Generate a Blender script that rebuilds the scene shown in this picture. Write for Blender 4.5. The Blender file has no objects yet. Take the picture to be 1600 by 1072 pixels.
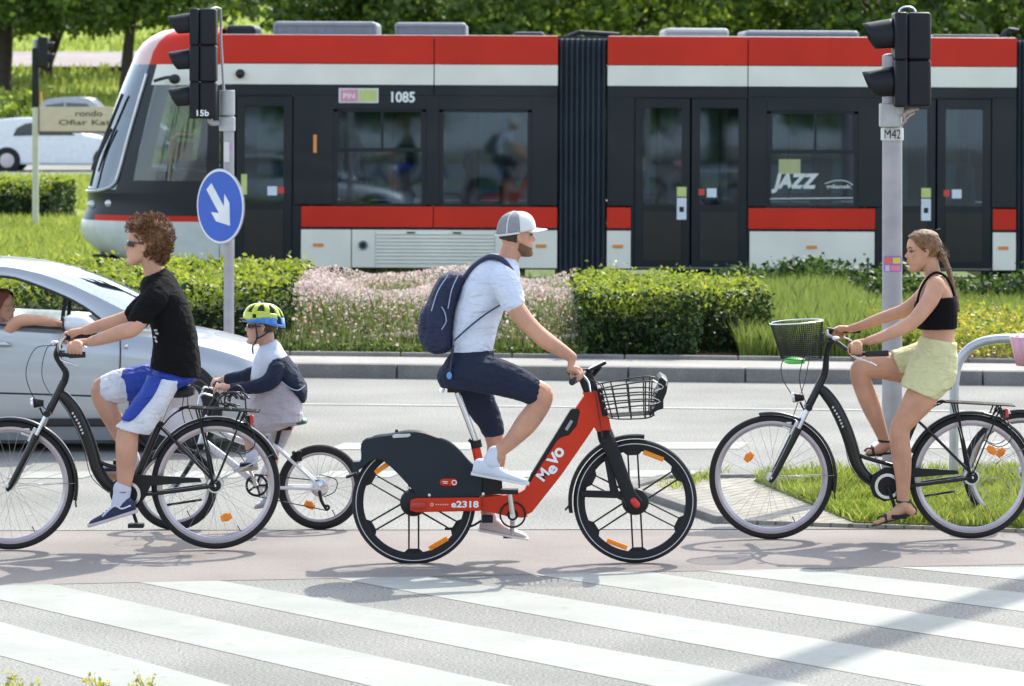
import bpy, math, random
import numpy as np
from mathutils import Vector, Matrix, noise, Quaternion
rnd = random.Random(7)
R = math.radians
# ---------------------------------------------------------------- camera, sky, sun, exposure
SC = bpy.context.scene
F, CH, HY = 6000.0, 2.62, 120.0        # focal length and horizon in photo pixels, camera height in metres
cam_d = bpy.data.cameras.new("Camera"); cam = bpy.data.objects.new("Camera", cam_d)
SC.collection.objects.link(cam); SC.camera = cam
cam.location = (0, 0, CH); cam.rotation_euler = (R(90), 0, 0)
cam_d.sensor_width = 36; cam_d.lens = 135; cam_d.shift_y = -(536 - HY) / 1600
cam_d.clip_start = .5; cam_d.clip_end = 3000
cam_d.dof.use_dof = True; cam_d.dof.focus_distance = 21.0; cam_d.dof.aperture_fstop = 7.0
SUN = Vector((.42, .80, 1.0)).normalized()
w = bpy.data.worlds.new("World"); SC.world = w; w.use_nodes = True
sky = w.node_tree.nodes.new("ShaderNodeTexSky"); sky.sky_type = 'NISHITA'; sky.sun_disc = False
sky.sun_elevation = math.asin(SUN.z); sky.sun_rotation = math.atan2(SUN.x, SUN.y)
sky.air_density = 1.0; sky.dust_density = 1.6; sky.ozone_density = 1.0
bgn = w.node_tree.nodes["Background"]; bgn.inputs[1].default_value = .15
hs = w.node_tree.nodes.new('ShaderNodeHueSaturation'); hs.inputs['Saturation'].default_value = .64
w.node_tree.links.new(sky.outputs[0], hs.inputs['Color']); w.node_tree.links.new(hs.outputs[0], bgn.inputs[0])
sd = bpy.data.lights.new("Sun", 'SUN'); sd.energy = 2.1; sd.angle = R(.53); sd.color = (1, .935, .83)
so = bpy.data.objects.new("Sun", sd); SC.collection.objects.link(so)
so.rotation_euler = (-SUN).to_track_quat('-Z', 'Y').to_euler(); so.location = (30, 60, 80)
SC.view_settings.view_transform = 'Standard'; SC.view_settings.look = 'None'
SC.view_settings.exposure = 1.5; SC.view_settings.gamma = 1
SC.cycles.transparent_max_bounces = 24; SC.cycles.max_bounces = 8; SC.cycles.sample_clamp_indirect = 6

# ---------------------------------------------------------------- helpers
def W(px, py, Y): return Vector(((px - 800) * Y / F, Y, CH - (py - HY) * Y / F))
def G(px, py, z=0.0):
    Y = F * (CH - z) / (py - HY); return Vector(((px - 800) * Y / F, Y, z))
def gY(py): return F * CH / (py - HY)

MATS = {}
def mat(name, col, rough=.6, metal=0., var=.06, scale=8., bump=0., bscale=60., coat=0., spec=.5, sheen=0., trans=0., mode=None, col2=None, fold=0., fscale=6.):
    if name in MATS: return MATS[name]
    m = bpy.data.materials.new(name); m.use_nodes = True; MATS[name] = m
    nt = m.node_tree; N = nt.nodes; L = nt.links; b = N["Principled BSDF"]
    b.inputs["Roughness"].default_value = rough; b.inputs["Metallic"].default_value = metal
    b.inputs["Coat Weight"].default_value = coat; b.inputs["Specular IOR Level"].default_value = spec
    if sheen: b.inputs["Sheen Weight"].default_value = sheen
    tc = N.new("ShaderNodeTexCoord"); src = tc.outputs["Object"]
    nz = N.new("ShaderNodeTexNoise"); nz.inputs["Scale"].default_value = scale; nz.inputs["Detail"].default_value = 5
    L.new(src, nz.inputs["Vector"])
    rp = N.new("ShaderNodeValToRGB"); c = Vector(col)
    a = c * (1 - var); d = Vector(col2) if col2 else c * (1 + var)
    rp.color_ramp.elements[0].color = (*a, 1); rp.color_ramp.elements[1].color = (*d, 1)
    rp.color_ramp.elements[0].position = .35; rp.color_ramp.elements[1].position = .68
    L.new(nz.outputs["Fac"], rp.inputs["Fac"]); out = rp.outputs["Color"]
    if mode == 'leaf':
        gm = N.new("ShaderNodeNewGeometry"); L.new(gm.outputs["Random Per Island"], rp.inputs["Fac"])
        rp.color_ramp.elements[0].position = 0; rp.color_ramp.elements[1].position = 1
    L.new(out, b.inputs["Base Color"])
    if bump:
        n2 = N.new("ShaderNodeTexNoise"); n2.inputs["Scale"].default_value = bscale; n2.inputs["Detail"].default_value = 6
        L.new(src, n2.inputs["Vector"]); bp = N.new("ShaderNodeBump"); bp.inputs["Strength"].default_value = bump
        bp.inputs["Distance"].default_value = .01
        L.new(n2.outputs["Fac"], bp.inputs["Height"]); L.new(bp.outputs[0], b.inputs["Normal"])
    if fold:
        n3 = N.new("ShaderNodeTexNoise"); n3.inputs["Scale"].default_value = fscale; n3.inputs["Detail"].default_value = 2.5; n3.inputs["Distortion"].default_value = 1.6
        mp3 = N.new("ShaderNodeMapping"); mp3.inputs["Rotation"].default_value = (0, .7, 0); mp3.inputs["Scale"].default_value = (1, 1, 2.2); L.new(src, mp3.inputs[0]); L.new(mp3.outputs[0], n3.inputs["Vector"])
        b3 = N.new("ShaderNodeBump"); b3.inputs["Strength"].default_value = fold; b3.inputs["Distance"].default_value = .055; L.new(n3.outputs["Fac"], b3.inputs["Height"])
        if bump: L.new(b3.outputs[0], bp.inputs["Normal"])
        else: L.new(b3.outputs[0], b.inputs["Normal"])
    if trans:
        tr = N.new("ShaderNodeBsdfTranslucent"); mx = N.new("ShaderNodeMixShader"); mx.inputs[0].default_value = trans
        L.new(out, tr.inputs["Color"]); L.new(b.outputs[0], mx.inputs[1]); L.new(tr.outputs[0], mx.inputs[2])
        L.new(mx.outputs[0], N["Material Output"].inputs["Surface"])
    return m
def glass(name, tint, refl=.10, rough=.02, gcol=(.75, .88, 1), gb=.15):
    if name in MATS: return MATS[name]
    m = bpy.data.materials.new(name); m.use_nodes = True; MATS[name] = m
    N = m.node_tree.nodes; L = m.node_tree.links; N.remove(N["Principled BSDF"])
    t = N.new("ShaderNodeBsdfTransparent"); t.inputs[0].default_value = (*tint, 1)
    g = N.new("ShaderNodeBsdfGlossy"); g.inputs["Roughness"].default_value = rough; g.inputs["Color"].default_value = (*gcol, 1)
    fr = N.new("ShaderNodeFresnel"); fr.inputs[0].default_value = 1.5
    nz = N.new("ShaderNodeTexNoise"); nz.inputs["Scale"].default_value = 1.1; tc = N.new("ShaderNodeTexCoord")
    L.new(tc.outputs["Object"], nz.inputs["Vector"])
    bp = N.new("ShaderNodeBump"); bp.inputs["Strength"].default_value = gb; bp.inputs["Distance"].default_value = .02
    L.new(nz.outputs["Fac"], bp.inputs["Height"]); L.new(bp.outputs[0], g.inputs["Normal"])
    ad = N.new("ShaderNodeMath"); ad.operation = 'MULTIPLY_ADD'; ad.inputs[1].default_value = 1.0; ad.inputs[2].default_value = refl; ad.use_clamp = True
    L.new(fr.outputs[0], ad.inputs[0])
    mx = N.new("ShaderNodeMixShader"); L.new(ad.outputs[0], mx.inputs[0]); L.new(t.outputs[0], mx.inputs[1]); L.new(g.outputs[0], mx.inputs[2])
    L.new(mx.outputs[0], N["Material Output"].inputs["Surface"]); return m

def tag(o, label=None, cat=None, group=None, kind=None):
    if label: o['label'] = label
    if cat: o['category'] = cat
    if group: o['group'] = group
    if kind: o['kind'] = kind
    return o
def thing(name, loc, label, cat, group=None):
    o = bpy.data.objects.new(name, None); o.location = loc; o.empty_display_size = .2
    SC.collection.objects.link(o); return tag(o, label, cat, group)
def origin(p):
    o = Vector((0, 0, 0))
    while p is not None: o = o + p.location; p = p.parent
    return o
def copy_tree(o, parent=None):
    c = o.copy(); SC.collection.objects.link(c); c.parent = parent
    for ch in [x for x in SC.objects if x.parent == o]: copy_tree(ch, c)
    return c

def spline(pts, k=5):
    P = [np.array([float(c) for c in p]) for p in pts]
    if len(P) < 3 or k < 2: return P
    out = []
    for i in range(len(P) - 1):
        p0 = P[i - 1] if i else 2 * P[0] - P[1]; p1 = P[i]; p2 = P[i + 1]
        p3 = P[i + 2] if i + 2 < len(P) else 2 * P[-1] - P[-2]
        for j in range(k):
            t = j / k
            out.append(.5 * ((2 * p1) + (-p0 + p2) * t + (2 * p0 - 5 * p1 + 4 * p2 - p3) * t * t + (-p0 + 3 * p1 - 3 * p2 + p3) * t ** 3))
    out.append(P[-1]); return out

class MB:
    def __init__(s): s.v = []; s.f = []; s.mi = []
    def add(s, V, Fc, mi=0):
        n = len(s.v); s.v += [tuple(x) for x in V]; s.f += [tuple(i + n for i in f) for f in Fc]; s.mi += [mi] * len(Fc); return s
    def box(s, c, d, rot=None, mi=0):
        V = []; c = Vector(c)
        for x in (-.5, .5):
            for y in (-.5, .5):
                for z in (-.5, .5):
                    q = Vector((x * d[0], y * d[1], z * d[2]))
                    if rot is not None: q = rot @ q
                    V.append(c + q)
        return s.add(V, [(0, 1, 3, 2), (4, 6, 7, 5), (0, 4, 5, 1), (2, 3, 7, 6), (0, 2, 6, 4), (1, 5, 7, 3)], mi)
    def bx(s, x0, x1, y0, y1, z0, z1, mi=0): return s.box(((x0 + x1) / 2, (y0 + y1) / 2, (z0 + z1) / 2), (x1 - x0, y1 - y0, z1 - z0), None, mi)
    def prism(s, pts, y0, y1, mi=0):            # outline in x,z extruded along y
        n = len(pts); V = [(x, y0, z) for x, z in pts] + [(x, y1, z) for x, z in pts]
        A = sum(pts[i][0] * pts[(i + 1) % n][1] - pts[(i + 1) % n][0] * pts[i][1] for i in range(n))
        fr = tuple(range(n)); bk = tuple(range(2 * n - 1, n - 1, -1)); sd_ = [(i, i + n, (i + 1) % n + n, (i + 1) % n) for i in range(n)]
        if A < 0: fr = fr[::-1]; bk = bk[::-1]; sd_ = [f[::-1] for f in sd_]
        return s.add(V, [fr, bk] + sd_, mi)
    def poly(s, pts, z0, z1, mi=0):              # outline in x,y extruded in z
        n = len(pts); A = sum(pts[i][0] * pts[(i + 1) % n][1] - pts[(i + 1) % n][0] * pts[i][1] for i in range(n))
        if A < 0: pts = pts[::-1]
        V = [(p[0], p[1], z0) for p in pts] + [(p[0], p[1], z1) for p in pts]
        return s.add(V, [tuple(range(n - 1, -1, -1)), tuple(range(n, 2 * n))] + [(i, (i + 1) % n, (i + 1) % n + n, i + n) for i in range(n)], mi)
    def tube(s, pts, r, n=10, mi=0, closed=False, ratio=1., k=0, caps=True, planar=False, round_=False):
        pts = [tuple(p) for p in pts]
        if k:
            rr = r if hasattr(r, '__len__') else [r] * len(pts)
            q = spline([(*p, a) for p, a in zip(pts, rr)], k); pts = [Vector(x[:3]) for x in q]; r = [float(x[3]) for x in q]
        pts = [Vector(p) for p in pts]; m = len(pts)
        if not hasattr(r, '__len__'): r = [r] * m
        rt = ratio if hasattr(ratio, '__len__') else [ratio] * m
        if k and hasattr(ratio, '__len__'):
            rt = [float(x[0]) for x in spline([(a,) for a in ratio], k)]
        if round_ and not closed:
            d0 = (pts[0] - pts[1]).normalized(); d1 = (pts[-1] - pts[-2]).normalized(); a, b = [], []
            for t in (1.0, .92, .75, .45): a.append((pts[0] + d0 * r[0] * t, r[0] * math.sqrt(max(1 - t * t, .0009)), rt[0]))
            for t in (.45, .75, .92, 1.0): b.append((pts[-1] + d1 * r[-1] * t, r[-1] * math.sqrt(max(1 - t * t, .0009)), rt[-1]))
            al = a + [(p, x, y) for p, x, y in zip(pts, r, rt)] + b
            pts = [x[0] for x in al]; r = [x[1] for x in al]; rt = [x[2] for x in al]; m = len(pts)
        V = []; prev = None
        for i in range(m):
            d = (pts[(i + 1) % m] - pts[i - 1]) if closed else (pts[min(i + 1, m - 1)] - pts[max(i - 1, 0)])
            d = d.normalized() if d.length > 1e-9 else Vector((0, 0, 1))
            if planar or prev is None:
                ref = Vector((0, 1, 0)) if abs(d.y) < .9 else Vector((0, 0, 1))
                e1 = d.cross(ref).normalized()
                if planar and prev is not None and e1.dot(prev) < 0 and False: e1 = -e1
            else:
                e1 = (prev - d * prev.dot(d)).normalized()
            e2 = d.cross(e1).normalized(); prev = e1
            for j in range(n):
                t = 2 * math.pi * j / n; V.append(pts[i] + e1 * (math.cos(t) * r[i]) + e2 * (math.sin(t) * r[i] * rt[i]))
        Fc = []
        for i in range(m if closed else m - 1):
            for j in range(n):
                a = i * n + j; b = i * n + (j + 1) % n; c = ((i + 1) % m) * n + (j + 1) % n; d = ((i + 1) % m) * n + j
                Fc.append((a, d, c, b))
        if caps and not closed: Fc += [tuple(range(n)), tuple(range(m * n - 1, (m - 1) * n - 1, -1))]
        return s.add(V, Fc, mi)
    def ell(s, c, r, rot=None, nu=16, nv=10, mi=0):
        V = []; Fc = []; c = Vector(c)
        for i in range(nv + 1):
            th = math.pi * i / nv
            for j in range(nu):
                ph = 2 * math.pi * j / nu; q = Vector((r[0] * math.sin(th) * math.cos(ph), r[1] * math.sin(th) * math.sin(ph), r[2] * math.cos(th)))
                if rot is not None: q = rot @ q
                V.append(c + q)
        for i in range(nv):
            for j in range(nu):
                a = i * nu + j; b = i * nu + (j + 1) % nu; Fc.append((a, a + nu, b + nu, b))
        return s.add(V, Fc, mi)
    def lathe(s, c, prof, n=48, mi=0, a0=0., a1=2 * math.pi, closed=True, ax=None):  # profile (radius, y) turned about the y axis
        V = []; Fc = []; m = len(prof); full = abs(a1 - a0 - 2 * math.pi) < 1e-6; k = n if full else n + 1; c = Vector(c)
        for i in range(k):
            t = a0 + (a1 - a0) * i / n; ct, st = math.cos(t), math.sin(t)
            for r_, y in prof:
                q = Vector((r_ * ct, y, r_ * st))
                if ax is not None: q = ax @ q
                V.append(c + q)
        for i in range(n):
            i2 = (i + 1) % k
            for j in range(m if closed else m - 1):
                j2 = (j + 1) % m; Fc.append((i * m + j, i * m + j2, i2 * m + j2, i2 * m + j))
        if not full and closed: Fc += [tuple(range(m - 1, -1, -1)), tuple(k * m - m + j for j in range(m))]
        return s.add(V, Fc, mi)
    def cyl(s, a, b, r, n=20, mi=0): return s.tube([a, b], r, n, mi)
    def loft(s, secs, n=20, mi=0, k=4, e=2.3, caps=True):
        # secs: (x1,z1,x2,z2,yc,b) two silhouette points in the x,z plane, depth centre and half depth
        S = spline(secs, k) if k > 1 else [np.array(q, float) for q in secs]; V = []; Fc = []
        for q in S:
            c = Vector(((q[0] + q[2]) / 2, q[4], (q[1] + q[3]) / 2)); h = Vector(((q[0] - q[2]) / 2, 0, (q[1] - q[3]) / 2))
            for j in range(n):
                t = 2 * math.pi * j / n; ct, st = math.cos(t), math.sin(t)
                V.append(c + h * (math.copysign(abs(ct) ** (2 / e), ct)) + Vector((0, q[5] * math.copysign(abs(st) ** (2 / e), st), 0)))
        m = len(S)
        for i in range(m - 1):
            for j in range(n):
                a = i * n + j; b = i * n + (j + 1) % n; Fc.append((a, b, b + n, a + n))
        if caps: Fc += [tuple(range(n - 1, -1, -1)), tuple(range((m - 1) * n, m * n))]
        return s.add(V, Fc, mi)
    def build(s, name, mats, parent=None, smooth=True, angle=40, bevel=0, bseg=2, remesh=0, sm=0, solid=0, disp=0, dsize=.08, jitter=0, jscale=8, fixn=True, sub=0):
        o_ = origin(parent); me = bpy.data.meshes.new(name)
        V = np.array(s.v, float).reshape(-1, 3) - np.array(o_)
        if jitter:
            for i in range(len(V)):
                q = Vector(V[i] * jscale); nv = noise.noise_vector(q); V[i] += np.array(nv) * jitter
        me.from_pydata(V.tolist(), [], s.f)
        if not isinstance(mats, (list, tuple)): mats = [mats]
        for m in mats: me.materials.append(m)
        if len(mats) > 1: me.polygons.foreach_set("material_index", s.mi)
        if fixn and not remesh:
            import bmesh
            bm = bmesh.new(); bm.from_mesh(me); bmesh.ops.recalc_face_normals(bm, faces=bm.faces); bm.to_mesh(me); bm.free()
        if smooth:
            me.polygons.foreach_set("use_smooth", [True] * len(me.polygons))
            if angle < 180 and not remesh: me.set_sharp_from_angle(angle=R(angle))
        ob = bpy.data.objects.new(name, me); SC.collection.objects.link(ob)
        if parent is not None: ob.parent = parent
        if remesh:
            md = ob.modifiers.new("r", 'REMESH'); md.mode = 'VOXEL'; md.voxel_size = remesh; md.use_smooth_shade = True
        if sm:
            md = ob.modifiers.new("s", 'SMOOTH'); md.factor = .5; md.iterations = sm
        if disp:
            tx = bpy.data.textures.get("fold%g" % dsize) or bpy.data.textures.new("fold%g" % dsize, 'CLOUDS'); tx.noise_scale = dsize; tx.noise_depth = 2
            md = ob.modifiers.new("d", 'DISPLACE'); md.texture = tx; md.strength = disp; md.mid_level = .5; md.texture_coords = 'LOCAL'
        if solid:
            md = ob.modifiers.new("t", 'SOLIDIFY'); md.thickness = solid; md.offset = 0
        if bevel:
            md = ob.modifiers.new("b", 'BEVEL'); md.width = bevel; md.segments = bseg; md.limit_method = 'ANGLE'; md.angle_limit = R(40)
        if sub:
            md = ob.modifiers.new("u", 'SUBSURF'); md.levels = sub; md.render_levels = sub
        return ob

def text(s, x0, z0, w_, h_, y, m, parent, name="lettering", shear=0., bold=.0, depth=.002, ang=0., space=1., tilt=None):
    # lettering fitted into a w_ x h_ box whose lower left corner is (x0, y, z0), facing the camera side (-y)
    cu = bpy.data.curves.new("t", 'FONT'); cu.body = s; cu.shear = shear; cu.offset = bold; cu.space_character = space; cu.resolution_u = 3
    ob = bpy.data.objects.new("t", cu); SC.collection.objects.link(ob)
    dg = bpy.context.evaluated_depsgraph_get(); me = bpy.data.meshes.new_from_object(ob.evaluated_get(dg)); bpy.data.objects.remove(ob)
    V = np.array([v.co[:] for v in me.vertices]); lo = V.min(0); hi = V.max(0); me2 = bpy.data.meshes.new(name)
    X = (V[:, 0] - lo[0]) / (hi[0] - lo[0]) * w_; Z = (V[:, 1] - lo[1]) / (hi[1] - lo[1]) * h_
    ca, sa = math.cos(ang), math.sin(ang); o_ = origin(parent)
    P = np.stack([x0 + X * ca - Z * sa, np.full(len(X), y), z0 + X * sa + Z * ca], 1) - np.array(o_)
    me2.from_pydata(P.tolist(), [], [tuple(p.vertices) for p in me.polygons]); me2.materials.append(m)
    o2 = bpy.data.objects.new(name, me2); SC.collection.objects.link(o2)
    if parent is not None: o2.parent = parent
    md = o2.modifiers.new("t", 'SOLIDIFY'); md.thickness = depth; md.offset = 0
    return o2

def leaves(name, P, size, m, parent=None, aspect=.5, flat=0., N0=None, seed=1):
    g = np.random.default_rng(seed); P = np.asarray(P, float) - np.array(origin(parent)); n = len(P)
    nr = g.normal(size=(n, 3))
    if N0 is not None: nr = nr + np.asarray(N0) * 1.2
    nr[:, 2] += flat; nr /= np.linalg.norm(nr, axis=1)[:, None]
    a = np.cross(nr, g.normal(size=(n, 3))); a /= np.linalg.norm(a, axis=1)[:, None]; b = np.cross(nr, a)
    sz = np.asarray(size) * (g.uniform(.6, 1.3, n)); sz = sz[:, None]
    V = np.stack([P - a * sz * .5, P + b * sz * aspect * .5 + nr * sz * .06, P + a * sz * .5 - nr * sz * .08, P - b * sz * aspect * .5 + nr * sz * .06], 1).reshape(-1, 3)
    me = bpy.data.meshes.new(name); me.vertices.add(4 * n); me.vertices.foreach_set("co", V.ravel())
    me.loops.add(4 * n); me.loops.foreach_set("vertex_index", np.arange(4 * n, dtype=np.int32))
    me.polygons.add(n); me.polygons.foreach_set("loop_start", np.arange(0, 4 * n, 4, dtype=np.int32))
    if isinstance(m, (list, tuple)):
        for q in m: me.materials.append(q)
        me.polygons.foreach_set("material_index", g.integers(0, len(m), n).astype(np.int32))
    else: me.materials.append(m)
    me.update(calc_edges=True); me.validate()
    ob = bpy.data.objects.new(name, me); SC.collection.objects.link(ob)
    if parent is not None: ob.parent = parent
    return ob
def blades(name, P, h, wd, m, parent=None, lean=.35, seed=1, curve=.5):
    g = np.random.default_rng(seed); P = np.asarray(P, float) - np.array(origin(parent)); n = len(P)
    th = g.uniform(0, 2 * np.pi, n); hh = np.asarray(h) * g.uniform(.55, 1.25, n); ln = lean * hh * g.uniform(.1, 1, n)
    dr = np.stack([np.cos(th), np.sin(th), 0 * th], 1); ps = g.uniform(0, 2 * np.pi, n)
    sd_ = np.stack([np.cos(ps), np.sin(ps), 0 * th], 1) * (wd * .5); up = np.array([0, 0, 1.])
    b0 = P - sd_; b1 = P + sd_; mid = P + dr * (ln * .35)[:, None] + up * (hh * .55)[:, None]
    m0 = mid - sd_ * .8; m1 = mid + sd_ * .8; tip = P + dr * ln[:, None] + up * hh[:, None]
    V = np.stack([b0, b1, m1, tip, m0], 1).reshape(-1, 3)
    me = bpy.data.meshes.new(name); me.vertices.add(5 * n); me.vertices.foreach_set("co", V.ravel())
    me.loops.add(5 * n); me.loops.foreach_set("vertex_index", np.arange(5 * n, dtype=np.int32))
    me.polygons.add(n); me.polygons.foreach_set("loop_start", np.arange(0, 5 * n, 5, dtype=np.int32))
    me.materials.append(m); me.update(calc_edges=True); me.validate()
    ob = bpy.data.objects.new(name, me); SC.collection.objects.link(ob)
    if parent is not None: ob.parent = parent
    return ob
# ================================================================ SETTING
npr = np.random.default_rng(11)
def ground_mat(name, c1, c2, s1, c3=None, speck=0., rough=.9, bump=.3, bsc=120, stretch=None):
    m = bpy.data.materials.new(name); m.use_nodes = True; MATS[name] = m
    nt = m.node_tree; N = nt.nodes; L = nt.links; b = N["Principled BSDF"]; b.inputs["Roughness"].default_value = rough; b.inputs["Specular IOR Level"].default_value = .12
    tc = N.new("ShaderNodeTexCoord"); src = tc.outputs["Object"]
    if stretch:
        mp = N.new("ShaderNodeMapping"); mp.inputs["Scale"].default_value = stretch; L.new(src, mp.inputs[0]); src = mp.outputs[0]
    nz = N.new("ShaderNodeTexNoise"); nz.inputs["Scale"].default_value = s1; nz.inputs["Detail"].default_value = 8; L.new(src, nz.inputs["Vector"])
    rp = N.new("ShaderNodeValToRGB"); rp.color_ramp.elements[0].color = (*c1, 1); rp.color_ramp.elements[1].color = (*c2, 1)
    rp.color_ramp.elements[0].position = .36; rp.color_ramp.elements[1].position = .64; L.new(nz.outputs["Fac"], rp.inputs["Fac"]); out = rp.outputs["Color"]
    n2 = N.new("ShaderNodeTexNoise"); n2.inputs["Scale"].default_value = bsc; n2.inputs["Detail"].default_value = 3; n2.inputs["Roughness"].default_value = .7
    L.new(tc.outputs["Object"], n2.inputs["Vector"])
    if speck:
        r2 = N.new("ShaderNodeValToRGB"); r2.color_ramp.elements[0].color = (*[1 - speck] * 3, 1); r2.color_ramp.elements[1].color = (*[1 + speck] * 3, 1)
        r2.color_ramp.elements[0].position = .4; r2.color_ramp.elements[1].position = .6
        L.new(n2.outputs["Fac"], r2.inputs["Fac"]); mx = N.new("ShaderNodeMix"); mx.data_type = 'RGBA'; mx.blend_type = 'MULTIPLY'; mx.inputs[0].default_value = 1
        L.new(out, mx.inputs[6]); L.new(r2.outputs["Color"], mx.inputs[7]); out = mx.outputs[2]
    L.new(out, b.inputs["Base Color"])
    bp = N.new("ShaderNodeBump"); bp.inputs["Strength"].default_value = bump; bp.inputs["Distance"].default_value = .01
    L.new(n2.outputs["Fac"], bp.inputs["Height"]); L.new(bp.outputs[0], b.inputs["Normal"]); return m
M_asph = ground_mat('asphalt', (.205, .207, .190), (.262, .263, .243), .7, speck=.34, bump=.5, bsc=70)
M_path = ground_mat('red_asphalt', (.228, .206, .190), (.268, .248, .230), 1.2, speck=.12, bump=.4, bsc=110)
M_paint = ground_mat('road_paint', (.292, .308, .280), (.338, .352, .324), 2.2, speck=.05, rough=.7, bump=.3, bsc=150)
def wear(m, col, lo=.60, hi=.68, sc=11.):      # paint worn through to the asphalt in patches
    nt = m.node_tree; N = nt.nodes; L = nt.links; b = N["Principled BSDF"]; n = N.new("ShaderNodeTexNoise"); n.inputs["Scale"].default_value = sc; n.inputs["Detail"].default_value = 10; n.inputs["Roughness"].default_value = .75
    L.new(N["Texture Coordinate"].outputs["Object"], n.inputs["Vector"]); r = N.new("ShaderNodeMapRange"); r.inputs[1].default_value = lo; r.inputs[2].default_value = hi; L.new(n.outputs["Fac"], r.inputs[0])
    x = N.new("ShaderNodeMix"); x.data_type = 'RGBA'; L.new(r.outputs[0], x.inputs[0]); L.new(b.inputs["Base Color"].links[0].from_socket, x.inputs[6]); x.inputs[7].default_value = (*col, 1); L.new(x.outputs[2], b.inputs["Base Color"])
wear(M_paint, (.25, .25, .235), .57, .68, 9.); wear(M_asph, (.18, .178, .163), .60, .70, 2.3); wear(M_path, (.26, .24, .22), .56, .72, 3.1)
M_grassg = ground_mat('grass_soil', (.16, .23, .035), (.27, .33, .06), .5, speck=.35, bump=.6, bsc=30)
M_kerb = ground_mat('kerb_concrete', (.17, .168, .158), (.235, .23, .215), 3, speck=.2, bump=.4)
M_pave = ground_mat('pavement_concrete', (.29, .286, .262), (.345, .338, .312), 1.5, speck=.12, bump=.3)
M_soil = ground_mat('bed_soil', (.05, .035, .022), (.09, .065, .04), 3, speck=.4, bump=.8)

def tz(Y):
    if Y < 112: return 0.
    if Y < 140: return 2.3 * ((Y - 112) / 28) ** 1.5
    return 2.3 + (Y - 140) * .060 if Y < 320 else 13.1 + (Y - 320) * .01
def kerbY(X): return 33.2 - .147 * X
m = MB(); xs = np.concatenate([np.linspace(-700, -60, 8), np.linspace(-50, 50, 21), np.linspace(60, 700, 8)])
ys = np.concatenate([np.linspace(-200, 20, 6), np.linspace(30, 110, 9), np.linspace(112, 200, 30), np.linspace(210, 330, 13), [500, 900, 1400]])
V = []
for y in ys:
    for x in xs:
        z = tz(y) + (noise.noise(Vector((x * .03, y * .03, 0))) * .25 if y > 118 else 0); V.append((x, y, z - .03 if y < 112 else z - .03))
nx = len(xs); m.add(V, [(j * nx + i, j * nx + i + 1, (j + 1) * nx + i + 1, (j + 1) * nx + i) for j in range(len(ys) - 1) for i in range(nx - 1)])
tag(m.build('ground', M_grassg), kind='structure')

def sheet(name, pts, z, mt, th=.0):
    m = MB(); P = [(p[0], p[1], z) for p in pts]; m.add(P, [tuple(range(len(P)))]); return tag(m.build(name, mt, smooth=False), kind='structure')
sheet('road', [(-60, -60), (60, -60), (60, kerbY(60)), (-60, kerbY(-60))], 0, M_asph)
e0 = G(-100, 917); e1 = G(1700, 880)                      # far edge of the zebra
def edge(X): return e0.y + (X - e0.x) * (e1.y - e0.y) / (e1.x - e0.x)
sheet('cycle_path', [(-14, edge(-14)), (14, edge(14)), (14, 22.35), (-14, 22.0)], .002, M_path)
# zebra: stripes cross the road obliquely; each is given by its two long edges
def cut_top(a, b):     # extend line a->b back to the zebra's far edge
    d = (b - a).normalized()
    for _ in range(30):
        a = a - d * ((a.y - edge(a.x)) / (d.y - d.x * (e1.y - e0.y) / (e1.x - e0.x)))
    return a, a + d * 11
ST = [((0, 972), (360, 1072), (0, 1025), (135, 1062)), ((120, 922), (400, 984), (0, 937.5), (400, 1030.5)), ((400, 918), (1200, 1060), (225, 912), (800, 1028)),
      ((800, 922), (1600, 1051), (700, 936), (1440, 1072)), ((1132, 912), (1600, 983), (925, 912), (1600, 1014)), ((1350, 900), (1600, 927), (1200, 905), (1600, 956)),
      ((1500, 888), (1600, 889), (1432, 890), (1600, 907))]
for i, (a, b, c, d) in enumerate(ST):
    a, b = cut_top(G(*a), G(*b)); c, d = cut_top(G(*c), G(*d))
    if i == 6: a, b = c + Vector((.75, 0, 0)), d + Vector((.75, 0, 0))
    sheet('zebra_stripe', [a, b, d, c], .002, M_paint)
# dashes that edge the cycle crossing and lane lines on the road beyond
for yp, wd, ln, gap, x0 in ((741, .42, .5, .5, -7.3), (697, .5, 1.0, .9, -7)):
    Y = gY(yp); x = x0
    while x < 7.5:
        if not (yp == 741 and x > 1.0): sheet('road_marking', [(x, Y - wd / 2 + x * .02), (x + ln, Y - wd / 2 + x * .02), (x + ln + .1, Y + wd / 2 + x * .02), (x + .1, Y + wd / 2 + x * .02)], .0035, M_paint)
        x += ln + gap
sheet('road_marking', [(-30, 30.6 + 3.6), (30, 30.6 - 3.9), (30, 30.72 - 3.9), (-30, 30.72 + 3.6)], .004, M_paint)
# median: kerb, strip of pavement, inner edging, planting bed
def kstrip(name, o0, o1, z0, z1, mt, x0=-45, x1=45, joint=0., z=0):
    m = MB(); x = x0; st = joint if joint else x1 - x0
    while x < x1 - .01:
        a, b = x + (.006 if joint else 0), x + st - (.006 if joint else 0)
        m.poly([(a, kerbY(a) + o0), (b, kerbY(b) + o0), (b, kerbY(b) + o1), (a, kerbY(a) + o1)], z0, z1); x += st
    return tag(m.build(name, mt, smooth=False, bevel=.012 if joint else 0), kind='structure')
kstrip('kerb', 0, .15, -.05, .12, M_kerb, joint=1.0)
kstrip('pavement', .152, 1.05, -.05, .112, M_pave)
kstrip('kerb', 1.052, 1.12, -.05, .15, M_kerb, joint=1.0)
kstrip('planting_bed', 1.122, 10.2, -.05, .118, M_soil)
kstrip('track_bed', 10.21, 22, -.04, .05, ground_mat('track_grass', (.07, .11, .03), (.12, .16, .045), .7, speck=.4, bump=.8, bsc=25))
m = MB()
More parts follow.
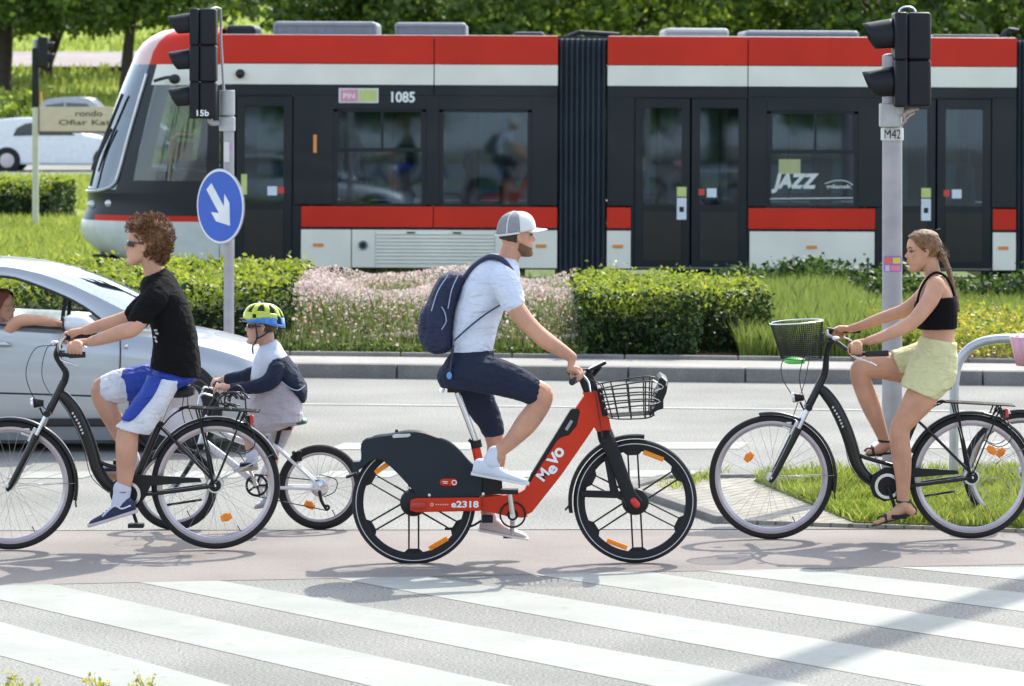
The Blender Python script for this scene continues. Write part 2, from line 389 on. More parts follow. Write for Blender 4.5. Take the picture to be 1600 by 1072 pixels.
for yy in (46.5 + 1.0, 46.5 + 2.435): m.bx(-60, 60, yy - .035, yy + .035, 0, .075)
tag(m.build('tram_rails', mat('rail_steel', (.25, .22, .2), .4, .9)), kind='structure')
# far pavement strips, far road, path up on the bank
def far(name, Y0, Y1, mt, dz=.01, x0=-120, x1=120):
    m = MB(); V = []
    ny = 2 if Y1 < 112 else 8
    for j in range(ny):
        Y = Y0 + (Y1 - Y0) * j / (ny - 1); V += [(x0, Y, tz(Y) + dz), (x1, Y, tz(Y) + dz)]
    m.add(V, [(2 * j, 2 * j + 1, 2 * j + 3, 2 * j + 2) for j in range(ny - 1)]); return tag(m.build(name, mt, smooth=False), kind='structure')
far('pavement', gY(322), gY(308), M_pave); far('kerb', gY(307), gY(304), MATS['bed_soil'], .012); far('pavement', gY(303), gY(296), M_pave, .012)
far('road', gY(279), gY(243), M_asph)
# upper road is cut into the bank
def bankY(py):
    Y = 120.
    while CH - (py - HY) * Y / F > tz(Y): Y += .25
    return Y
far('road', bankY(107), bankY(83), ground_mat('bank_path', (.27, .24, .23), (.33, .30, .29), .6), .06)

# near traffic island with paving and grass
ISL = [G(985, 768), G(1040, 752), G(1750, 746), G(1750, 838), G(1320, 824), G(1129, 818)]
m = MB(); m.poly([(p.x, p.y) for p in ISL], -.02, .022)
M_pv = ground_mat('paving_blocks', (.30, .29, .25), (.37, .355, .31), 1.3, speck=.12, bump=.4)
nt = M_pv.node_tree; br = nt.nodes.new("ShaderNodeTexBrick"); br.inputs["Scale"].default_value = 1; br.inputs["Brick Width"].default_value = .2; br.inputs["Row Height"].default_value = .1
br.inputs["Mortar Size"].default_value = .006; br.inputs["Color1"].default_value = (1, 1, 1, 1); br.inputs["Color2"].default_value = (.9, .9, .88, 1); br.inputs["Mortar"].default_value = (.45, .44, .38, 1)
mp = nt.nodes.new("ShaderNodeMapping"); mp.inputs["Rotation"].default_value = (0, 0, R(-52)); nt.links.new(nt.nodes["Texture Coordinate"].outputs["Object"], mp.inputs[0]); nt.links.new(mp.outputs[0], br.inputs[0])
mx = nt.nodes.new("ShaderNodeMix"); mx.data_type = 'RGBA'; mx.blend_type = 'MULTIPLY'; mx.inputs[0].default_value = 1
b_ = nt.nodes["Principled BSDF"]; nt.links.new(b_.inputs["Base Color"].links[0].from_socket, mx.inputs[6]); nt.links.new(br.outputs[0], mx.inputs[7]); nt.links.new(mx.outputs[2], b_.inputs["Base Color"])
tag(m.build('traffic_island', M_pv, smooth=False), kind='structure')
m = MB(); P = ISL + [ISL[0]]
for a, b in ((P[5], P[0]), (P[0], P[1]), (P[1], P[2])):
    d = (b - a); L_ = d.length; d = d / L_; q = Matrix.Rotation(math.atan2(d.y, d.x), 3, 'Z'); k = max(1, int(L_ / .5))
    for i in range(k): m.box(a + d * (L_ * (i + .5) / k) + Vector((0, 0, .0)), (L_ / k - .008, .08, .09), q)
tag(m.build('kerb', M_kerb, smooth=False, bevel=.008), kind='structure')
gr = [G(1178, 757), G(1750, 749), G(1750, 836), G(1335, 823)]
gr = [Vector((p.x, p.y, 0)) for p in gr]
m = MB(); m.poly([(p.x, p.y) for p in gr], .0, .030); tag(m.build('island_lawn', ground_mat('lawn_soil', (.10, .13, .03), (.18, .20, .06), 5, speck=.4)), kind='structure')
M_grass = mat('grass_blade', (.19, .27, .03), .5, var=0, mode='leaf', trans=.45, col2=(.44, .48, .10))
M_grass_d = mat('grass_blade_dark', (.14, .22, .02), .5, var=0, mode='leaf', trans=.5, col2=(.33, .45, .06))
def inpoly(x, y, P):
    c = False; j = len(P) - 1
    for i in range(len(P)):
        if (P[i].y > y) != (P[j].y > y) and x < (P[j].x - P[i].x) * (y - P[i].y) / (P[j].y - P[i].y) + P[i].x: c = not c
        j = i
    return c
pts = []
while len(pts) < 17000:
    x, y = npr.uniform(1.3, 4.0), npr.uniform(21.6, 25.3)
    if inpoly(x, y, gr) and noise.noise(Vector((x * 3, y * 3, 2))) > -.42: pts.append((x, y, .028))
P = np.array(pts); hh = .075 + .05 * np.array([noise.noise(Vector((p[0] * 2, p[1] * 2, 5))) for p in pts]); hh = hh * np.where(P[:, 1] > 23.2, 1.25, .85)
tag(blades('grass', P, hh, .010, M_grass, lean=.9, seed=3), 'bright sunlit grass growing on the traffic island behind the right bicycle', 'grass', kind='stuff')
pts = [p for p in ((npr.uniform(1.3, 4.0), npr.uniform(21.6, 25.3), .028) for _ in range(9000)) if inpoly(p[0], p[1], gr)]
tag(blades('grass', np.array(pts), .055, .012, M_grass_d, lean=1.1, seed=5), 'short dark undergrowth between the bright blades on the traffic island', 'grass', kind='stuff')
# grass along joints and path edges of the island
pts = [(*(ISL[1] + (ISL[0] - ISL[1]) * t + Vector((npr.normal() * .05 + .25, npr.normal() * .1, 0)))[:2], .045) for t in npr.uniform(-.5, 1, 260)]; pts = [(a, b, .022) for a, b, c in pts]
tag(blades('grass', np.array(pts), .05, .009, M_grass, lean=1, seed=4), 'thin weeds sprouting between paving blocks at the island tip', 'grass', kind='stuff')

# ---------------------------------------------------------------- median planting
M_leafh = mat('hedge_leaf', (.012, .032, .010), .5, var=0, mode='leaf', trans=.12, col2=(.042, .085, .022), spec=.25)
M_leafy = mat('hedge_leaf_sunlit', (.17, .26, .02), .45, var=0, mode='leaf', trans=.5, col2=(.40, .44, .05))
M_core = mat('hedge_core_dark', (.012, .022, .008), .95, bump=.5)
def hedge(label, boxes, n, seed, size=.045, lit_share=.25):
    g = np.random.default_rng(seed); x0, x1, y0, y1, z0, z1 = boxes
    root = thing('hedge', ((x0 + x1) / 2, (y0 + y1) / 2, .11), label, 'hedge')
    m = MB(); m.bx(x0 + .25, x1 - .25, y0 + .24, y1 - .25, .11, z1 - .24); m.build('dark_core', M_core, root, smooth=False)  # dark box added inside the leaves to block light
    lx, ly, lz = x1 - x0, y1 - y0, z1 - z0; areas = np.array([lx * ly * 1.3, lx * lz * 1.4, ly * lz, ly * lz, lx * lz * .3]); pr = areas / areas.sum()
    f = g.choice(5, n, p=pr); u, v = g.uniform(0, 1, n), g.uniform(0, 1, n); d = np.abs(g.normal(0, .10, n)); out = np.zeros((n, 3)); nr = np.zeros((n, 3))
    X = x0 + u * lx; Yy = y0 + v * ly; Z = z0 + v * lz
    t = f == 0; out[t] = np.stack([X, Yy, z1 - d], 1)[t]; nr[t] = (0, 0, 1)
    t = f == 1; out[t] = np.stack([X, y0 + d, Z], 1)[t]; nr[t] = (0, -1, 0)
    t = f == 2; out[t] = np.stack([x0 + d, y0 + u * ly, Z], 1)[t]; nr[t] = (-1, 0, 0)
    t = f == 3; out[t] = np.stack([x1 - d, y0 + u * ly, Z], 1)[t]; nr[t] = (1, 0, 0)
    t = f == 4; out[t] = np.stack([X, y1 - d, Z], 1)[t]; nr[t] = (0, 1, 0)
    bump_ = np.array([noise.noise(Vector((p[0] * 1.6, p[1] * 1.6, p[2] * 1.6))) for p in out]) * .12; out += nr * bump_[:, None]
    k = g.random(n) < np.where(f == 0, .86, lit_share * .16)  # leaf colours paint a sunlit top and shaded sides
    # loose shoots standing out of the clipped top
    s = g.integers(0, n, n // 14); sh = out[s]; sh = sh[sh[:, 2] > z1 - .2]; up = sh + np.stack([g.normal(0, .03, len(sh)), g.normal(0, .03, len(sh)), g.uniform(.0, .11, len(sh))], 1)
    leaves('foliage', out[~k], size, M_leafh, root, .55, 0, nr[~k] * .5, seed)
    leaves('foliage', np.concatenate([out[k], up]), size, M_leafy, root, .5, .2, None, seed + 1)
    return root
def WX(px, Y): return (px - 800) * Y / F
hedge('long clipped hedge with sunlit yellow-green top behind the silver car and blue sign pole', (-8.0, -2.05, 35.0, 39.8, .11, .72), 46000, 21, .062)
hd = hedge('short clipped hedge block beside the pink flower bed, shaded green front and sunlit lime top', (.60, 1.66, 34.35, 37.7, .11, .685), 20000, 22, .05)
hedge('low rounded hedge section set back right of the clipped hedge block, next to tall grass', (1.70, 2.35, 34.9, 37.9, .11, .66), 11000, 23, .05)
# far hedge beside the pale post, upper left
hedge('small far dark hedge on the lawn left of the tram nose, behind the pale signpost', (-11.5, WX(118, 71) + .1, 68, 70.5, .0, .75), 9000, 24, .09)
# --- pink gaura flower bed
g = np.random.default_rng(5)
def inbed(n, x0, x1, o0, o1):
    X = g.uniform(x0, x1, n); return X, 33.2 - .147 * X + 1.2 + o0 + g.uniform(0, 1, n) ** 1.1 * (o1 - o0)
root = thing('flower_bed', (-.8, 36.5, .11), 'mass of pale pink and white flowers on green stems between the two clipped hedges', 'flowers'); root['kind'] = 'stuff'
bx0, bx1 = -2.15, .66
M_fl1 = mat('petal_pink', (.52, .40, .37), .6, var=0, mode='leaf', trans=.45, col2=(.74, .67, .62)); M_fl2 = mat('petal_rose', (.55, .26, .24), .6, var=0, mode='leaf', trans=.4, col2=(.78, .52, .46))
M_fo = mat('bed_leaf', (.04, .10, .02), .5, var=0, mode='leaf', trans=.4, col2=(.20, .30, .05)); M_fo2 = mat('bed_leaf_olive', (.09, .13, .03), .5, var=0, mode='leaf', trans=.45, col2=(.24, .28, .08))
def domez(X, Y, base, amp): return base + amp * np.array([noise.noise(Vector((x * 1.3, y * .9, 3.))) for x, y in zip(X, Y)])
X, Y = inbed(24000, bx0, bx1, .30, 5.3); top = domez(X, Y, .44, .20); off = np.clip((Y - (34.4 - .147 * X)) / 1.3, .35, 1)
Z = .12 + (top) * off * (1.06 - .32 * g.uniform(0, 1, len(X)) ** 1.7) ; P = np.stack([X, Y, Z], 1)
leaves('blossoms', P, .030, [M_fl1] * 7 + [M_fl2], root, .8, 0, None, 6)
X, Y = inbed(420, bx0, bx1, -.1, .9); leaves('blossoms', np.stack([X, Y, g.uniform(.18, .62, len(X))], 1), .032, [M_fl1, M_fl2], root, .8, 0, None, 7)
X, Y = inbed(16000, bx0, bx1, -.05, 5.2); off = np.clip((Y - (34.3 - .147 * X)) / 1.0, .25, 1); P = np.stack([X, Y,   .12 + off * .40 * g.uniform(.05, 1.0, len(X))], 1)
leaves('foliage', P, .07, [M_fo, M_fo, M_fo2], root, .35, 0, None, 8)
X, Y = inbed(9000, bx0, bx1, 0, 5.2); blades('stems', np.stack([X, Y, 0 * X + .12], 1), .46 * np.clip((Y - (34.0 - .147 * X)) / 1.2, .45, 1), .009, [M_fo, M_fo2][1], root, .3, 9)
# --- tall grasses and ground cover right of the hedge
X, Y = inbed(34000, 2.05, 3.6, .15, 8.0); hh = .31 + .08 * np.array([noise.noise(Vector((x * 2, y, 9.))) for x, y in zip(X, Y)])
M_tall = mat('tall_grass_blade', (.13, .22, .03), .5, var=0, mode='leaf', trans=.45, col2=(.36, .42, .11))
tag(blades('ornamental_grass', np.stack([X, Y, 0 * X + .12], 1), hh, .009, M_tall, None, .55, 10), 'tall bright green ornamental grass behind the right bicycle basket', 'grass', kind='stuff')
X, Y = inbed(26000, 3.5, 7.5, 1.6, 9.0)
tag(blades('meadow_grass', np.stack([X, Y, 0 * X + .12], 1), .15, .009, M_tall, None, .7, 12), 'meadow grass behind the girl and the signal pole', 'grass', kind='stuff')
X, Y = inbed(22000, 3.35, 7.5, .05, 3.6); Z = .12 + g.uniform(.02, .30, len(X)) * (1 + .3 * np.array([noise.noise(Vector((x * 2, y * 2, 1.))) for x, y in zip(X, Y)]))
M_ye = mat('yellow_leaf', (.35, .33, .03), .5, var=0, mode='leaf', trans=.45, col2=(.66, .52, .07))
tag(leaves('ground_cover', np.stack([X, Y, Z], 1), .050, [M_fo, MATS['hedge_leaf_sunlit'], MATS['hedge_leaf_sunlit'], M_ye, M_ye], None, .5, .3, None, 13), 'low leafy ground cover with yellow tips behind the girl and the steel barrier', 'ground cover', kind='stuff')
# verge of the track bed and lawns beyond
X = g.uniform(-9, 9, 16000); Y = g.uniform(43.6, 46.3, 16000)
tag(blades('verge_grass', np.stack([X, Y, 0 * X + .02], 1), .22, .02, M_grass_d, None, .7, 14), 'rough grass along the tram track between hedge and tram', 'grass', kind='stuff')
X = g.uniform(-11, -3.0, 26000); Y = g.uniform(51, 68, 26000)
tag(blades('lawn_grass', np.stack([X, Y, 0 * X - .02], 1), .24, .035, M_grass, None, .8, 15), 'sunlit lawn left of the tram nose', 'grass', kind='stuff')
X = g.uniform(-15, -5, 16000); Y = 76 + g.uniform(0, 1, 16000) * 22
tag(blades('lawn_grass', np.stack([X, Y, 0 * X - .02], 1), .22, .05, M_grass, None, .8, 16), 'sunlit lawn strip in front of the far white car', 'grass', kind='stuff')
n = 60000; Y = 113 + 160 * g.uniform(0, 1, n) ** 1.6; X = g.uniform(-1, 1, n) * Y * .17
ok = ((Y < bankY(107) - .5) | (Y > bankY(83) + .3)); X, Y = X[ok], Y[ok]
tag(blades('bank_grass', np.stack([X, Y, np.array([tz(y) for y in Y]) - .03], 1), .32, .10, M_grass, None, .7, 17), 'sunlit grass bank rising behind the tram and trees', 'grass', kind='stuff')
# dark shrubs at the foot of the bank
def leafmass(name, label, cat, cx, cy, cz, rx, ry, rz, n, size, seed, mts):
    root = thing(name, (cx, cy, tz(cy)), label, cat); gg = np.random.default_rng(seed)
    C = gg.normal(0, .5, (40, 3)) * (rx, ry, rz) + (cx, cy, cz); idx = gg.integers(0, 40, n)
    P = C[idx] + gg.normal(0, .22, (n, 3)) * (max(rz, .8), max(rz, .8), rz)
    P[:, 2] = np.maximum(P[:, 2], tz(cy) + .05); leaves('foliage', P, size, mts, root, .6, 0, None, seed)
    m = MB()
    for i in range(5): m.tube([(cx + rnd.uniform(-.2, .2), cy, tz(cy)), (cx + rnd.uniform(-rx, rx) * .5, cy, cz)], [.05, .02], 6)
    m.build('stem', M_bark, root); return root
M_bark = mat('bark', (.045, .035, .028), .9, bump=.8, bscale=25, var=.3)
M_tl = mat('tree_leaf', (.045, .09, .016), .5, var=0, mode='leaf', trans=.48, col2=(.11, .19, .025)); M_tl2 = mat('tree_leaf_backlit', (.20, .32, .025), .5, var=0, mode='leaf', trans=.6, col2=(.48, .58, .07))
leafmass('shrub', 'dark low shrub at the foot of the big left tree trunk', 'shrub', -16.6, 126, tz(126) + .5, 1.6, 1.5, .7, 3500, .16, 31, [M_tl, M_tl2])
leafmass('shrub', 'dark green shrub row behind the roof of the far dark car', 'shrub', -13.5, 121, tz(121) + .4, 3.4, .8, .5, 5000, .14, 32, [M_tl, M_tl2])
leafmass('shrub', 'low dark green shrubs along the tram track left of the grey signal pole', 'shrub', 3.3, 42.6, .30, 1.3, .5, .22, 7000, .07, 33, [M_tl, MATS['hedge_leaf']])
leafmass('shrub', 'low dark green shrubs along the tram track behind the girl', 'shrub', 6.0, 42.6, .26, 1.3, .5, .20, 6000, .07, 34, [M_tl, MATS['hedge_leaf']])
def tree(px, Y, rt, lean, zb, rx, rz, n, seed, label, light=.18, cx=0):
    gg = np.random.default_rng(seed); r_ = random.Random(seed); x = WX(px, Y); z0 = tz(Y); root = thing('tree', (x, Y, z0), label, 'tree', 'trees on the bank behind the tram')
    H_ = zb + rz * 1.2; c = Vector((x + cx, Y, z0 + zb + rz)); m = MB()
    tp = Vector((x + lean * 3, Y, z0 + zb + .6)); mid = Vector((x + lean, Y + .1, z0 + zb * .5))
    m.tube([(x, Y, z0 - .3), (x + lean * .1, Y, z0 + .4), mid, tp, tp + Vector((lean, 0, 2.2)), c], [rt * 1.35, rt * 1.05, rt, rt * .8, rt * .5, rt * .15], 10, k=3); m.build('trunk', M_bark, root, jitter=.03, jscale=3)
    m = MB()
    for i in range(13):
        a = r_.uniform(0, 6.28); s_ = tp + Vector((0, 0, r_.uniform(-.8, 2))); e = Vector((c.x + math.cos(a) * rx * .8, Y + math.sin(a) * rx * .8, z0 + zb + r_.uniform(-.2, rz * 1.3)))
        q = (s_ + e) / 2 + Vector((0, 0, r_.uniform(.2, 1))); m.tube([s_, q, e], [rt * .38, rt * .22, .03], 6, k=3)
    m.build('limbs', M_bark, root)
    K = 130; C = gg.normal(size=(K, 3)); C /= np.linalg.norm(C, axis=1)[:, None]; C *= gg.uniform(.45, 1, (K, 1)) ** .5
    C = C * (rx, rx, rz) + np.array(c); C[:K // 2, 2] = z0 + zb + gg.uniform(-.1, .32, K // 2) * rz    # low fringe of hanging clumps
    idx = gg.integers(0, K, n); P = C[idx] + gg.normal(0, 1, (n, 3)) * (gg.uniform(.22, .55, K)[idx])[:, None] * (1, 1, .6)
    nl = int(n * light); leaves('crown', P[nl:], .34, M_tl, root, .6, 0, None, seed); leaves('crown', P[:nl], .32, M_tl2, root, .6, 0, None, seed + 1)  # lighter leaves put backlit lime highlights into the crown colour
    return root
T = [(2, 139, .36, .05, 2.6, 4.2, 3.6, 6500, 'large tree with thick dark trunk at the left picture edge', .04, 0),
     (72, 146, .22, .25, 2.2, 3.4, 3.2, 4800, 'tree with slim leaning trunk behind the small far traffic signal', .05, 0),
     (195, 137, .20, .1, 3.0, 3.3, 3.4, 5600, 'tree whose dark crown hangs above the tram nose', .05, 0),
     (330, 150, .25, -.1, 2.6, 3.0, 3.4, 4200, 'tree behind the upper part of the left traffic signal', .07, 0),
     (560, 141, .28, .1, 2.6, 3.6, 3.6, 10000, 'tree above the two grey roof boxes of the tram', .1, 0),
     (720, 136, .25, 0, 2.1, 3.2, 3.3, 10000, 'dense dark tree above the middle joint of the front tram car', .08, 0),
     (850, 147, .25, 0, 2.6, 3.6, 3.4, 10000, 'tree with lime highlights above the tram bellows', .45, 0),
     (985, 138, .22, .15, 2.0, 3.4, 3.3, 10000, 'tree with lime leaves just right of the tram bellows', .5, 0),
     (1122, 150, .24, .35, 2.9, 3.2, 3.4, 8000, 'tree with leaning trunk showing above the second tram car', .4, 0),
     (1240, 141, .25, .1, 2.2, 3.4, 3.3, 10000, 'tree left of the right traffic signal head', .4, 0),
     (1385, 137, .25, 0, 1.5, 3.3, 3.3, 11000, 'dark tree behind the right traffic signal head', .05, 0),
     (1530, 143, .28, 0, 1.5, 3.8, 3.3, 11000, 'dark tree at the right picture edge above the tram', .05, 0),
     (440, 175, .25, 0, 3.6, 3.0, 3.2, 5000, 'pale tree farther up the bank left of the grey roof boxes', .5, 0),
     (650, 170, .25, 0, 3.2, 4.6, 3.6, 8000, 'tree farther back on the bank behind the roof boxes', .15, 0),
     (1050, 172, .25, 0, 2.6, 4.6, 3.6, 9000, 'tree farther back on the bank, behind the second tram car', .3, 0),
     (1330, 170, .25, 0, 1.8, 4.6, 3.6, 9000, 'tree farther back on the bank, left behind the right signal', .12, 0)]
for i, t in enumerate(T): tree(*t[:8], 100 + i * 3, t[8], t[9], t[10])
# trees across the street behind the camera: what the tram windows and the paint reflect
bt = tree(800, 150, .3, .1, 1.8, 5.0, 4.6, 9000, 400, 'tree', .12, 0); bt.location = (-9, -26, 0)
for i, (x, y, z, l) in enumerate(((-6.5, -27, .3, 'leafy tree across the street behind the camera, on the left'), (6.3, -24, 3.6, 'leafy tree across the street behind the camera, on the right'))):
    q = bt if i == 0 else copy_tree(bt); q.location = (x, y, 0); q.rotation_euler = (0, 0, z); q['label'] = l; q['group'] = 'trees across the street'
bl = thing('reflected_building', (0, -48, 0), 'long blue-grey building added behind the camera for the tram windows to reflect', 'building')  # unseen block added for blue-grey window reflections and bounce light
m = MB(); m.bx(-60, 60, -60, -48, 0, 15); m.build('wall', mat('render_blue_grey', (.50, .55, .60), .8, bump=.2), bl, smooth=False)
m = MB(); m.bx(-60.4, 60.4, -60.4, -47.6, 15.01, 15.4); m.build('roof', MATS['roof_unit_grey'] if 'roof_unit_grey' in MATS else mat('roof_felt', (.12, .12, .13), .8), bl, smooth=False)
for i in range(22):
    for j in range(4):
        x = -56 + i * 5.2; m = MB(); m.bx(x, x + 2.2, -48.02, -47.96, 1.6 + j * 3.4, 3.2 + j * 3.4); m.build('window', mat('window_dark_blue', (.03, .045, .06), .1), bl, smooth=False)
# small plants in the near left corner
for i, (px, h_, lab) in enumerate(((2, .125, 'yellow-green weed in the very corner, bottom left'), (44, .09, 'small weed second from the left along the bottom edge'), (156, .12, 'weed with pinkish buds in the middle of the bottom-left group'), (232, .12, 'weed with curled dark buds, rightmost along the bottom edge'))):
    Y = 16.0; x = WX(px, Y); root = thing('weed', (x, Y, 0), lab, 'plant', 'weeds along the bottom left edge'); m = MB(); gg = np.random.default_rng(60 + i); tips = []
    for j in range(6):
        a = gg.uniform(0, 6.28); t = Vector((x + math.cos(a) * .05, Y + math.sin(a) * .05, h_ * gg.uniform(.75, 1.05))); m.tube([(x, Y, 0), ((x + t.x) / 2, (Y + t.y) / 2, h_ * .6), t], [.003, .002, .0015], 5, k=3); tips.append(t)
    m.build('stem', mat('weed_stem', (.22, .26, .06), .6), root)
    P = np.array([t[:] for t in tips])[gg.integers(0, 6, 46)] + gg.normal(0, .014, (46, 3)); P[:, 2] -= np.abs(gg.normal(0, .03, 46)); leaves('leaf_cluster', P, .026, mat('weed_leaf', (.32, .36, .06), .5, var=0, mode='leaf', trans=.5, col2=(.62, .55, .10)), root, .5, 0, None, 70 + i)
    if i > 1: leaves('buds', np.array([t[:] for t in tips]) + gg.normal(0, .006, (6, 3)), .018, mat('weed_bud', (.35, .22, .24), .6), root, .7, 0, None, 80 + i)
# ================================================================ TRAM
YT = 46.5; SX = YT / F                       # near side plane of the tram
def TX(px): return (px - 800) * SX
def TZ(py): return CH - (py - HY) * SX
tram = thing('tram', (0, YT + 1.2, 0), 'modern articulated city tram in red, cream and dark grey with fleet number 1085', 'tram')
M_red = mat('tram_red', (.60, .032, .016), .42, var=.08, scale=1.3, coat=0, spec=.2); M_cream = mat('tram_cream', (.80, .79, .70), .4, var=.06, scale=1.6, coat=.1, bump=.02, bscale=3)
M_dk = mat('tram_graphite', (.009, .015, .021), .35, var=.1, scale=1, coat=.1, spec=.3); M_dk2 = mat('tram_seam', (.012, .014, .018), .6); M_blk = mat('tram_black_panel', (.012, .012, .013), .35, var=.2)
M_gl = glass('tram_glass', (.27, .35, .41), .03, .03, (.7, .85, 1), .05); M_glf = glass('tram_glass_far', (.30, .44, .50), .03, .03); M_gl2 = glass('tram_front_glass', (.40, .50, .54), .14, .04, (.85, .93, 1))
M_roofg = mat('roof_unit_grey', (.20, .22, .25), .5, .3, bump=.1, bscale=5)
YF = YT + 2.4
def TP(name, x0, x1, y0, y1, mt, d0=0., d1=.06, both=True, bev=.004, par=None):
    if both: MB().bx(TX(x0), TX(x1), YF - d1, YF - d0, TZ(y1), TZ(y0)).build(name, mt, par or tram, smooth=False, bevel=bev)
    return MB().bx(TX(x0), TX(x1), YT + d0, YT + d1, TZ(y1), TZ(y0)).build(name, mt, par or tram, smooth=False, bevel=bev)
SECS = [(342, 676), (677.5, 870), (948, 1166.5), (1168, 1587)]
SECF = SECS + [(1660, 2300)]
for a, b in SECF:
    TP('roof_edge_panel', a, b, 56, 100.5, M_red, -.004, .06); TP('cornice_panel', a, b, 101.5, 133.5, M_cream, 0, .06)
    TP('header_panel', a, b, 134, 152 if a in (948,) else 150, M_dk, 0, .05)
# body side below the cornice: (x0,x1,kind)
def pillar(a, b, y0=150, y1=321): TP('side_pillar', a, b, y0, y1, M_dk, .002, .05)
for a, b in ((343, 366), (458, 520), (665, 685), (830, 870), (948, 990), (1168, 1197), (1340, 1376), (1549, 1587), (1660, 1720)): pillar(a, b)
def window(a, b, y0=172, y1=319, slide=False, split=None):
    TP('window_header', a, b, 150, y0, M_dk, .002, .05)
    fr = TP('window', a, b, y1, 322.5, M_dk, .004, .05)
    MB().bx(TX(a), TX(b), YT + .022, YT + .026, TZ(y1), TZ(y0)).build('pane', M_gl, fr, smooth=False); MB().bx(TX(a), TX(b), YF - .026, YF - .022, TZ(y1), TZ(y0)).build('pane', M_glf, fr, smooth=False)
    m = MB(); w_ = 7
    for q in ((a, a + w_, y0, y1), (b - w_, b, y0, y1), (a, b, y0, y0 + 4)): m.bx(TX(q[0]), TX(q[1]), YT + .010, YT + .03, TZ(q[3]), TZ(q[2]))
    if slide:
        for q in ((a, b, y0 + 60, y0 + 66), (split - 2, split + 2, y0, y0 + 62), (a + 6, a + 9, y0 + 4, y0 + 60), (b - 9, b - 6, y0 + 4, y0 + 60)): m.bx(TX(q[0]), TX(q[1]), YT + .008, YT + .03, TZ(q[3]), TZ(q[2]))
    m.build('window_frame', M_dk, fr, smooth=False, bevel=.003)
window(520, 665, slide=True, split=596); window(685, 830); window(1197, 1340, slide=True, split=1273); window(1720, 1850)
for a, b in ((470, 676), (677.5, 870), (948, 985), (1169, 1367), (1551, 1587), (1660, 1850)):
    TP('red_waist_panel', a, b, 323.5, 356, M_red, -.002, .06); TP('waist_rail', a, b, 356.4, 359.4, M_dk2, .02, .05)
for a, b in ((470, 548), (549.5, 870), (948, 985), (1171, 1366), (1551, 1587), (1660, 1850)): TP('skirt_panel', a, b, 360, 419, M_cream, 0, .05)
def door(a, b, leaves_, y0=152, y1=416):
    d = TP('door', a, b, y0 - 4, y0, M_dk2, .01, .06)
    m = MB(); m.bx(TX(a), TX(b), YT + .05, YT + .1, TZ(y1 + 3), TZ(y1 - 2)); m.build('door_step', mat('step_metal', (.25, .27, .28), .4, .8), d, smooth=False)
    for l0, l1 in leaves_:
        m = MB()
        for q in ((l0, l0 + 13, y0, y1), (l1 - 13, l1, y0, y1), (l0 + 13, l1 - 13, y0, y0 + 16), (l0 + 13, l1 - 13, 319, y1)):
            m.bx(TX(q[0]), TX(q[1]), YT + .02, YT + .055, TZ(q[3]), TZ(q[2]))
        m.build('door_leaf', M_dk, d, smooth=False, bevel=.004)
        MB().bx(TX(l0 + 2), TX(l1 - 2), YF - .045, YF - .03, TZ(y1), TZ(319)).build('door_leaf', M_dk, d, smooth=False)
        for e0_, e1_ in ((l0 - 4, l0 + 13), (l1 - 13, l1 + 4)): MB().bx(TX(e0_), TX(e1_), YF - .044, YF - .028, TZ(319), TZ(y0)).build('door_frame', M_dk, d, smooth=False)
        for yy in (YT + .034, YF - .037): MB().bx(TX(l0 + 13), TX(l1 - 13), yy, yy + .003, TZ(319), TZ(y0 + 16)).build('door_glass', M_gl if yy < YT + 1 else M_glf, d, smooth=False)
        TP('door_jamb', l0 - 5, l0 + 2, y0, y1, M_dk2, .056, .075, True, 0, d); TP('door_jamb', l1 - 2, l1 + 5, y0, y1, M_dk2, .056, .075, True, 0, d)
        m = MB(); m.bx(TX(l0 + 13), TX(l1 - 13), YT + .016, YT + .019, TZ(y1 - 10), TZ(330)); m.build('lower_panel', M_blk, d, smooth=False)
    return d
door(365, 456, [(368, 455)]); door(990, 1167, [(991, 1077), (1080, 1166)]); door(1378, 1549, [(1379, 1461), (1464, 1548)])
M_w = mat('sticker_white', (.66, .72, .80), .5); M_rs = mat('sticker_red', (.62, .05, .04), .5); M_yg = mat('sticker_lime', (.55, .62, .22), .5); M_pk = mat('sticker_pink', (.75, .30, .38), .5); M_or = mat('marker_orange', (.80, .28, .05), .35, coat=.4)
def stick(name, a, b, y0, y1, mt, d=-.004, bev=0): return TP(name, a, b, y0, y1, mt, d, d + .006 if d < .01 else d + .004, False, bev)
for x, s in ((417, 1), (1104, -1), (1487, -1)):
    stick('door_sticker', x, x + 15, 293, 307, M_w, .018); stick('door_sticker', (x + 17) if s > 0 else x - 13, (x + 26) if s > 0 else x - 4, 294, 304, M_rs, .018)
for x in (1057, 1439): stick('door_sticker', x, x + 15, 291, 306, M_yg, .012); stick('door_sticker', x, x + 15, 308, 342, M_w, .012); stick('door_sticker', x + 4, x + 11, 322, 330, M_dk, .009)
stick('door_sticker', 376, 385, 274, 306, M_yg, .012)
stick('notice_sticker', 528, 590, 139, 162, M_w, -.004); stick('notice_sticker', 530.5, 558, 141, 160, M_pk, -.007); stick('notice_sticker', 559.5, 588, 141, 160, M_yg, -.007)
M_wt = mat('lettering_white', (.80, .82, .82), .5); M_wt2 = mat('lettering_grey', (.62, .65, .64), .5)
text('1085', TX(610), TZ(161), TX(647) - TX(610), TZ(144) - TZ(161), YT - .003, M_wt, tram, 'fleet_number', bold=.03)
text('PIN', TX(535), TZ(155), TX(553) - TX(535), TZ(147) - TZ(155), YT - .009, M_wt, tram, 'notice_lettering', bold=.03)
stick('marker_light', 488.5, 494, 212, 240, M_or, -.008, .002)
for x in (497, 845, 965, 1268, 1567): stick('marker_light', x - 8, x + 8, 381.5, 386.5, M_or, -.012, .002)
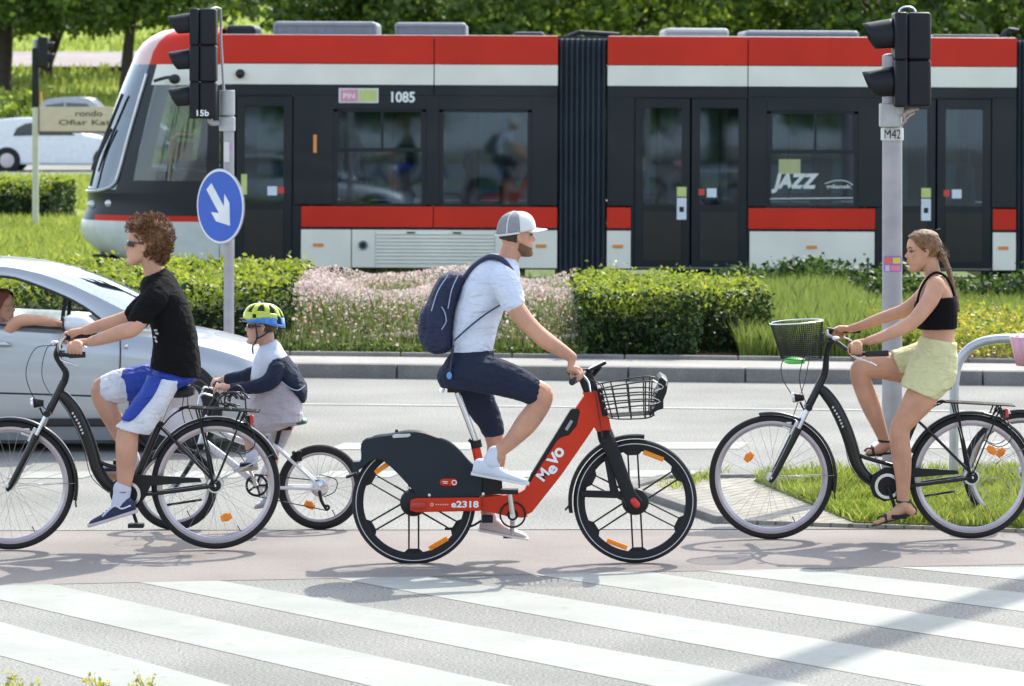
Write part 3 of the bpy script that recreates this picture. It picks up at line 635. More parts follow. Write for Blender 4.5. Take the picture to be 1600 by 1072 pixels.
# slanted window advert
text('JAZZ', TX(1205), TZ(300), TX(1279) - TX(1205), TZ(269) - TZ(300), YT + .018, M_wt2, tram, 'window_lettering', shear=.25, bold=.05)
stick('window_poster', 1216, 1250, 247, 270, mat('poster_olive', (.42, .44, .22), .6), .019)
text('gdansk', TX(1290), TZ(294), TX(1330) - TX(1290), TZ(286) - TZ(294), YT + .018, M_wt2, tram, 'window_lettering', bold=.02)
m = MB(); m.tube([(TX(1288), YT + .016, TZ(285)), (TX(1305), YT + .016, TZ(280)), (TX(1322), YT + .016, TZ(281)), (TX(1332), YT + .016, TZ(287))], .006, 6, k=3); m.tube([(TX(1202), YT + .016, TZ(309)), (TX(1332), YT + .016, TZ(307))], .007, 6); m.build('window_lettering', M_wt2, tram)
# skirt details: louvres, filler cap, handles
m = MB()
for i in range(9):
    y = 366 + i * 5.6; m.bx(TX(587), TX(772), YT - .012, YT + .002, TZ(y + 1.6), TZ(y))
m.bx(TX(585), TX(587), YT - .006, YT + .002, TZ(419), TZ(362)); m.bx(TX(772), TX(774), YT - .006, YT + .002, TZ(419), TZ(362)); m.build('louvre', mat('louvre_cream', (.60, .61, .55), .4), tram, smooth=False, bevel=.003)
m = MB(); m.cyl((TX(567), YT - .02, TZ(384)), (TX(567), YT, TZ(384)), .058, 20); m.build('filler_cap', mat('cap_grey', (.22, .24, .24), .5), tram)
m = MB(); m.cyl((TX(567), YT - .026, TZ(384)), (TX(567), YT - .019, TZ(384)), .038, 16); m.bx(TX(635), TX(648), YT - .02, YT - .001, TZ(365), TZ(363)); m.bx(TX(707), TX(720), YT - .02, YT - .001, TZ(365), TZ(363)); m.build('handle', M_dk2, tram)
m = MB(); m.cyl((TX(374), YT - .05, TZ(117)), (TX(374), YT + .02, TZ(117)), .055, 14); m.ell((TX(374), YT - .06, TZ(118)), (.045, .045, .05)); m.build('door_camera', M_dk2, tram)
# roof, floor, far structure, ends
def slab(name, x0, x1, z0, z1, mt, ins=.0, bev=.05):
    m = MB(); m.bx(TX(x0), TX(x1), YT + ins, YF - ins, z0, z1); return m.build(name, mt, tram, smooth=False, bevel=bev)
M_in = mat('tram_interior', (.38, .40, .40), .7)
for a, b in ((342, 870), (948, 1587), (1660, 2300)):
    slab('roof', a, b, TZ(57) - .06, TZ(57) + .015, M_roofg, .07, .02); slab('floor', a, b, TZ(419) - .02, TZ(412), M_blk, .062, .0)
# grey roof boxes
def rbox(x0, x1, y0, mt, yb=56, dd=.35):
    m = MB(); m.bx(TX(x0), TX(x1), YT + dd, YF - dd, TZ(yb) - .03, TZ(y0)); o = m.build('roof_unit', mt, tram, smooth=False, bevel=.05, bseg=3)
    m = MB(); n = max(2, int((x1 - x0) / 14))
    for i in range(n):
        x = x0 + 4 + (x1 - x0 - 8) * i / (n - 1); m.bx(TX(x) - .008, TX(x) + .008, YT + dd - .012, YT + dd + .01, TZ(yb - 4), TZ(y0 + 6))
    m.bx(TX(x0 + 3), TX(x1 - 3), YT + dd - .02, YT + dd + .01, TZ(y0 + 7), TZ(y0 + 5)); m.build('rib', mt, o, smooth=False)
rbox(422, 585, 34, M_roofg); rbox(613, 727, 35, M_roofg); rbox(345, 392, 40, M_dk, dd=.6); rbox(1038, 1140, 42, mat('roof_unit_pale', (.42, .42, .42), .5), 58); rbox(1165, 1345, 45, M_roofg, 60); rbox(800, 850, 49, M_dk, 57, .5); rbox(1460, 1570, 50, M_dk, 60, .5)
m = MB()
for a, b in (((872, 62), (905, 49)), ((905, 49), (968, 53)), ((1566, 60), (1584, 42)), ((1584, 42), (1600, 44))): m.tube([(TX(a[0]), YT + .6, TZ(a[1])), (TX(b[0]), YT + .6, TZ(b[1]))], .03, 8)
m.build('roof_cable', M_dk2, tram)
# bellows
M_bel = mat('bellows_rubber', (.055, .072, .092), .5, var=.12, scale=2, bump=.2, bscale=20)
def bellows(x0, x1, n=9):
    m = MB(); V = []; a, b = TX(x0), TX(x1); zt, zb = TZ(60), TZ(424)
    pr = []
    for i in range(n * 2 + 1): pr.append((a + (b - a) * i / (n * 2), .02 if i % 2 else .11))
    for s in (0, 1):
        for x, d in pr: y = YT + d if s == 0 else YF - d; V += [(x, y, zb), (x, y, zt)]
    k = len(pr) * 2; Fc = []
    for s in (0, 1):
        for i in range(len(pr) - 1): q = s * k + 2 * i; Fc.append((q, q + 2, q + 3, q + 1))
    for i in range(len(pr) - 1): q = 2 * i + 1; Fc.append((q, q + 2, k + q + 2, k + q)); Fc.append((q - 1, k + q - 1, k + q + 1, q + 1))
    m.add(V, Fc); o = m.build('bellows', M_bel, tram, smooth=False, bevel=.008)
    m = MB(); m.bx(a - .02, b + .02, YT + .14, YF - .14, zt - .12, zt + .03); m.bx(a - .01, b + .01, YT + .3, YF - .3, zb - .18, zb); m.build('bellows_frame', M_dk2, o, smooth=False)
bellows(871, 947); bellows(1588, 1659)
# interior: seats, poles, ceiling light strip
M_seat = mat('seat_shell', (.10, .11, .13), .6); M_seat2 = mat('seat_fabric', (.14, .16, .24), .85); M_pole = mat('grab_pole', (.55, .42, .06), .35)
def seat(px, yy, s):
    x = TX(px); z = .95; m = MB(); m.box((x, yy, z), (.42, .44, .07)); m.box((x - .21 * s, yy, z + .36), (.07, .44, .68), Matrix.Rotation(R(-8 * s), 3, 'Y')); m.box((x, yy, z - .25), (.10, .3, .5)); m.ell((x - .25 * s, yy, z + .76), (.05, .16, .09)); m.build('seat', M_seat2, tram, bevel=.02)
for px, s in ((532, 1), (585, 1), (640, -1), (700, 1), (760, 1), (815, -1), (1215, 1), (1268, -1), (1322, 1)):
    seat(px, YT + .42, s); seat(px, YF - .42, s)
m = MB()
for px in (510, 610, 672, 745, 1030, 1130, 1185, 1240, 1360, 1510): m.tube([(TX(px), YT + .85, .4), (TX(px), YT + .85, TZ(75))], .02, 8)
for z in (TZ(150),): m.tube([(TX(470), YT + .6, z), (TX(865), YT + .6, z)], .016, 6); m.tube([(TX(955), YT + .6, z), (TX(1585), YT + .6, z)], .016, 6)
m.build('grab_pole', M_pole, tram)
m = MB()
for px in (676, 345): m.bx(TX(px) - .02, TX(px) + .02, YT + .1, YF - .1, .5, 1.6)
m.build('partition', M_in, tram, smooth=False)
for a, b in ((456.5, 469.5), (985.5, 990), (1367.5, 1377.5), (1549.3, 1550.7)): TP('side_pillar', a, b, 322, 418, M_dk, .012, .05)
# running gear
for px in (318, 640, 1230, 1720):
    m = MB()
    for dx in (-.9, .9):
        for yy in (YT + .5, YF - .5): m.lathe((TX(px) + dx, yy, .30), [(0, -.05), (.30, -.05), (.32, 0), (.30, .05), (0, .05)], 24)
    m.bx(TX(px) - 1.4, TX(px) + 1.4, YT + .45, YF - .45, .18, .42)
    m.build('wheel_set', M_blk, tram)
# ---- cab: shell lofted over height levels, plan rounded towards the nose
LV = [(44, 300), (46, 272), (50, 254), (57, 240), (68, 225), (84, 213), (103, 206), (108, 204), (135, 193), (165, 182), (200, 170), (240, 156), (285, 143), (300, 138.5), (306, 138), (316, 139), (330, 138), (340, 133), (349, 130), (354, 128), (370, 128), (382, 134), (398, 152), (408, 175)]
LV = [(a, 800 - (800 - b) * (YT + 1.2) / YT) for a, b in LV]
NU = 36
def cabpt(py, xf, u):
    p = 2.7; L_ = (342 - xf) * SX; th = u * math.pi / 2; X = abs(math.sin(th)) ** (2 / p) * L_; Yh = 1.2 * abs(math.cos(th)) ** (2 / p)
    return X, Yh
def inset(py): return max(0., (57 - py) / 13) ** 1.6 * .55
parts = {}
for li in range(len(LV) - 1):
    (p0, x0), (p1, x1) = LV[li], LV[li + 1]; pm = (p0 + p1) / 2
    for s in (-1, 1):
        for ui in range(NU):
            u0, u1 = ui / NU, (ui + 1) / NU; um = (u0 + u1) / 2; q = cabpt(pm, (x0 + x1) / 2, um)[0] / ((342 - (x0 + x1) / 2) * SX)
            pxm = 342 - q * (342 - (x0 + x1) / 2); ap = 245 - (pm - 135) * .33            # a-pillar line in side view
            if pm < 103: k = 'roof_cap' if not (q > .74) else 'roof_cap_glare'
            elif pm > 306:
                if pm < 338: k = 'apron'
                elif pm < 351: k = 'red_stripe' if pxm > 140 else 'apron'
                else: k = 'bumper'
                if pxm > 330 - (0 if pm > 338 else 0) and False: k = 'apron'
            elif pm < 135 and q < .66: k = 'cornice_panel'
            elif q > .70: k = 'windshield' if (q > .74 and 104 < pm < 302) else 'pillar'
            elif q > .63 or q < .06 or pm < 140 or pm > 287: k = 'pillar'
            else: k = 'cab_window'
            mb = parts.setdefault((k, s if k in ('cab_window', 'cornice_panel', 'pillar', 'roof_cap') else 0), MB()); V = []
            for (pp, xx, uu) in ((p0, x0, u0), (p0, x0, u1), (p1, x1, u1), (p1, x1, u0)):
                X, Yh = cabpt(pp, xx, uu); Yh = max(0, Yh - inset(pp) * (Yh / 1.2)); V.append((TX(342) - X, YT + 1.2 + s * Yh, TZ(pp)))
            mb.add(V, [(0, 1, 2, 3) if s < 0 else (3, 2, 1, 0)])
CM = {'roof_cap': M_red, 'roof_cap_glare': mat('tram_red_glare', (.66, .42, .37), .3, coat=.4), 'apron': M_dk, 'red_stripe': M_red, 'bumper': mat('tram_bumper', (.60, .62, .60), .35, coat=.3), 'cornice_panel': M_cream, 'pillar': M_dk, 'windshield': M_gl2, 'cab_window': glass('cab_side_glass', (.34, .42, .44), .04, .03, (.85, .93, 1), .05)}  # front of the red roof cap painted pale pink as sun glare
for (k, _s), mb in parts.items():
    o = mb.build({'pillar': 'cab_pillar', 'roof_cap_glare': 'roof_cap', 'cab_window': 'cab_window'}.get(k, k), CM[k], tram, angle=180, fixn=False)
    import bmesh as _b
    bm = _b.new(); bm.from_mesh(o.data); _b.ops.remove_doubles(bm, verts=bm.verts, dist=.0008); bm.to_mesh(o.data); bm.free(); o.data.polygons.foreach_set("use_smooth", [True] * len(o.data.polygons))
TP('apron', 343, 366, 321, 338, M_dk, .002, .05); TP('red_waist_panel', 343, 366, 338.5, 351, M_red, .002, .05); TP('skirt_panel', 343, 366, 351.5, 404, MATS['tram_bumper'], .001, .05)
# white windshield rim, wiper, mirror arm, cab inside, headlight
def cabP(py, q, out=.012):
    L = [a for a in LV]; 
    for i in range(len(L) - 1):
        if L[i][0] <= py <= L[i + 1][0]: xf = L[i][1] + (L[i + 1][1] - L[i][1]) * (py - L[i][0]) / (L[i + 1][0] - L[i][0]); break
    X = q * (342 - xf) * SX; Yh = 1.2 * (1 - q ** 2.7) ** (1 / 2.7); return Vector((TX(342) - X - out * .7, YT + 1.2 - Yh - out, TZ(py)))
m = MB(); m.tube([cabP(a, b) for a, b in ((118, .735), (160, .738), (220, .745), (270, .75), (292, .77), (301, .85), (304, .95), (305, .995))], .019, 8, k=4); m.build('windshield_trim', mat('trim_silver', (.6, .62, .64), .3, .6), tram)
m = MB(); m.tube([cabP(296, .93, .05), cabP(250, .935, .05), cabP(205, .90, .04)], .018, 6, k=3); m.tube([cabP(270, .96, .05), cabP(150, .90, .05)], .022, 6); m.build('wiper', M_dk2, tram)
m = MB(); m.tube([(TX(240), YT - .02, TZ(129)), (TX(258), YT - .1, TZ(124)), (TX(277), YT - .2, TZ(122))], .02, 8, k=3); m.ell((TX(274), YT - .22, TZ(126)), (.07, .03, .06)); m.build('rear_camera_arm', M_dk2, tram)
m = MB(); m.ell(cabP(325, .93, -.02), (.09, .05, .055)); m.ell(cabP(322, .80, -.02), (.07, .04, .05)); m.build('headlight', mat('headlight_lens', (.65, .68, .72), .1, .3), tram)
m = MB(); m.bx(TX(215), TX(330), YT + .5, YF - .5, TZ(330), TZ(268)); m.build('driver_console', M_blk, tram, smooth=False, bevel=.03)
m = MB(); m.box((TX(290), YT + 1.2, TZ(262)), (.45, .5, .12)); m.box((TX(308), YT + 1.2, TZ(222)), (.12, .5, .8), Matrix.Rotation(R(8), 3, 'Y')); m.ell((TX(312), YT + 1.2, TZ(165)), (.06, .15, .13)); m.build('driver_seat', M_seat, tram, bevel=.03)
m = MB(); m.tube([(TX(262), YT + .25, TZ(300)), (TX(265), YT + .25, TZ(222)), (TX(300), YT + .25, TZ(215))], .03, 8, k=3); m.box((TX(283), YT + .35, TZ(240)), (.22, .03, .22)); m.build('cab_barrier', mat('cab_orange', (.50, .24, .06), .5), tram)
tram.rotation_euler = (0, .0045, 0)
# ================================================================ BICYCLES
M_tyre = mat('tyre_rubber', (.011, .011, .012), .8, bump=.3, bscale=300); M_rim = mat('rim_alloy', (.46, .42, .45), .35, .8, bump=.05); M_chr = mat('bright_alloy', (.66, .67, .68), .22, .95)
M_bb = mat('bike_black', (.006, .006, .0065), .3, coat=.35, var=.1, spec=.3); M_bbm = mat('bike_black_matt', (.010, .011, .012), .5, spec=.3); M_spk = mat('spoke_steel', (.42, .42, .44), .35, .8)
M_orr = mat('reflector_orange', (.95, .36, .01), .3, coat=.3, trans=.3, bump=.3, bscale=400); M_rrd = mat('reflector_red', (.55, .015, .015), .2, coat=.8); M_cable = mat('cable_black', (.02, .02, .022), .5)
M_grip = mat('grip_rubber', (.02, .02, .021), .8, bump=.4, bscale=400)

class BP:                                     # builds a bicycle part in its own plane
    def __init__(s, Y0, f=None): s.Y = Y0; s.f = f or (lambda px, py: (px, py))
    def __call__(s, px, py, dy=0.):            # near/far points: px,py measured in the middle plane
        px, py = s.f(px, py); v = W(px, py, s.Y); v.y += dy; return v

def wheel(root, c, Rr, tw=.019, rim_d=.035, rim_m=None, spokes=32, refl=None, name='wheel', rimw=.011, hub=.018):
    c = Vector(c); wh = bpy.data.objects.new(name, None); wh.location = c - origin(root); wh.parent = root; SC.collection.objects.link(wh); wh.empty_display_size = .1
    m = MB(); n = 12; prof = [(Rr - tw + tw * math.cos(2 * math.pi * j / n), tw * .92 * math.sin(2 * math.pi * j / n)) for j in range(n)]; m.lathe(c, prof, 72); m.build('tyre', M_tyre, wh)
    ri = Rr - 2 * tw + .004; m = MB(); m.lathe(c, [(ri + .003, -rimw), (ri + .003, rimw), (ri - rim_d * .45, rimw * 1.05), (ri - rim_d, rimw * .35), (ri - rim_d, -rimw * .35), (ri - rim_d * .45, -rimw * 1.05)], 72); m.build('rim', rim_m or M_rim, wh, angle=25)
    if spokes:
        m = MB()
        for i in range(spokes):
            a = 2 * math.pi * i / spokes + .04; s = 1 if i % 2 else -1; b = a + (1.25 if (i // 2) % 2 else -1.25); e = c + Vector((math.cos(a), 0, math.sin(a))) * (ri - rim_d + .004); h = c + Vector((math.cos(b) * .024, s * .03, math.sin(b) * .024)); m.tube([h, e], .0009, 4, caps=False)
        m.build('spokes', M_spk, wh)
        m = MB(); m.lathe(c, [(hub, -.032), (hub * 1.5, -.031), (hub * 1.5, -.027), (hub, -.026), (hub * .8, 0), (hub, .026), (hub * 1.5, .027), (hub * 1.5, .031), (hub, .032), (.004, .034), (.004, -.034)], 24); m.cyl(c + Vector((0, -.065, 0)), c + Vector((0, .065, 0)), .005, 8); m.cyl(c + Vector((0, -.068, 0)), c + Vector((0, -.058, 0)), .009, 8); m.build('hub', M_chr, wh)
        a = R(-62); e = c + Vector((math.cos(a), 0, math.sin(a))) * (ri - rim_d); m = MB(); m.tube([e, e - (e - c).normalized() * .035], .003, 6); m.build('valve', M_cable, wh)
    if refl is not None:
        for a, rr in refl:
            q = Matrix.Rotation(-a, 3, 'Y'); p = c + Vector((math.cos(a), 0, math.sin(a))) * rr; m = MB(); m.box(p + Vector((0, -.004, 0)), (.034, .012, .062), q); m.box(p + Vector((0, -.002, 0)) , (.045, .008, .03), q); m.build('reflector', M_orr, wh, bevel=.004)
    return wh
def fender(root, c, r, a0, a1, mt, w_=.026, name='fender', th=.0035):
    m = MB(); pr = [(r - .012, -w_), (r - .002, -w_ * .85), (r + .004, 0), (r - .002, w_ * .85), (r - .012, w_)]; pr = pr + [(x - th, y * .93) for x, y in reversed(pr)]
    m.lathe(c, pr, 40, 0, R(a0), R(a1)); return m.build(name, mt, root, angle=60)

def city_bike(P, label, z_root, basket=False, frame=None, fwd=1, hb=None, rackstuff=False, grp='black city bicycles with luggage racks', k=1., full=True, spk=32, cat='bicycle', kick=True):
    M_f = frame or M_bb; base = P(1361, 843); root = thing('city_bicycle', (base.x, base.y, 0.008), label, cat, grp)
    FC, RC, RR = P(1205, 745.5), P(1517, 744.5), .352 * k
    wheel(root, FC, RR, rim_d=.030, refl=[(R(138), .17)], spokes=spk); wheel(root, RC, RR, rim_d=.030, refl=[(R(52), .19) if basket else (R(-72), .19)], hub=.03, spokes=spk)
    def T(pts, r, name, mt, par=root, n=10, kk=4, **kw):
        m = MB(); m.tube([P(*p) for p in pts], r, n, k=kk, **kw); return m.build(name, mt, par)
    # fork
    fk = MB()
    for s in (-1, 1):
        fk.tube([P(1202, 752, s * .052), P(1208, 744, s * .054), P(1222, 717, s * .056), P(1247, 668, s * .056)], [.012, .017, .018, .021], 10, k=3)
    fk.tube([P(1247, 668, -.056), P(1250, 662, 0), P(1247, 668, .056)], .014, 8, k=3); fork = fk.build('fork', M_f, root)
    m = MB()
    for s in (-1, 1): m.tube([P(1245, 672, s * .056), P(1262, 638, s * .056)], .0125, 10)
    m.build('stanchion', M_chr, fork); m = MB(); m.tube([P(1263, 636, -.068), P(1263, 636, .068)], .019, 12); m.build('fork_crown', M_bbm, fork)
    m = MB()
    for s in (-1, 1): m.box(P(1240, 668, s * .04), (.02, .012, .085), Matrix.Rotation(R(25), 3, 'Y')); m.box(P(1232, 660, s * .03), (.03, .014, .012)); m.box(P(1229, 668, s * .022), (.05, .010, .012), Matrix.Rotation(R(20), 3, 'Y'))
    m.build('brake', M_chr, fork, bevel=.002)
    T([(1264, 634), (1287, 588)], .0225, 'head_tube', M_f, kk=0, n=14)
    hb = hb or {}
    ox, oz = hb.get('o', (0, 0))
    stm = [(1287, 590), (1290, 575), (1291 + ox * .5, 560 + oz * .4), (1294 + ox, 545 + oz), (1300 + ox, 529 + oz)]
    st = T(stm, [.020, .019, .0165, .016, .018], 'stem', M_bbm)
    hp = hb.get('pts') or [(1380, 546, -.30), (1345, 547, -.305), (1322, 543, -.28), (1308, 534, -.16), (1300, 528, 0), (1297, 527, .14), (1300, 521, .25), (1325, 522, .30), (1352, 522, .30)]
    T(hp, .0115, 'handlebar', M_bbm, st); g0, g1 = hp[0], hp[1]; e0, e1 = hp[-1], hp[-2]
    for a, b in ((g0, g1), (e0, e1)): T([a, b], .0165, 'grip', M_grip, st, kk=0, n=12)
    for a, b, c_, s in ((hp[1], hp[2], hp[0], -1), (hp[-2], hp[-3], hp[-1], 1)):
        m = MB(); m.tube([P(b[0], b[1] + 4, b[2]), P((a[0] + b[0]) / 2 - 4, b[1] + 10, b[2] + s * .03), P(a[0] + 4, a[1] + 12, a[2] + s * .02), P(a[0] + 16, a[1] + 18, a[2])], [.006, .006, .005, .004], 8, k=3); m.build('brake_lever', M_chr, st)
        m = MB(); m.tube([P(b[0] - 2, b[1], b[2]), P(b[0] + 6, b[1] + 1, b[2])], .020, 12); m.build('shifter', M_bbm, st)
    m = MB(); q = hp[3]; m.ell(P(q[0] - 6, q[1] - 8, q[2]), (.022, .022, .014)); m.build('bell', M_chr, st)
    m = MB()
    cb = hb.get('cables') or [[(1297, 531, -.1), (1262, 540, -.12), (1248, 590, -.06), (1262, 640, -.05)], [(1297, 531, .1), (1272, 545, .1), (1258, 600, .06), (1236, 662, .03)]]
    for c_ in cb: m.tube([P(*p) for p in c_], .0025, 5, k=6)
    m.tube([P(1280, 615, -.03), P(1300, 645, -.035), P(1318, 690, -.035), P(1330, 733, -.03), P(1360, 760, -.02)], .0025, 5, k=4); m.build('cable', M_cable, root)
    # frame
    fr = MB(); fr.tube([P(*p) for p in ((1277, 606), (1286, 610), (1303, 632), (1319, 664), (1330, 694), (1338, 722), (1352, 743), (1372, 755), (1386, 758))], [.020, .030, .035, .037, .036, .035, .033, .030, .026], 16, k=4, ratio=.62)
    fr.tube([P(1385, 760), P(1434, 648)], [.021, .019], 12); fr.cyl(P(1385, 758, -.036), P(1385, 758, .036), .026, 16)
    for s in (-1, 1):
        fr.tube([P(1431, 655, s * .018), P(1450, 672, s * .035), P(1516, 738, s * .062)], .0085, 8, k=2); fr.tube([P(1385, 760, s * .028), P(1428, 757, s * .045), P(1517, 745, s * .064)], .0105, 8, k=2)
    fr.tube([P(1333, 706), P(1352, 715), P(1398, 728)], .012, 8, k=3)
    fr.build('frame', M_f, root, angle=60)
    m = MB()
    for i, (x, y) in enumerate(((1300, 638), (1303, 643), (1306, 648), (1309, 653), (1311, 658), (1313, 663), (1315, 668))): m.box(P(x + 1, y - 2, -.0245), (.010, .002, .012), Matrix.Rotation(R(28), 3, 'Y'))
    m.build('frame_decal', mat('decal_white', (.6, .6, .6), .4), root, smooth=False)
    T([(1434, 648), (1449, 612)], .013, 'seat_post', M_chr, kk=0)
    m = MB(); m.loft([(P(1418, 604).x, P(1418, 604).z, P(1418, 609).x, P(1418, 609).z, P(0, 0).y, .012), (P(1430, 600).x, P(1430, 600).z, P(1430, 611).x, P(1430, 611).z, P(0, 0).y, .025), (P(1452, 598).x, P(1452, 598).z, P(1452, 613).x, P(1452, 613).z, P(0, 0).y, .06), (P(1473, 595).x, P(1473, 595).z, P(1474, 612).x, P(1474, 612).z, P(0, 0).y, .09), (P(1485, 597).x, P(1485, 597).z, P(1485, 608).x, P(1485, 608).z, P(0, 0).y, .075)], 18); m.build('saddle', M_grip, root)
    # chaincase, cranks, kickstand
    m = MB(); o = [(1358, 760), (1362, 740), (1380, 729), (1400, 728), (1494, 733), (1497, 739), (1420, 745), (1412, 762), (1400, 778), (1380, 782), (1364, 774)]; q = [P(*p) for p in o]; m.prism([(v.x, v.z) for v in q], q[0].y - .058, q[0].y - .046); m.build('chain_guard', M_bbm, root, bevel=.003)
    m = MB(); m.lathe(P(1385, 758, -.052), [(.055, -.012), (.072, -.012), (.072, -.006), (.055, -.006)], 30); m.build('chainring', M_chr, root)
    cr = hb.get('crank', 75); L_ = .170; ca = R(cr)
    for s, a in ((-1, -ca), (1, -ca + math.pi)):
        b = P(1385, 758, s * .075); e = b + Vector((math.cos(a) * L_, s * .012, math.sin(a) * L_)); m = MB(); m.tube([b, e], [.012, .009], 8, ratio=.7); c_ = m.build('crank', M_bbm if s < 0 else M_chr, root)
        m = MB(); m.box(e + Vector((0, s * .055, 0)), (.085, .075, .022)); m.cyl(e, e + Vector((0, s * .08, 0)), .007, 8); m.build('pedal', M_bbm, c_, bevel=.004)
    if kick: T([(1431, 775, .03), (1436, 778, .06), (1494, 770, .08)], .007, 'kickstand', M_bbm)
    m = MB(); m.cyl(RC + Vector((0, -.06, 0)), RC + Vector((0, .05, 0)), .034, 16); m.build('hub_gear', M_bbm, root)
    # fenders and rack
    f1 = fender(root, FC, RR + .018, -13, 101, M_f); f2 = fender(root, RC, RR + .018, 22, 158, M_f)
    m = MB()
    for s in (-1, 1): m.tube([FC + Vector((0, s * .05, 0)), FC + Vector((math.cos(R(2)) * (RR + .01), s * .022, math.sin(R(2)) * (RR + .01)))], .002, 5); m.tube([P(1517, 740, s * .06), RC + Vector((math.cos(R(28)) * (RR + .01), s * .022, math.sin(R(28)) * (RR + .01)))], .002, 5)
    m.build('fender_stay', M_chr, f1); dd_ = lambda a: FC + Vector((math.cos(R(a)) * (RR + .018), 0, math.sin(R(a)) * (RR + .018))); m = MB(); m.tube([dd_(-11), dd_(-15), dd_(-19) + Vector((.012, 0, 0))], .005, 6, ratio=4); m.build('mudflap', M_grip, f1)
    m = MB()
    for y in (-.065, -.022, .022, .065): m.tube([P(1462, 632 if abs(y) > .03 else 629, y), P(1472, 627, y), P(1584, 633, y)], .0045, 6)
    for x in (1478, 1500, 1540, 1580): m.tube([P(x, 627 + (x - 1472) * .053, -.065), P(x, 627 + (x - 1472) * .053, .065)], .0045, 6)
    for s in (-1, 1):
        for a, b in (((1512, 738), (1493, 628)), ((1514, 736), (1505, 690)), ((1519, 736), (1562, 632)), ((1505, 690), (1488, 628)), ((1545, 660), (1562, 640)), ((1562, 636), (1569, 660)), ((1555, 632), (1548, 650))): m.tube([P(a[0], a[1], s * .066), P(b[0], b[1], s * .066)], .0045, 6)
        m.tube([P(1464, 630, s * .05), P(1448, 642, s * .03), P(1437, 655, s * .02)], .004, 6, k=3)
        m.tube([P(1556, 640, s * .07), P(1574, 660, s * .08), P(1577, 684, s * .08), P(1560, 696, s * .08), P(1540, 690, s * .08)], .003, 5, k=5)
    rk = m.build('luggage_rack', M_bbm, root)
    m = MB(); m.box(P(1572, 645, 0), (.022, .07, .05)); m.build('rear_light', M_rrd, root, bevel=.006); m = MB(); m.box(P(1566, 645, 0), (.02, .06, .04)); m.build('light_bracket', M_bbm, root)
    m = MB(); q = Matrix.Rotation(R(-90), 3, 'Y'); m.tube([P(1262, 634), P(1256, 640), P(1250, 628)], .006, 6); m.tube([P(1256, 621), P(1247, 621), P(1240, 621)], [.018, .024, .030], 14); hl = m.build('headlight', M_bbm, root)
    m = MB(); m.tube([P(1241, 621), P(1237, 621.5)], [.031, .026], 16); m.build('lens', mat('lamp_lens', (.75, .76, .78), .08, .5, coat=1), hl)
    if rackstuff:
        m = MB()
        for i in range(7):
            r_ = random.Random(i); x = 1538 + i * 3.2; pts = []
            for j in range(9):
                a = j / 8 * math.pi * 1.5; pts.append(P(x + 13 * math.cos(a) * (1 + .2 * r_.random()) - 4, 617 - 10 * math.sin(a) - r_.random() * 3, r_.uniform(-.04, .04)))
            m.tube(pts, .0045, 6, k=3)
        m.tube([P(1530, 632), P(1533, 606), P(1548, 594), P(1560, 604), P(1563, 630)], .0045, 6, k=5)
        m.build('bungee_cord', M_cable, rk)
    return root

# right bicycle with basket, its rider is the girl
PR = BP(21.74)
bR = city_bike(PR, 'black low-step city bicycle with dark wire front basket, ridden by the girl', 0, basket=True, hb={'crank': 71})
# its basket
m = MB(); cx, cz = PR(1244, 503).x, PR(1244, 503).z; bt = PR(1252, 560).z; dxb = PR(1252, 560).x - cx
def bpt(a, t): return Vector((cx + dxb * t + math.cos(a) * (.150 - .035 * t), PR.Y + math.sin(a) * (.17 - .045 * t), cz + (bt - cz) * t))
for i in range(72): m.tube([bpt(2 * math.pi * i / 72, 0), bpt(2 * math.pi * i / 72, 1)], .0016, 4, caps=False)
for j in range(1, 19): m.tube([bpt(2 * math.pi * i / 36, j / 18) for i in range(36)], .0016, 4, closed=True)
for j in range(-6, 7): t = j / 7; m.tube([bpt(math.acos(t), 1), bpt(-math.acos(t), 1)], .0016, 4)
bk = m.build('basket', M_bbm, bR); m = MB(); m.tube([bpt(2 * math.pi * i / 36, 0) + Vector((0, 0, .01 * math.cos(2 * math.pi * i / 36))) for i in range(36)], .0042, 8, closed=True); m.build('basket_rim', M_chr, bk)
m = MB(); m.tube([PR(1236, 563), PR(1222, 566), PR(1222, 590), PR(1236, 615)], .003, 5, k=4); m.box(PR(1284, 530), (.02, .06, .07)); m.build('basket_bracket', M_cable, bk)
m = MB(); m.loft([(PR(1225, 562).x, PR(0, 560).z, PR(1225, 0).x, PR(0, 566).z, PR.Y - .05, .02), (PR(1232, 0).x, PR(0, 557).z, PR(1232, 0).x, PR(0, 568).z, PR.Y - .05, .05), (PR(1246, 0).x, PR(0, 557).z, PR(1246, 0).x, PR(0, 568).z, PR.Y - .05, .05), (PR(1256, 0).x, PR(0, 559).z, PR(1256, 0).x, PR(0, 567).z, PR.Y - .05, .03)], 14)
tag(m.build('bottle', mat('lime_plastic', (.10, .62, .10), .4)), 'small bright green bottle at the bottom of the wire bicycle basket', 'bottle')
# left bicycle
PL = BP(21.24, lambda x, y: (337 + (x - 1517) * 1.030, 757 + (y - 744.5) * 1.030))
def PLi(px, py): return 1517 + (px - 337) / 1.030, 744.5 + (py - 757) / 1.030
def cv(l): return [(*PLi(a, b), c) for a, b, c in l]
hbl = {'o': (PLi(94, 538)[0] - 1300, PLi(94, 538)[1] - 529), 'crank': 71,
       'pts': cv([(143, 548, -.30), (118, 549, -.305), (104, 546, -.28), (97, 541, -.15), (94, 537, 0), (93, 535, .13), (96, 531, .25), (110, 531, .29), (134, 531, .29)]),
       'cables': cv([(92, 538, -.1), (60, 542, -.12), (44, 580, -.1), (55, 620, -.06), (75, 640, -.04)]) and [cv([(92, 538, -.1), (60, 542, -.12), (44, 580, -.1), (55, 620, -.06), (75, 640, -.04)]), cv([(92, 538, .1), (70, 546, .1), (63, 590, .08), (85, 630, .04)])]}
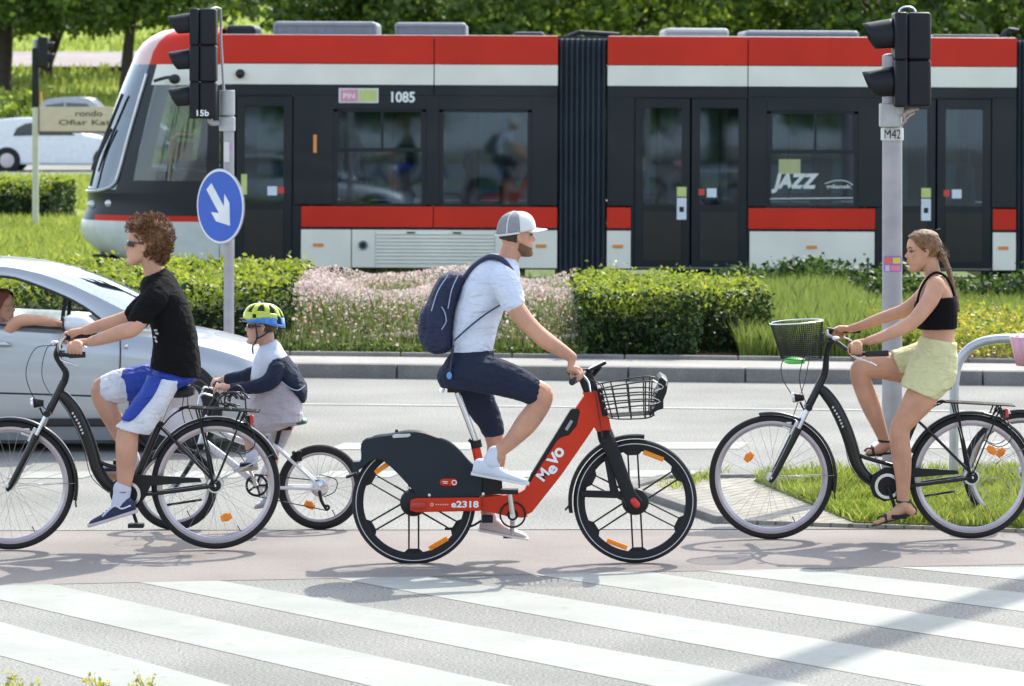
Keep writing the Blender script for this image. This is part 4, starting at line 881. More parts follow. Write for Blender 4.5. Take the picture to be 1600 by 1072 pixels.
bL = city_bike(PL, 'black low-step city bicycle with bungee cords on its rack, ridden by the curly-haired teenager', 0, hb=hbl, rackstuff=True, k=1.015)
# third city bicycle, at the right edge behind the girl, by the steel barrier
P3 = BP(22.75, lambda x, y: (1597 + (x - 1205) * .955, 737 + (y - 745.5) * .955))
b3 = city_bike(P3, 'bicycle half out of frame at the right edge behind the girl, with pink basket', 0, grp='black city bicycles with luggage racks', spk=24)
m = MB()
c0 = W(1612, 548, 22.75)
for i in range(14):
    a0_, a1_ = 2 * math.pi * i / 14, 2 * math.pi * (i + 1) / 14
    def bb(a, t): return c0 + Vector((math.cos(a) * (.13 - .04 * t), math.sin(a) * (.13 - .04 * t), .085 - .17 * t))
    m.add([bb(a0_, 0), bb(a1_, 0), bb(a1_, 1), bb(a0_, 1)], [(0, 1, 2, 3)])
m.add([bb(2 * math.pi * i / 14, 1) for i in range(14)], [tuple(range(14))])
m.build('basket', mat('pink_plastic', (.70, .38, .47), .5), b3, solid=.006)

# ---------------------------------------------------------------- red e-bike
PE = BP(20.68); M_er = mat('ebike_red', (.56, .035, .010), .42, coat=.0, var=.04, spec=.25); M_en = mat('ebike_graphite', (.012, .019, .027), .55, bump=.1, bscale=300, spec=.3); M_eb = mat('ebike_black', (.008, .008, .010), .5, spec=.3)
base = PE(820, 880); eb = thing('electric_bicycle', (base.x, base.y, .008), 'red step-through shared e-bike with dark rear skirt and front basket, ridden by the man', 'bicycle')
def ewheel(c, off, refl):
    wh = bpy.data.objects.new('wheel', None); wh.location = c - origin(eb); wh.parent = eb; SC.collection.objects.link(wh)
    Rr = .3335; tw = .021; m = MB(); n = 14; m.lathe(c, [(Rr - tw + tw * math.cos(2 * math.pi * j / n), tw * math.sin(2 * math.pi * j / n)) for j in range(n)], 80); m.build('tyre', M_tyre, wh)
    m = MB(); m.lathe(c, [(.3085, -.0205), (.3125, -.0208), (.3125, -.0190), (.3085, -.0188)], 80); m.build('reflective_band', mat('reflective_grey', (.55, .57, .58), .4), wh)
    m = MB(); m.lathe(c, [(.299, -.015), (.299, .015), (.282, .014), (.271, .008), (.271, -.008), (.282, -.014)], 80)
    for i in range(6):
        a = R(off + 60 * i); d = Vector((math.cos(a), 0, math.sin(a))); t = Vector((-d.z, 0, d.x))
        for s in (-1, 1): m.tube([c + d * .052 + t * s * .026, c + d * .268 + t * s * .026], [.0052, .0045], 6)
        o = []
        for k_ in range(9): bb_ = a + R(-11 + 22 * k_ / 8); o.append(Vector((math.cos(bb_), 0, math.sin(bb_))) * (.273))
        for dd, w_ in ((.248, .029), (.248, -.029)): o.append(d * dd - t * w_ * -1 if False else d * dd + t * w_)
        m.prism([((c + q).x, (c + q).z) for q in o], c.y - .009, c.y + .009)
    m.build('rim', M_eb, wh, angle=35)
    m = MB(); m.lathe(c, [(.006, -.045), (.045, -.045), (.068, -.034), (.074, -.018), (.074, .018), (.060, .034), (.045, .045), (.006, .045)], 32); m.build('hub', M_eb, wh)
    for a, rr, la in refl:
        p = c + Vector((math.cos(a), 0, math.sin(a))) * rr; q = Matrix.Rotation(-la, 3, 'Y'); m = MB(); m.box(p + Vector((0, -.008, 0)), (.115, .014, .026), q); m.box(p + Vector((0, -.0155, 0)), (.085, .004, .014), q); m.build('reflector', M_orr, wh, bevel=.006)
    return wh
ER, EF = PE(646.5, 785), PE(992.5, 783)
def ra(c, p): v = p - c; return math.atan2(v.z, v.x), math.hypot(v.x, v.z)
wr = ewheel(ER, 30, [(*ra(ER, PE(685, 849)), R(30)), (*ra(ER, PE(600, 729)), R(35))]); wf = ewheel(EF, 33, [(*ra(EF, PE(1021, 712)), R(-21)), (*ra(EF, PE(964, 850)), R(-21))])
def pr(name, o, d0, d1, mt, bevel=.006, par=eb, P=PE, bseg=3):
    q = [P(*p) for p in o]; m = MB(); m.prism([(v.x, v.z) for v in q], P.Y + d0, P.Y + d1); return m.build(name, mt, par, bevel=bevel, bseg=bseg, angle=35)
def c3(l): return [(530 + a / 3.153, 560 + b / 3.153) for a, b in l]
def c4(l): return [(820 + a / 2.979, 540 + b / 2.979) for a, b in l]
def smooth2(l, k=4): q = spline([*l], k); return [(float(a[0]), float(a[1])) for a in q]
skirt_o = smooth2(c3([(70, 560), (66, 515), (108, 500), (112, 412), (180, 385), (260, 374), (330, 360), (400, 361), (470, 382), (540, 415), (590, 458), (640, 515), (700, 560)]), 3) + c3([(704, 600), (704, 672), (660, 684), (380, 686)]) + smooth2(c3([(376, 660), (330, 608), (285, 560), (240, 518), (205, 497), (160, 500), (110, 540)]), 3)
for s in (-1, 1): pr('skirt_guard', skirt_o, s * .040 - .006, s * .040 + .006, M_en, .005)
pts = smooth2(c3([(112, 430), (180, 388), (260, 377), (330, 363), (400, 364), (470, 385), (540, 418), (590, 461), (640, 518), (700, 563)]), 3)
m = MB(); m.tube([PE(*p) for p in pts], .012, 8, ratio=3.2); m.build('rear_mudguard', M_en, eb)
pr('skirt_slot', c3([(262, 378), (275, 370), (350, 366), (354, 376), (340, 384), (268, 388)]), -.0485, -.0455, mat('pale_plastic', (.55, .57, .55), .5), .001)
m = MB(); m.tube([PE(*c3([(283, 372)])[0]), PE(*c3([(283, 350)])[0])], .009, 8); m.box(PE(*c3([(90, 520)])[0]), (.05, .09, .03)); m.box(PE(*c3([(60, 575)])[0]), (.06, .08, .012), Matrix.Rotation(R(-20), 3, 'Y')); m.build('rear_light', M_eb, eb, bevel=.004)
m = MB(); v = PE(*c3([(540, 606)])[0]); m.tube([v + Vector((-.028, -.050, 0)), v + Vector((.028, -.050, 0))], .020, 16, ratio=.35, round_=True); bd = m.build('skirt_badge', M_er, eb); m = MB(); m.lathe(v + Vector((.030, -.0575, 0)), [(.009, 0), (.014, 0), (.014, -.002), (.009, -.002)], 20); m.box(v + Vector((-.018, -.058, .004)), (.028, .002, .004)); m.box(v + Vector((-.018, -.058, -.004)), (.022, .002, .003)); m.build('badge_mark', M_wt, bd)
m = MB()
for x, y in ((445, 668), (710, 662), (340, 632)): m.cyl(PE(*c3([(x, y)])[0]) + Vector((0, -.052, 0)), PE(*c3([(x, y)])[0]) + Vector((0, -.03, 0)), .008, 10)
m.build('bolt', M_chr, eb)
# frame: chain stay, bottom-bracket sweep, wide down tube and head tube
cs = c3([(352, 692), (350, 742), (380, 752), (700, 745), (700, 678), (380, 682)])
for s in (-1, 1): pr('chain_stay', cs, s * .062 - .009, s * .062 + .009, M_er, .008)
fo = c3([(690, 682), (820, 670), (890, 657)]) + c4([(0, 668), (18, 632), (135, 448), (236, 290), (276, 232), (268, 218), (352, 204), (384, 300), (402, 388), (372, 402), (334, 398), (322, 378), (300, 412), (170, 600), (34, 772), (2, 788)]) + c3([(930, 776), (900, 782), (840, 778), (760, 758), (690, 744)])
pr('frame', fo, -.034, .034, M_er, .016, bseg=4)
bat = c4([(12, 640), (28, 598), (150, 400), (212, 298), (224, 291), (252, 293), (256, 310), (240, 372), (205, 414), (170, 424), (150, 440), (40, 610), (14, 650)])
pr('battery', bat, -.038, .038, M_eb, .004)
m = MB(); q = c4([(205, 368)])[0]; m.box(PE(*q) + Vector((0, -.040, 0)), (.060, .003, .016), Matrix.Rotation(R(-58), 3, 'Y')); m.build('battery_label', mat('label_grey', (.30, .32, .32), .5), eb, smooth=False)
for s in (-1, 1):
    pass
# logo: letters run up the tube; M is larger, the e sits low
dt = math.atan2(788 - 215, 0 - 0) if False else R(52)
o_ = PE(*c4([(88, 632)])[0]); ca, sa = math.cos(dt), math.sin(dt)
for ch, t, w_, h_, lo in (('M', 0, .056, .058, .0), ('e', .058, .048, .046, -.020), ('V', .098, .062, .060, .004), ('o', .150, .052, .052, .006)):
    text(ch, o_.x + t * ca - lo * sa, o_.z + t * sa + lo * ca, w_, h_, PE.Y - .0365, M_wt, eb, 'logo', ang=dt, bold=.035, depth=.003)
q = PE(*c3([(553, 728)])[0]); text('e2318', q.x, q.z, .150 * .98, .036, PE.Y - .0725, M_wt, eb, 'bike_number', bold=.03, depth=.002)
m = MB(); q = PE(*c3([(458, 713)])[0]); m.lathe(q + Vector((0, -.0725, 0)), [(.004, 0), (.010, 0), (.010, -.002), (.004, -.002)], 16)
for i in range(6): m.box(q + Vector((.024 + i * .012, -.0730, 0)), (.008, .002, .007))
m.build('small_print', mat('pink_print', (.75, .35, .28), .5), eb)
m = MB(); v = PE(*c3([(392, 718)])[0]); m.tube([v + Vector((-.022, -.074, 0)), v + Vector((.022, -.074, 0))], .021, 14, ratio=.4, round_=True); m.build('axle_cover', mat('dark_red', (.38, .035, .02), .4), eb)
m = MB(); v = EF + Vector((0, -.085, 0)); m.tube([v + Vector((-.012, 0, .010)), v + Vector((.006, 0, -.010))], .018, 12, ratio=.6, round_=True); m.build('axle_cap', mat('cap_red', (.60, .02, .02), .35), eb)
pr('motor_cover', c3([(700, 562), (800, 575), (806, 664), (704, 672)]), -.036, .036, M_eb, .006)
m = MB(); m.tube([PE(*c3([(700, 560)])[0]), PE(*c3([(672, 436)])[0])], .024, 14); m.build('seat_tube', M_er, eb)
m = MB(); m.tube([PE(*c3([(678, 440)])[0]), PE(*c3([(671, 404)])[0])], .030, 14); m.tube([PE(*c3([(650, 400)])[0]), PE(*c3([(640, 412)])[0])], .010, 8); m.build('seat_clamp', M_eb, eb)
m = MB(); m.tube([PE(*c3([(674, 412)])[0]), PE(*c3([(582, 168)])[0])], .0165, 14); m.build('seat_post', M_chr, eb)
m = MB(); Yc = PE.Y
for (x, zt, zb, hw) in ((0, 0, 0, 0),): pass
def sx(px, py): v = PE(px, py); return v.x, v.z
m.loft([(*sx(684, 586), *sx(684, 596), Yc, .07), (*sx(694, 584), *sx(694, 606), Yc, .085), (*sx(712, 587), *sx(712, 607), Yc, .06), (*sx(732, 590), *sx(732, 603), Yc, .03), (*sx(752, 592), *sx(752, 600), Yc, .018)], 18); m.box(PE(712, 610), (.09, .05, .02)); m.build('saddle', M_grip, eb)
m = MB(); m.tube([PE(692, 606), PE(689, 612)], .014, 8); m.build('saddle_clip', M_chr, eb)
# cranks
BBc = PE(801, 803); m = MB(); m.cyl(BBc + Vector((0, -.05, 0)), BBc + Vector((0, .05, 0)), .03, 20); m.lathe(BBc + Vector((0, -.042, 0)), [(.062, 0), (.072, 0), (.072, .006), (.062, .006)], 30); m.build('bottom_bracket', M_eb, eb)
for s, e in ((-1, PE(796, 763)), (1, PE(800, 842))):
    e = Vector((e.x, PE.Y + s * .10, e.z)); m = MB(); m.tube([BBc + Vector((0, s * .085, 0)), e], [.015, .012], 10, ratio=.6); m.cyl(BBc + Vector((0, s * .07, 0)), BBc + Vector((0, s * .094, 0)), .015, 10); c_ = m.build('crank', M_chr, eb)
    m = MB(); m.box(e + Vector((.0, s * .055, 0)), (.095, .085, .024)); m.cyl(e, e + Vector((0, s * .09, 0)), .008, 8); m.build('pedal', M_bbm, c_, bevel=.004)
m = MB(); m.tube([PE(*c3([(700, 800)])[0]), PE(*c3([(640, 830)])[0]), PE(*c3([(520, 840)])[0])], .007, 8, k=3); m.box(PE(*c3([(730, 790)])[0]), (.06, .05, .04)); m.build('kickstand', M_eb, eb, bevel=.004)
# fork, mudguard, stem, bars
m = MB(); m.loft([(*sx(*c4([(334, 396)])[0]), *sx(*c4([(404, 388)])[0]), Yc, .035), (*sx(*c4([(342, 440)])[0]), *sx(*c4([(420, 425)])[0]), Yc, .070), (*sx(*c4([(360, 480)])[0]), *sx(*c4([(428, 465)])[0]), Yc, .078)], 16, e=3); fk = m.build('fork', M_eb, eb)
for s in (-1, 1):
    m = MB(); m.loft([(*sx(*c4([(352, 450)])[0]), *sx(*c4([(424, 440)])[0]), Yc + s * .062, .016), (*sx(*c4([(400, 560)])[0]), *sx(*c4([(462, 540)])[0]), Yc + s * .066, .015), (*sx(*c4([(450, 690)])[0]), *sx(*c4([(506, 660)])[0]), Yc + s * .068, .013), (*sx(*c4([(470, 745)])[0]), *sx(*c4([(545, 715)])[0]), Yc + s * .068, .012)], 14, e=3.5); m.build('fork_leg', M_eb, fk)
f = fender(eb, EF, .358, 82, 190, M_eb, .034, 'front_mudguard', .006)
pr('mudguard_brace', c4([(255, 668), (262, 700), (450, 706), (470, 690), (450, 672)]), -.062, -.046, M_eb, .003, f); pr('mudguard_brace', c4([(368, 520), (400, 700), (440, 690), (392, 500)]), -.060, -.048, M_eb, .003, f)
m = MB(); m.tube([PE(*c4([(215, 735)])[0]), PE(*c4([(188, 765)])[0])], .006, 8, ratio=4); m.build('mudflap', M_grip, f)
m = MB(); m.loft([(*sx(*c4([(272, 215)])[0]), *sx(*c4([(345, 205)])[0]), Yc, .034), (*sx(*c4([(255, 170)])[0]), *sx(*c4([(330, 165)])[0]), Yc, .032), (*sx(*c4([(238, 128)])[0]), *sx(*c4([(312, 118)])[0]), Yc, .036), (*sx(*c4([(240, 112)])[0]), *sx(*c4([(300, 105)])[0]), Yc, .032)], 16, e=3); st = m.build('stem', M_eb, eb)
m = MB(); m.tube([PE(893, 589, -.33), PE(900, 587, -.25), PE(909, 583, -.15), PE(914, 581, 0), PE(909, 583, .15), PE(900, 587, .25), PE(893, 589, .33)], .0115, 10, k=3); m.build('handlebar', M_eb, st)
for s in (-1, 1): m = MB(); m.tube([PE(892, 589.5, s * .345), PE(903, 585.5, s * .21)], .017, 12); m.build('grip', M_grip, st); m = MB(); m.tube([PE(908, 580, s * .19), PE(918, 592, s * .22), PE(921, 606, s * .27)], [.006, .006, .004], 8, k=3); m.build('brake_lever', M_chr, st)
m = MB(); m.box(PE(933, 572, -.02), (.105, .085, .016), Matrix.Rotation(R(-26), 3, 'Y')); m.build('phone_mount', M_eb, st, bevel=.004); m = MB(); m.box(PE(932, 570, -.02), (.10, .078, .006), Matrix.Rotation(R(-26), 3, 'Y')); m.build('phone', mat('phone_silver', (.5, .52, .54), .2, .6), st, bevel=.002)
m = MB(); m.tube([PE(922, 592), PE(938, 572)], .012, 8); m.build('mount_arm', M_eb, st)
# wire basket
m = MB(); tr = c4([(338, 192), (410, 178), (560, 155), (612, 160)]); br_ = c4([(385, 325), (440, 332), (560, 328), (600, 312)])
def bk_(l, w_): return [PE(x, y, w_) for x, y in l]
hw = .16
for l, w_ in ((tr, hw), (c4([(350, 218), (440, 212), (560, 205), (622, 215)]), hw - .008), (c4([(362, 252), (440, 246), (560, 238), (620, 245)]), hw - .014), (c4([(372, 288), (440, 278), (560, 268), (612, 272)]), hw - .02), (br_, hw - .03)):
    for s in (-1, 1): m.tube(bk_(l, s * w_), .0042, 6, k=3)
    m.tube([PE(*l[0], -w_), PE(*l[0], w_)], .0042, 6)
for t in (.12, .3, .48, .66, .84):
    def at(l): n_ = t * 3; i = min(2, int(n_)); u = n_ - i; return (l[i][0] + (l[i + 1][0] - l[i][0]) * u, l[i][1] + (l[i + 1][1] - l[i][1]) * u)
    a_, b_ = at(tr), at(br_)
    for s in (-1, 1): m.tube([PE(*a_, s * hw), PE(*b_, s * (hw - .03))], .0038, 6)
    m.tube([PE(*b_, -hw + .03), PE(*b_, hw - .03)], .0038, 6)
for i in range(-2, 3): m.tube([PE(*br_[0], i * .045), PE(*br_[3], i * .045)], .0038, 6)
bs = m.build('basket', M_cable, eb)
pr('basket_front', c4([(618, 148), (632, 132), (662, 150), (655, 205), (640, 240), (640, 282), (612, 290), (580, 312), (576, 296), (606, 270), (600, 225), (622, 190)]), -.165, .165, M_eb, .005, bs)
m = MB(); m.tube([PE(*q, -.168) for q in c4([(590, 150), (640, 180), (600, 200)])], .004, 6, k=3); m.tube([PE(*q, -.168) for q in c4([(585, 226), (625, 248), (580, 262)])], .004, 6, k=3); m.tube([PE(*q, -.17) for q in c4([(630, 134), (655, 155), (652, 175)])], .005, 6); m.build('basket_clip', M_chr, bs)
m = MB(); m.box(PE(*c4([(360, 262)])[0]), (.03, .08, .15), Matrix.Rotation(R(-12), 3, 'Y')); m.build('basket_bracket', M_eb, bs, bevel=.004)
m = MB()
for c_ in ([(318, 200, -.05), (330, 240, -.055), (345, 330, -.05), (360, 420, -.07)], [(300, 150, -.1), (345, 170, -.12), (360, 200, -.06)]): m.tube([PE(*c4([(p[0], p[1])])[0], p[2]) for p in c_], .003, 5, k=4)
m.build('cable', M_cable, eb)

# ---------------------------------------------------------------- child's bicycle
PC = BP(22.23); M_cw = mat('kids_frame_white', (.68, .69, .70), .3, coat=.5)
base = PC(388, 827); cb = thing('child_bicycle', (base.x, base.y, .008), 'small mountain bicycle with white frame and green saddle, ridden by the helmeted child', 'bicycle')
CR, CF_ = PC(500, 761), PC(273, 762)
wheel(cb, CR, .246, .024, .016, M_rim, 28, [(R(-120), .12)]); wheel(cb, CF_, .246, .024, .016, M_rim, 28, [(R(200), .12)])
m = MB(); m.tube([PC(402, 757), PC(432, 694)], .016, 10); m.tube([PC(427, 702), PC(380, 690), PC(324, 668)], .019, 10, k=2); m.tube([PC(402, 757), PC(360, 722), PC(318, 690)], .021, 10, k=2)
for s in (-1, 1): m.tube([PC(431, 697, s * .02), PC(500, 759, s * .055)], .0095, 8); m.tube([PC(403, 759, s * .03), PC(436, 761, s * .045), PC(500, 762, s * .056)], .0105, 8)
m.cyl(PC(402, 757, -.035), PC(402, 757, .035), .022, 14); m.tube([PC(326, 650), PC(314, 694)], .021, 12); m.build('frame', M_cw, cb)
m = MB()
for s in (-1, 1): m.tube([PC(313, 700, s * .045), PC(292, 735, s * .05), PC(273, 763, s * .05)], [.016, .014, .010], 8, k=2)
m.box(PC(314, 697), (.04, .13, .035)); fk = m.build('fork', M_bb, cb)
m = MB(); m.tube([PC(326, 652), PC(330, 634), PC(338, 622)], .015, 10); st = m.build('stem', M_bbm, cb)
m = MB(); m.tube([PC(344, 611, -.26), PC(338, 612, -.12), PC(338, 620, -.03), PC(338, 620, .03), PC(336, 604, .12), PC(338, 604, .26)], .011, 8, k=3); m.build('handlebar', M_bbm, st)
for a, b in (((345, 611, -.28), (341, 611, -.16)), ((339, 603, .28), (336, 603, .16))): m = MB(); m.tube([PC(*a), PC(*b)], .016, 10); m.build('grip', M_grip, st)
m = MB(); m.tube([PC(336, 616, -.14), PC(318, 612, -.16), PC(314, 628, -.2)], .006, 6, k=3); m.tube([PC(330, 610, .12), PC(316, 608, .14), PC(310, 622, .2)], .006, 6, k=3); m.build('brake_lever', M_chr, st)
m = MB()
for q in ([(334, 616, -.1), (300, 600, -.1), (286, 640, -.05), (300, 690, -.02)], [(334, 616, .1), (306, 596, .1), (292, 630, .05), (316, 690, .02)], [(320, 655, -.03), (360, 690, -.03), (400, 745, -.04)]): m.tube([PC(*p) for p in q], .003, 5, k=5)
m.build('cable', M_cable, cb)
m = MB(); m.tube([PC(431, 696), PC(437, 672)], .013, 10); m.build('seat_post', M_bbm, cb)
Yk = PC.Y; sk = lambda a, b: (PC(a, b).x, PC(a, b).z)
m = MB(); m.loft([(*sk(424, 661), *sk(424, 665), Yk, .015), (*sk(438, 657), *sk(438, 668), Yk, .03), (*sk(458, 653), *sk(458, 666), Yk, .06), (*sk(474, 652), *sk(475, 663), Yk, .075), (*sk(480, 655), *sk(480, 661), Yk, .05)], 16); m.build('saddle', mat('saddle_green', (.01, .12, .075), .4, coat=.3), cb)
m = MB(); m.box(PC(445, 669), (.08, .04, .02)); m.build('saddle_clamp', M_bbm, cb)
bb_ = PC(402, 757); m = MB(); m.lathe(bb_ + Vector((0, -.05, 0)), [(.052, 0), (.066, 0), (.066, .005), (.052, .005)], 28)
for i in range(5): a = 2 * math.pi * i / 5; m.tube([bb_ + Vector((0, -.048, 0)), bb_ + Vector((math.cos(a) * .054, -.048, math.sin(a) * .054))], .006, 6)
m.build('chainring', M_bbm, cb)
for s, a in ((-1, R(112)), (1, R(-68))):
    e = bb_ + Vector((math.cos(a) * .14, s * .09, math.sin(a) * .14)); m = MB(); m.tube([bb_ + Vector((0, s * .07, 0)), e], [.012, .009], 8); c_ = m.build('crank', M_chr, cb); m = MB(); m.box(e + Vector((0, s * .05, 0)), (.075, .07, .02)); m.build('pedal', M_bbm, c_, bevel=.003)
m = MB(); m.lathe(CR + Vector((0, -.04, 0)), [(.010, 0), (.052, 0), (.052, -.006), (.030, -.018), (.010, -.02)], 24); m.build('sprocket', M_chr, cb)
m = MB(); m.tube([PC(500, 766, -.065), PC(503, 780, -.07), PC(510, 792, -.07)], .010, 8, k=2); m.lathe(PC(512, 791, -.07), [(.004, -.006), (.018, -.006), (.018, .006), (.004, .006)], 14); m.tube([PC(507, 775, -.06), PC(524, 766, -.06), PC(526, 748, -.06), PC(500, 740, -.055)], .003, 5, k=4); m.build('derailleur', M_bbm, cb)
m = MB(); a = [(402, 740, -.05), (500, 750, -.05)]; m.tube([PC(*p) for p in a], .0035, 5); m.tube([PC(402, 774, -.05), PC(512, 796, -.06)], .0035, 5); m.build('chain', M_cable, cb)
m = MB(); m.tube([PC(463, 722, 0), PC(459, 705, -.03)], .012, 8); m.box(PC(468, 712, 0), (.03, .07, .06)); m.build('rear_brake', M_bbm, cb, bevel=.003)
# ================================================================ PEOPLE
def skin(name, c): 
    m = mat(name, c, .55, var=.13, scale=9, bump=.12, bscale=160, spec=.35); b = m.node_tree.nodes["Principled BSDF"]; b.inputs["Subsurface Weight"].default_value = .12; b.inputs["Subsurface Radius"].default_value = (.02, .008, .004); b.inputs["Subsurface Scale"].default_value = .4; return m
S_man = skin('skin_tan', (.52, .275, .18)); S_teen = skin('skin_light_tan', (.55, .30, .20)); S_girl = skin('skin_warm', (.54, .285, .18)); S_kid = skin('skin_fair', (.58, .34, .25))  # even base skin tones
HEAD = [(0, .068, .030, .024), (.006, .080, .018, .033), (.018, .086, .004, .041), (.034, .085, -.022, .049), (.046, .081, -.036, .054), (.058, .0845, -.048, .057), (.068, .0835, -.058, .059), (.078, .0835, -.066, .061), (.092, .0845, -.078, .064), (.110, .083, -.088, .067), (.126, .080, -.094, .069), (.137, .0775, -.098, .0705), (.150, .085, -.100, .073), (.165, .0865, -.102, .0745), (.182, .082, -.101, .0745), (.200, .070, -.094, .069), (.215, .050, -.078, .057), (.226, .024, -.052, .038), (.231, .002, -.022, .015)]
class Head:
    def __init__(s, chin, Y, face, sc=1., tilt=0., yaw=0.):    # chin: world point under the chin centre (x of ear axis), face +1 looks right
        s.c = Vector(chin); s.k = sc; s.f = face; s.t = tilt; s.yw = yaw
        s.M = Matrix.Rotation(yaw, 3, 'Z') @ Matrix.Rotation(-tilt * face, 3, 'Y')   # tilt>0 looks up
    def p(s, x, y, z):
        if z > .137: z = .118 + (z - .137) * 1.202
        elif z > 0: z *= .8613
        v = Vector((x * s.f, y, z - .08)) * s.k; return s.c + s.M @ v + Vector((0, 0, .08 * s.k))
    def skull(s, mb, slim=1., jaw=1.):
        n = 28; V = []; Fc = []
        S = spline([(a, b, c_, d) for a, b, c_, d in HEAD], 2)
        for z, fx, bx, w_ in S:
            for j in range(n):
                t = 2 * math.pi * j / n; ct, st = math.cos(t), math.sin(t); fq = fx * (jaw if z < .05 else 1); x = (fq + bx) / 2 + (fq - bx) / 2 * math.copysign(abs(ct) ** .92, ct); y = w_ * slim * st * (1 - .20 * max(0, ct) ** 1.5) * (1.02)
                V.append(s.p(x, y, z))
        m = len(S)
        for i in range(m - 1):
            for j in range(n): a = i * n + j; b = i * n + (j + 1) % n; Fc.append((a, b, b + n, a + n))
        Fc += [tuple(range(n - 1, -1, -1)), tuple(range((m - 1) * n, m * n))]; mb.add(V, Fc)
        # nose, lips, brow, ears
        mb.tube([s.p(.074, 0, .140), s.p(.086, 0, .122), s.p(.0960, 0, .107), s.p(.0875, 0, .099)], [.0065, .0075, .0092, .0075], 10, round_=True)
        for y in (-1, 1): mb.ell(s.p(.084, y * .010, .1005), (.010 * s.k, .0075 * s.k, .0065 * s.k))
        mb.ell(s.p(.0795, 0, .0775), (.0100 * s.k, .021 * s.k, .0055 * s.k)); mb.ell(s.p(.0785, 0, .066), (.0100 * s.k, .019 * s.k, .0062 * s.k)); mb.ell(s.p(.077, 0, .020), (.014 * s.k, .018 * s.k, .013 * s.k))
        for y in (-1, 1):
            mb.tube([s.p(.076, y * .010, .148), s.p(.074, y * .030, .152), s.p(.060, y * .048, .147)], .0065 * s.k, 8, round_=True)
            mb.ell(s.p(-.002, y * .074, .118), (.010 * s.k, .009 * s.k, .020 * s.k))
            mb.tube([s.p(.006, y * .075, .098), s.p(-.004, y * .079, .100), s.p(-.014, y * .084, .118), s.p(-.016, y * .086, .134), s.p(-.006, y * .083, .146), s.p(.004, y * .077, .140)], .0050 * s.k, 8, k=2, round_=True)
            mb.ell(s.p(.062, y * .040, .118), (.014 * s.k, .012 * s.k, .012 * s.k))
    def eyes(s, par, iris=(.05, .03, .02), brow=None, lips=None):
        for y in (-1, 1):
            m = MB(); m.ell(s.p(.0625, y * .032, .1345), (  .0118 * s.k,) * 3); e = m.build('eye', mat('eye_white', (.34, .30, .28), .25), par)
            m = MB(); m.ell(s.p(.0705, y * .0345, .1345), (.0064 * s.k,) * 3); m.build('iris', mat('iris_dark', iris, .1), e)
            m = MB(); m.tube([s.p(.062, y * .045, .138), s.p(.074, y * .040, .1425), s.p(.079, y * .028, .141), s.p(.077, y * .020, .137)], .0024 * s.k, 6, k=3); m.build('eyelashes', mat('lash', (.03, .02, .015), .7), e)
            if brow: m = MB(); m.tube([s.p(.066, y * .046, .153), s.p(.079, y * .034, .158), s.p(.0845, y * .016, .153)], [.0018, .0032, .003], 6, k=3, ratio=.8); m.build('eyebrow', brow, par)
        if lips:
            m = MB(); m.tube([s.p(.076, -.022, .0725), s.p(.0850, -.010, .0765), s.p(.0875, 0, .0755), s.p(.0850, .010, .0765), s.p(.076, .022, .0725)], [.002, .0042, .0045, .0042, .002], 8, k=3); m.tube([s.p(.077, -.018, .0705), s.p(.0842, -.008, .0670), s.p(.0865, 0, .0665), s.p(.0842, .008, .0670), s.p(.077, .018, .0705)], [.002, .0042, .005, .0042, .002], 8, k=3); m.build('lips', lips, par)

def hand(mb, wrist, P, a, f, rb=.017, sc=1., thumb=1):
    # hand closed on a bar at P with direction a (towards the thumb side); f: direction the knuckles face
    wrist = Vector(wrist); P = Vector(P); a = Vector(a).normalized(); f = Vector(f); f = (f - a * f.dot(a)).normalized(); up = a.cross(f); up = up if up.z > 0 else -up
    def arc(o, th, r): return P + a * o + (f * math.sin(th) + up * math.cos(th)) * r
    pc = P + up * (rb + .016) * 1.0 - f * .022 * sc
    mb.tube([wrist, (wrist + pc) / 2 + up * .004, pc, P + up * (rb + .013) + f * .012], [.019 * sc, .021 * sc, .027 * sc, .022 * sc], 12, ratio=[1., 1.1, 1.35, 1.5], round_=True)
    for i in range(4):                          # palm ridge, knuckles, curled fingers
        o = (.032 - i * .0205) * sc; k = (1, 1.06, 1.0, .84)[i] * sc; r = rb + .0095 * sc
        pts = [P + a * (o * .8) + up * (rb + .017) - f * .018, arc(o, .35, r + .007 * k), arc(o, 1.05, r + .009 * k), arc(o, 1.75, r + .0035), arc(o, 2.5, r), arc(o, 3.25, r + .001)]
        mb.tube(pts, [.012 * sc, .0112 * sc, .0102 * sc, .0092 * sc, .0085 * sc, .0075 * sc], 9, k=3, round_=True)
    o = .040 * sc * thumb
    mb.tube([pc + a * .020 * thumb - f * .006, P + a * o + up * (rb + .006) - f * (rb + .004), P + a * (o + .006) - f * (rb + .010) - up * .006, P + a * o * .9 - f * (rb * .5 + .004) - up * (rb + .010)], [.014 * sc, .0118 * sc, .0105 * sc, .009 * sc], 9, k=3, round_=True)

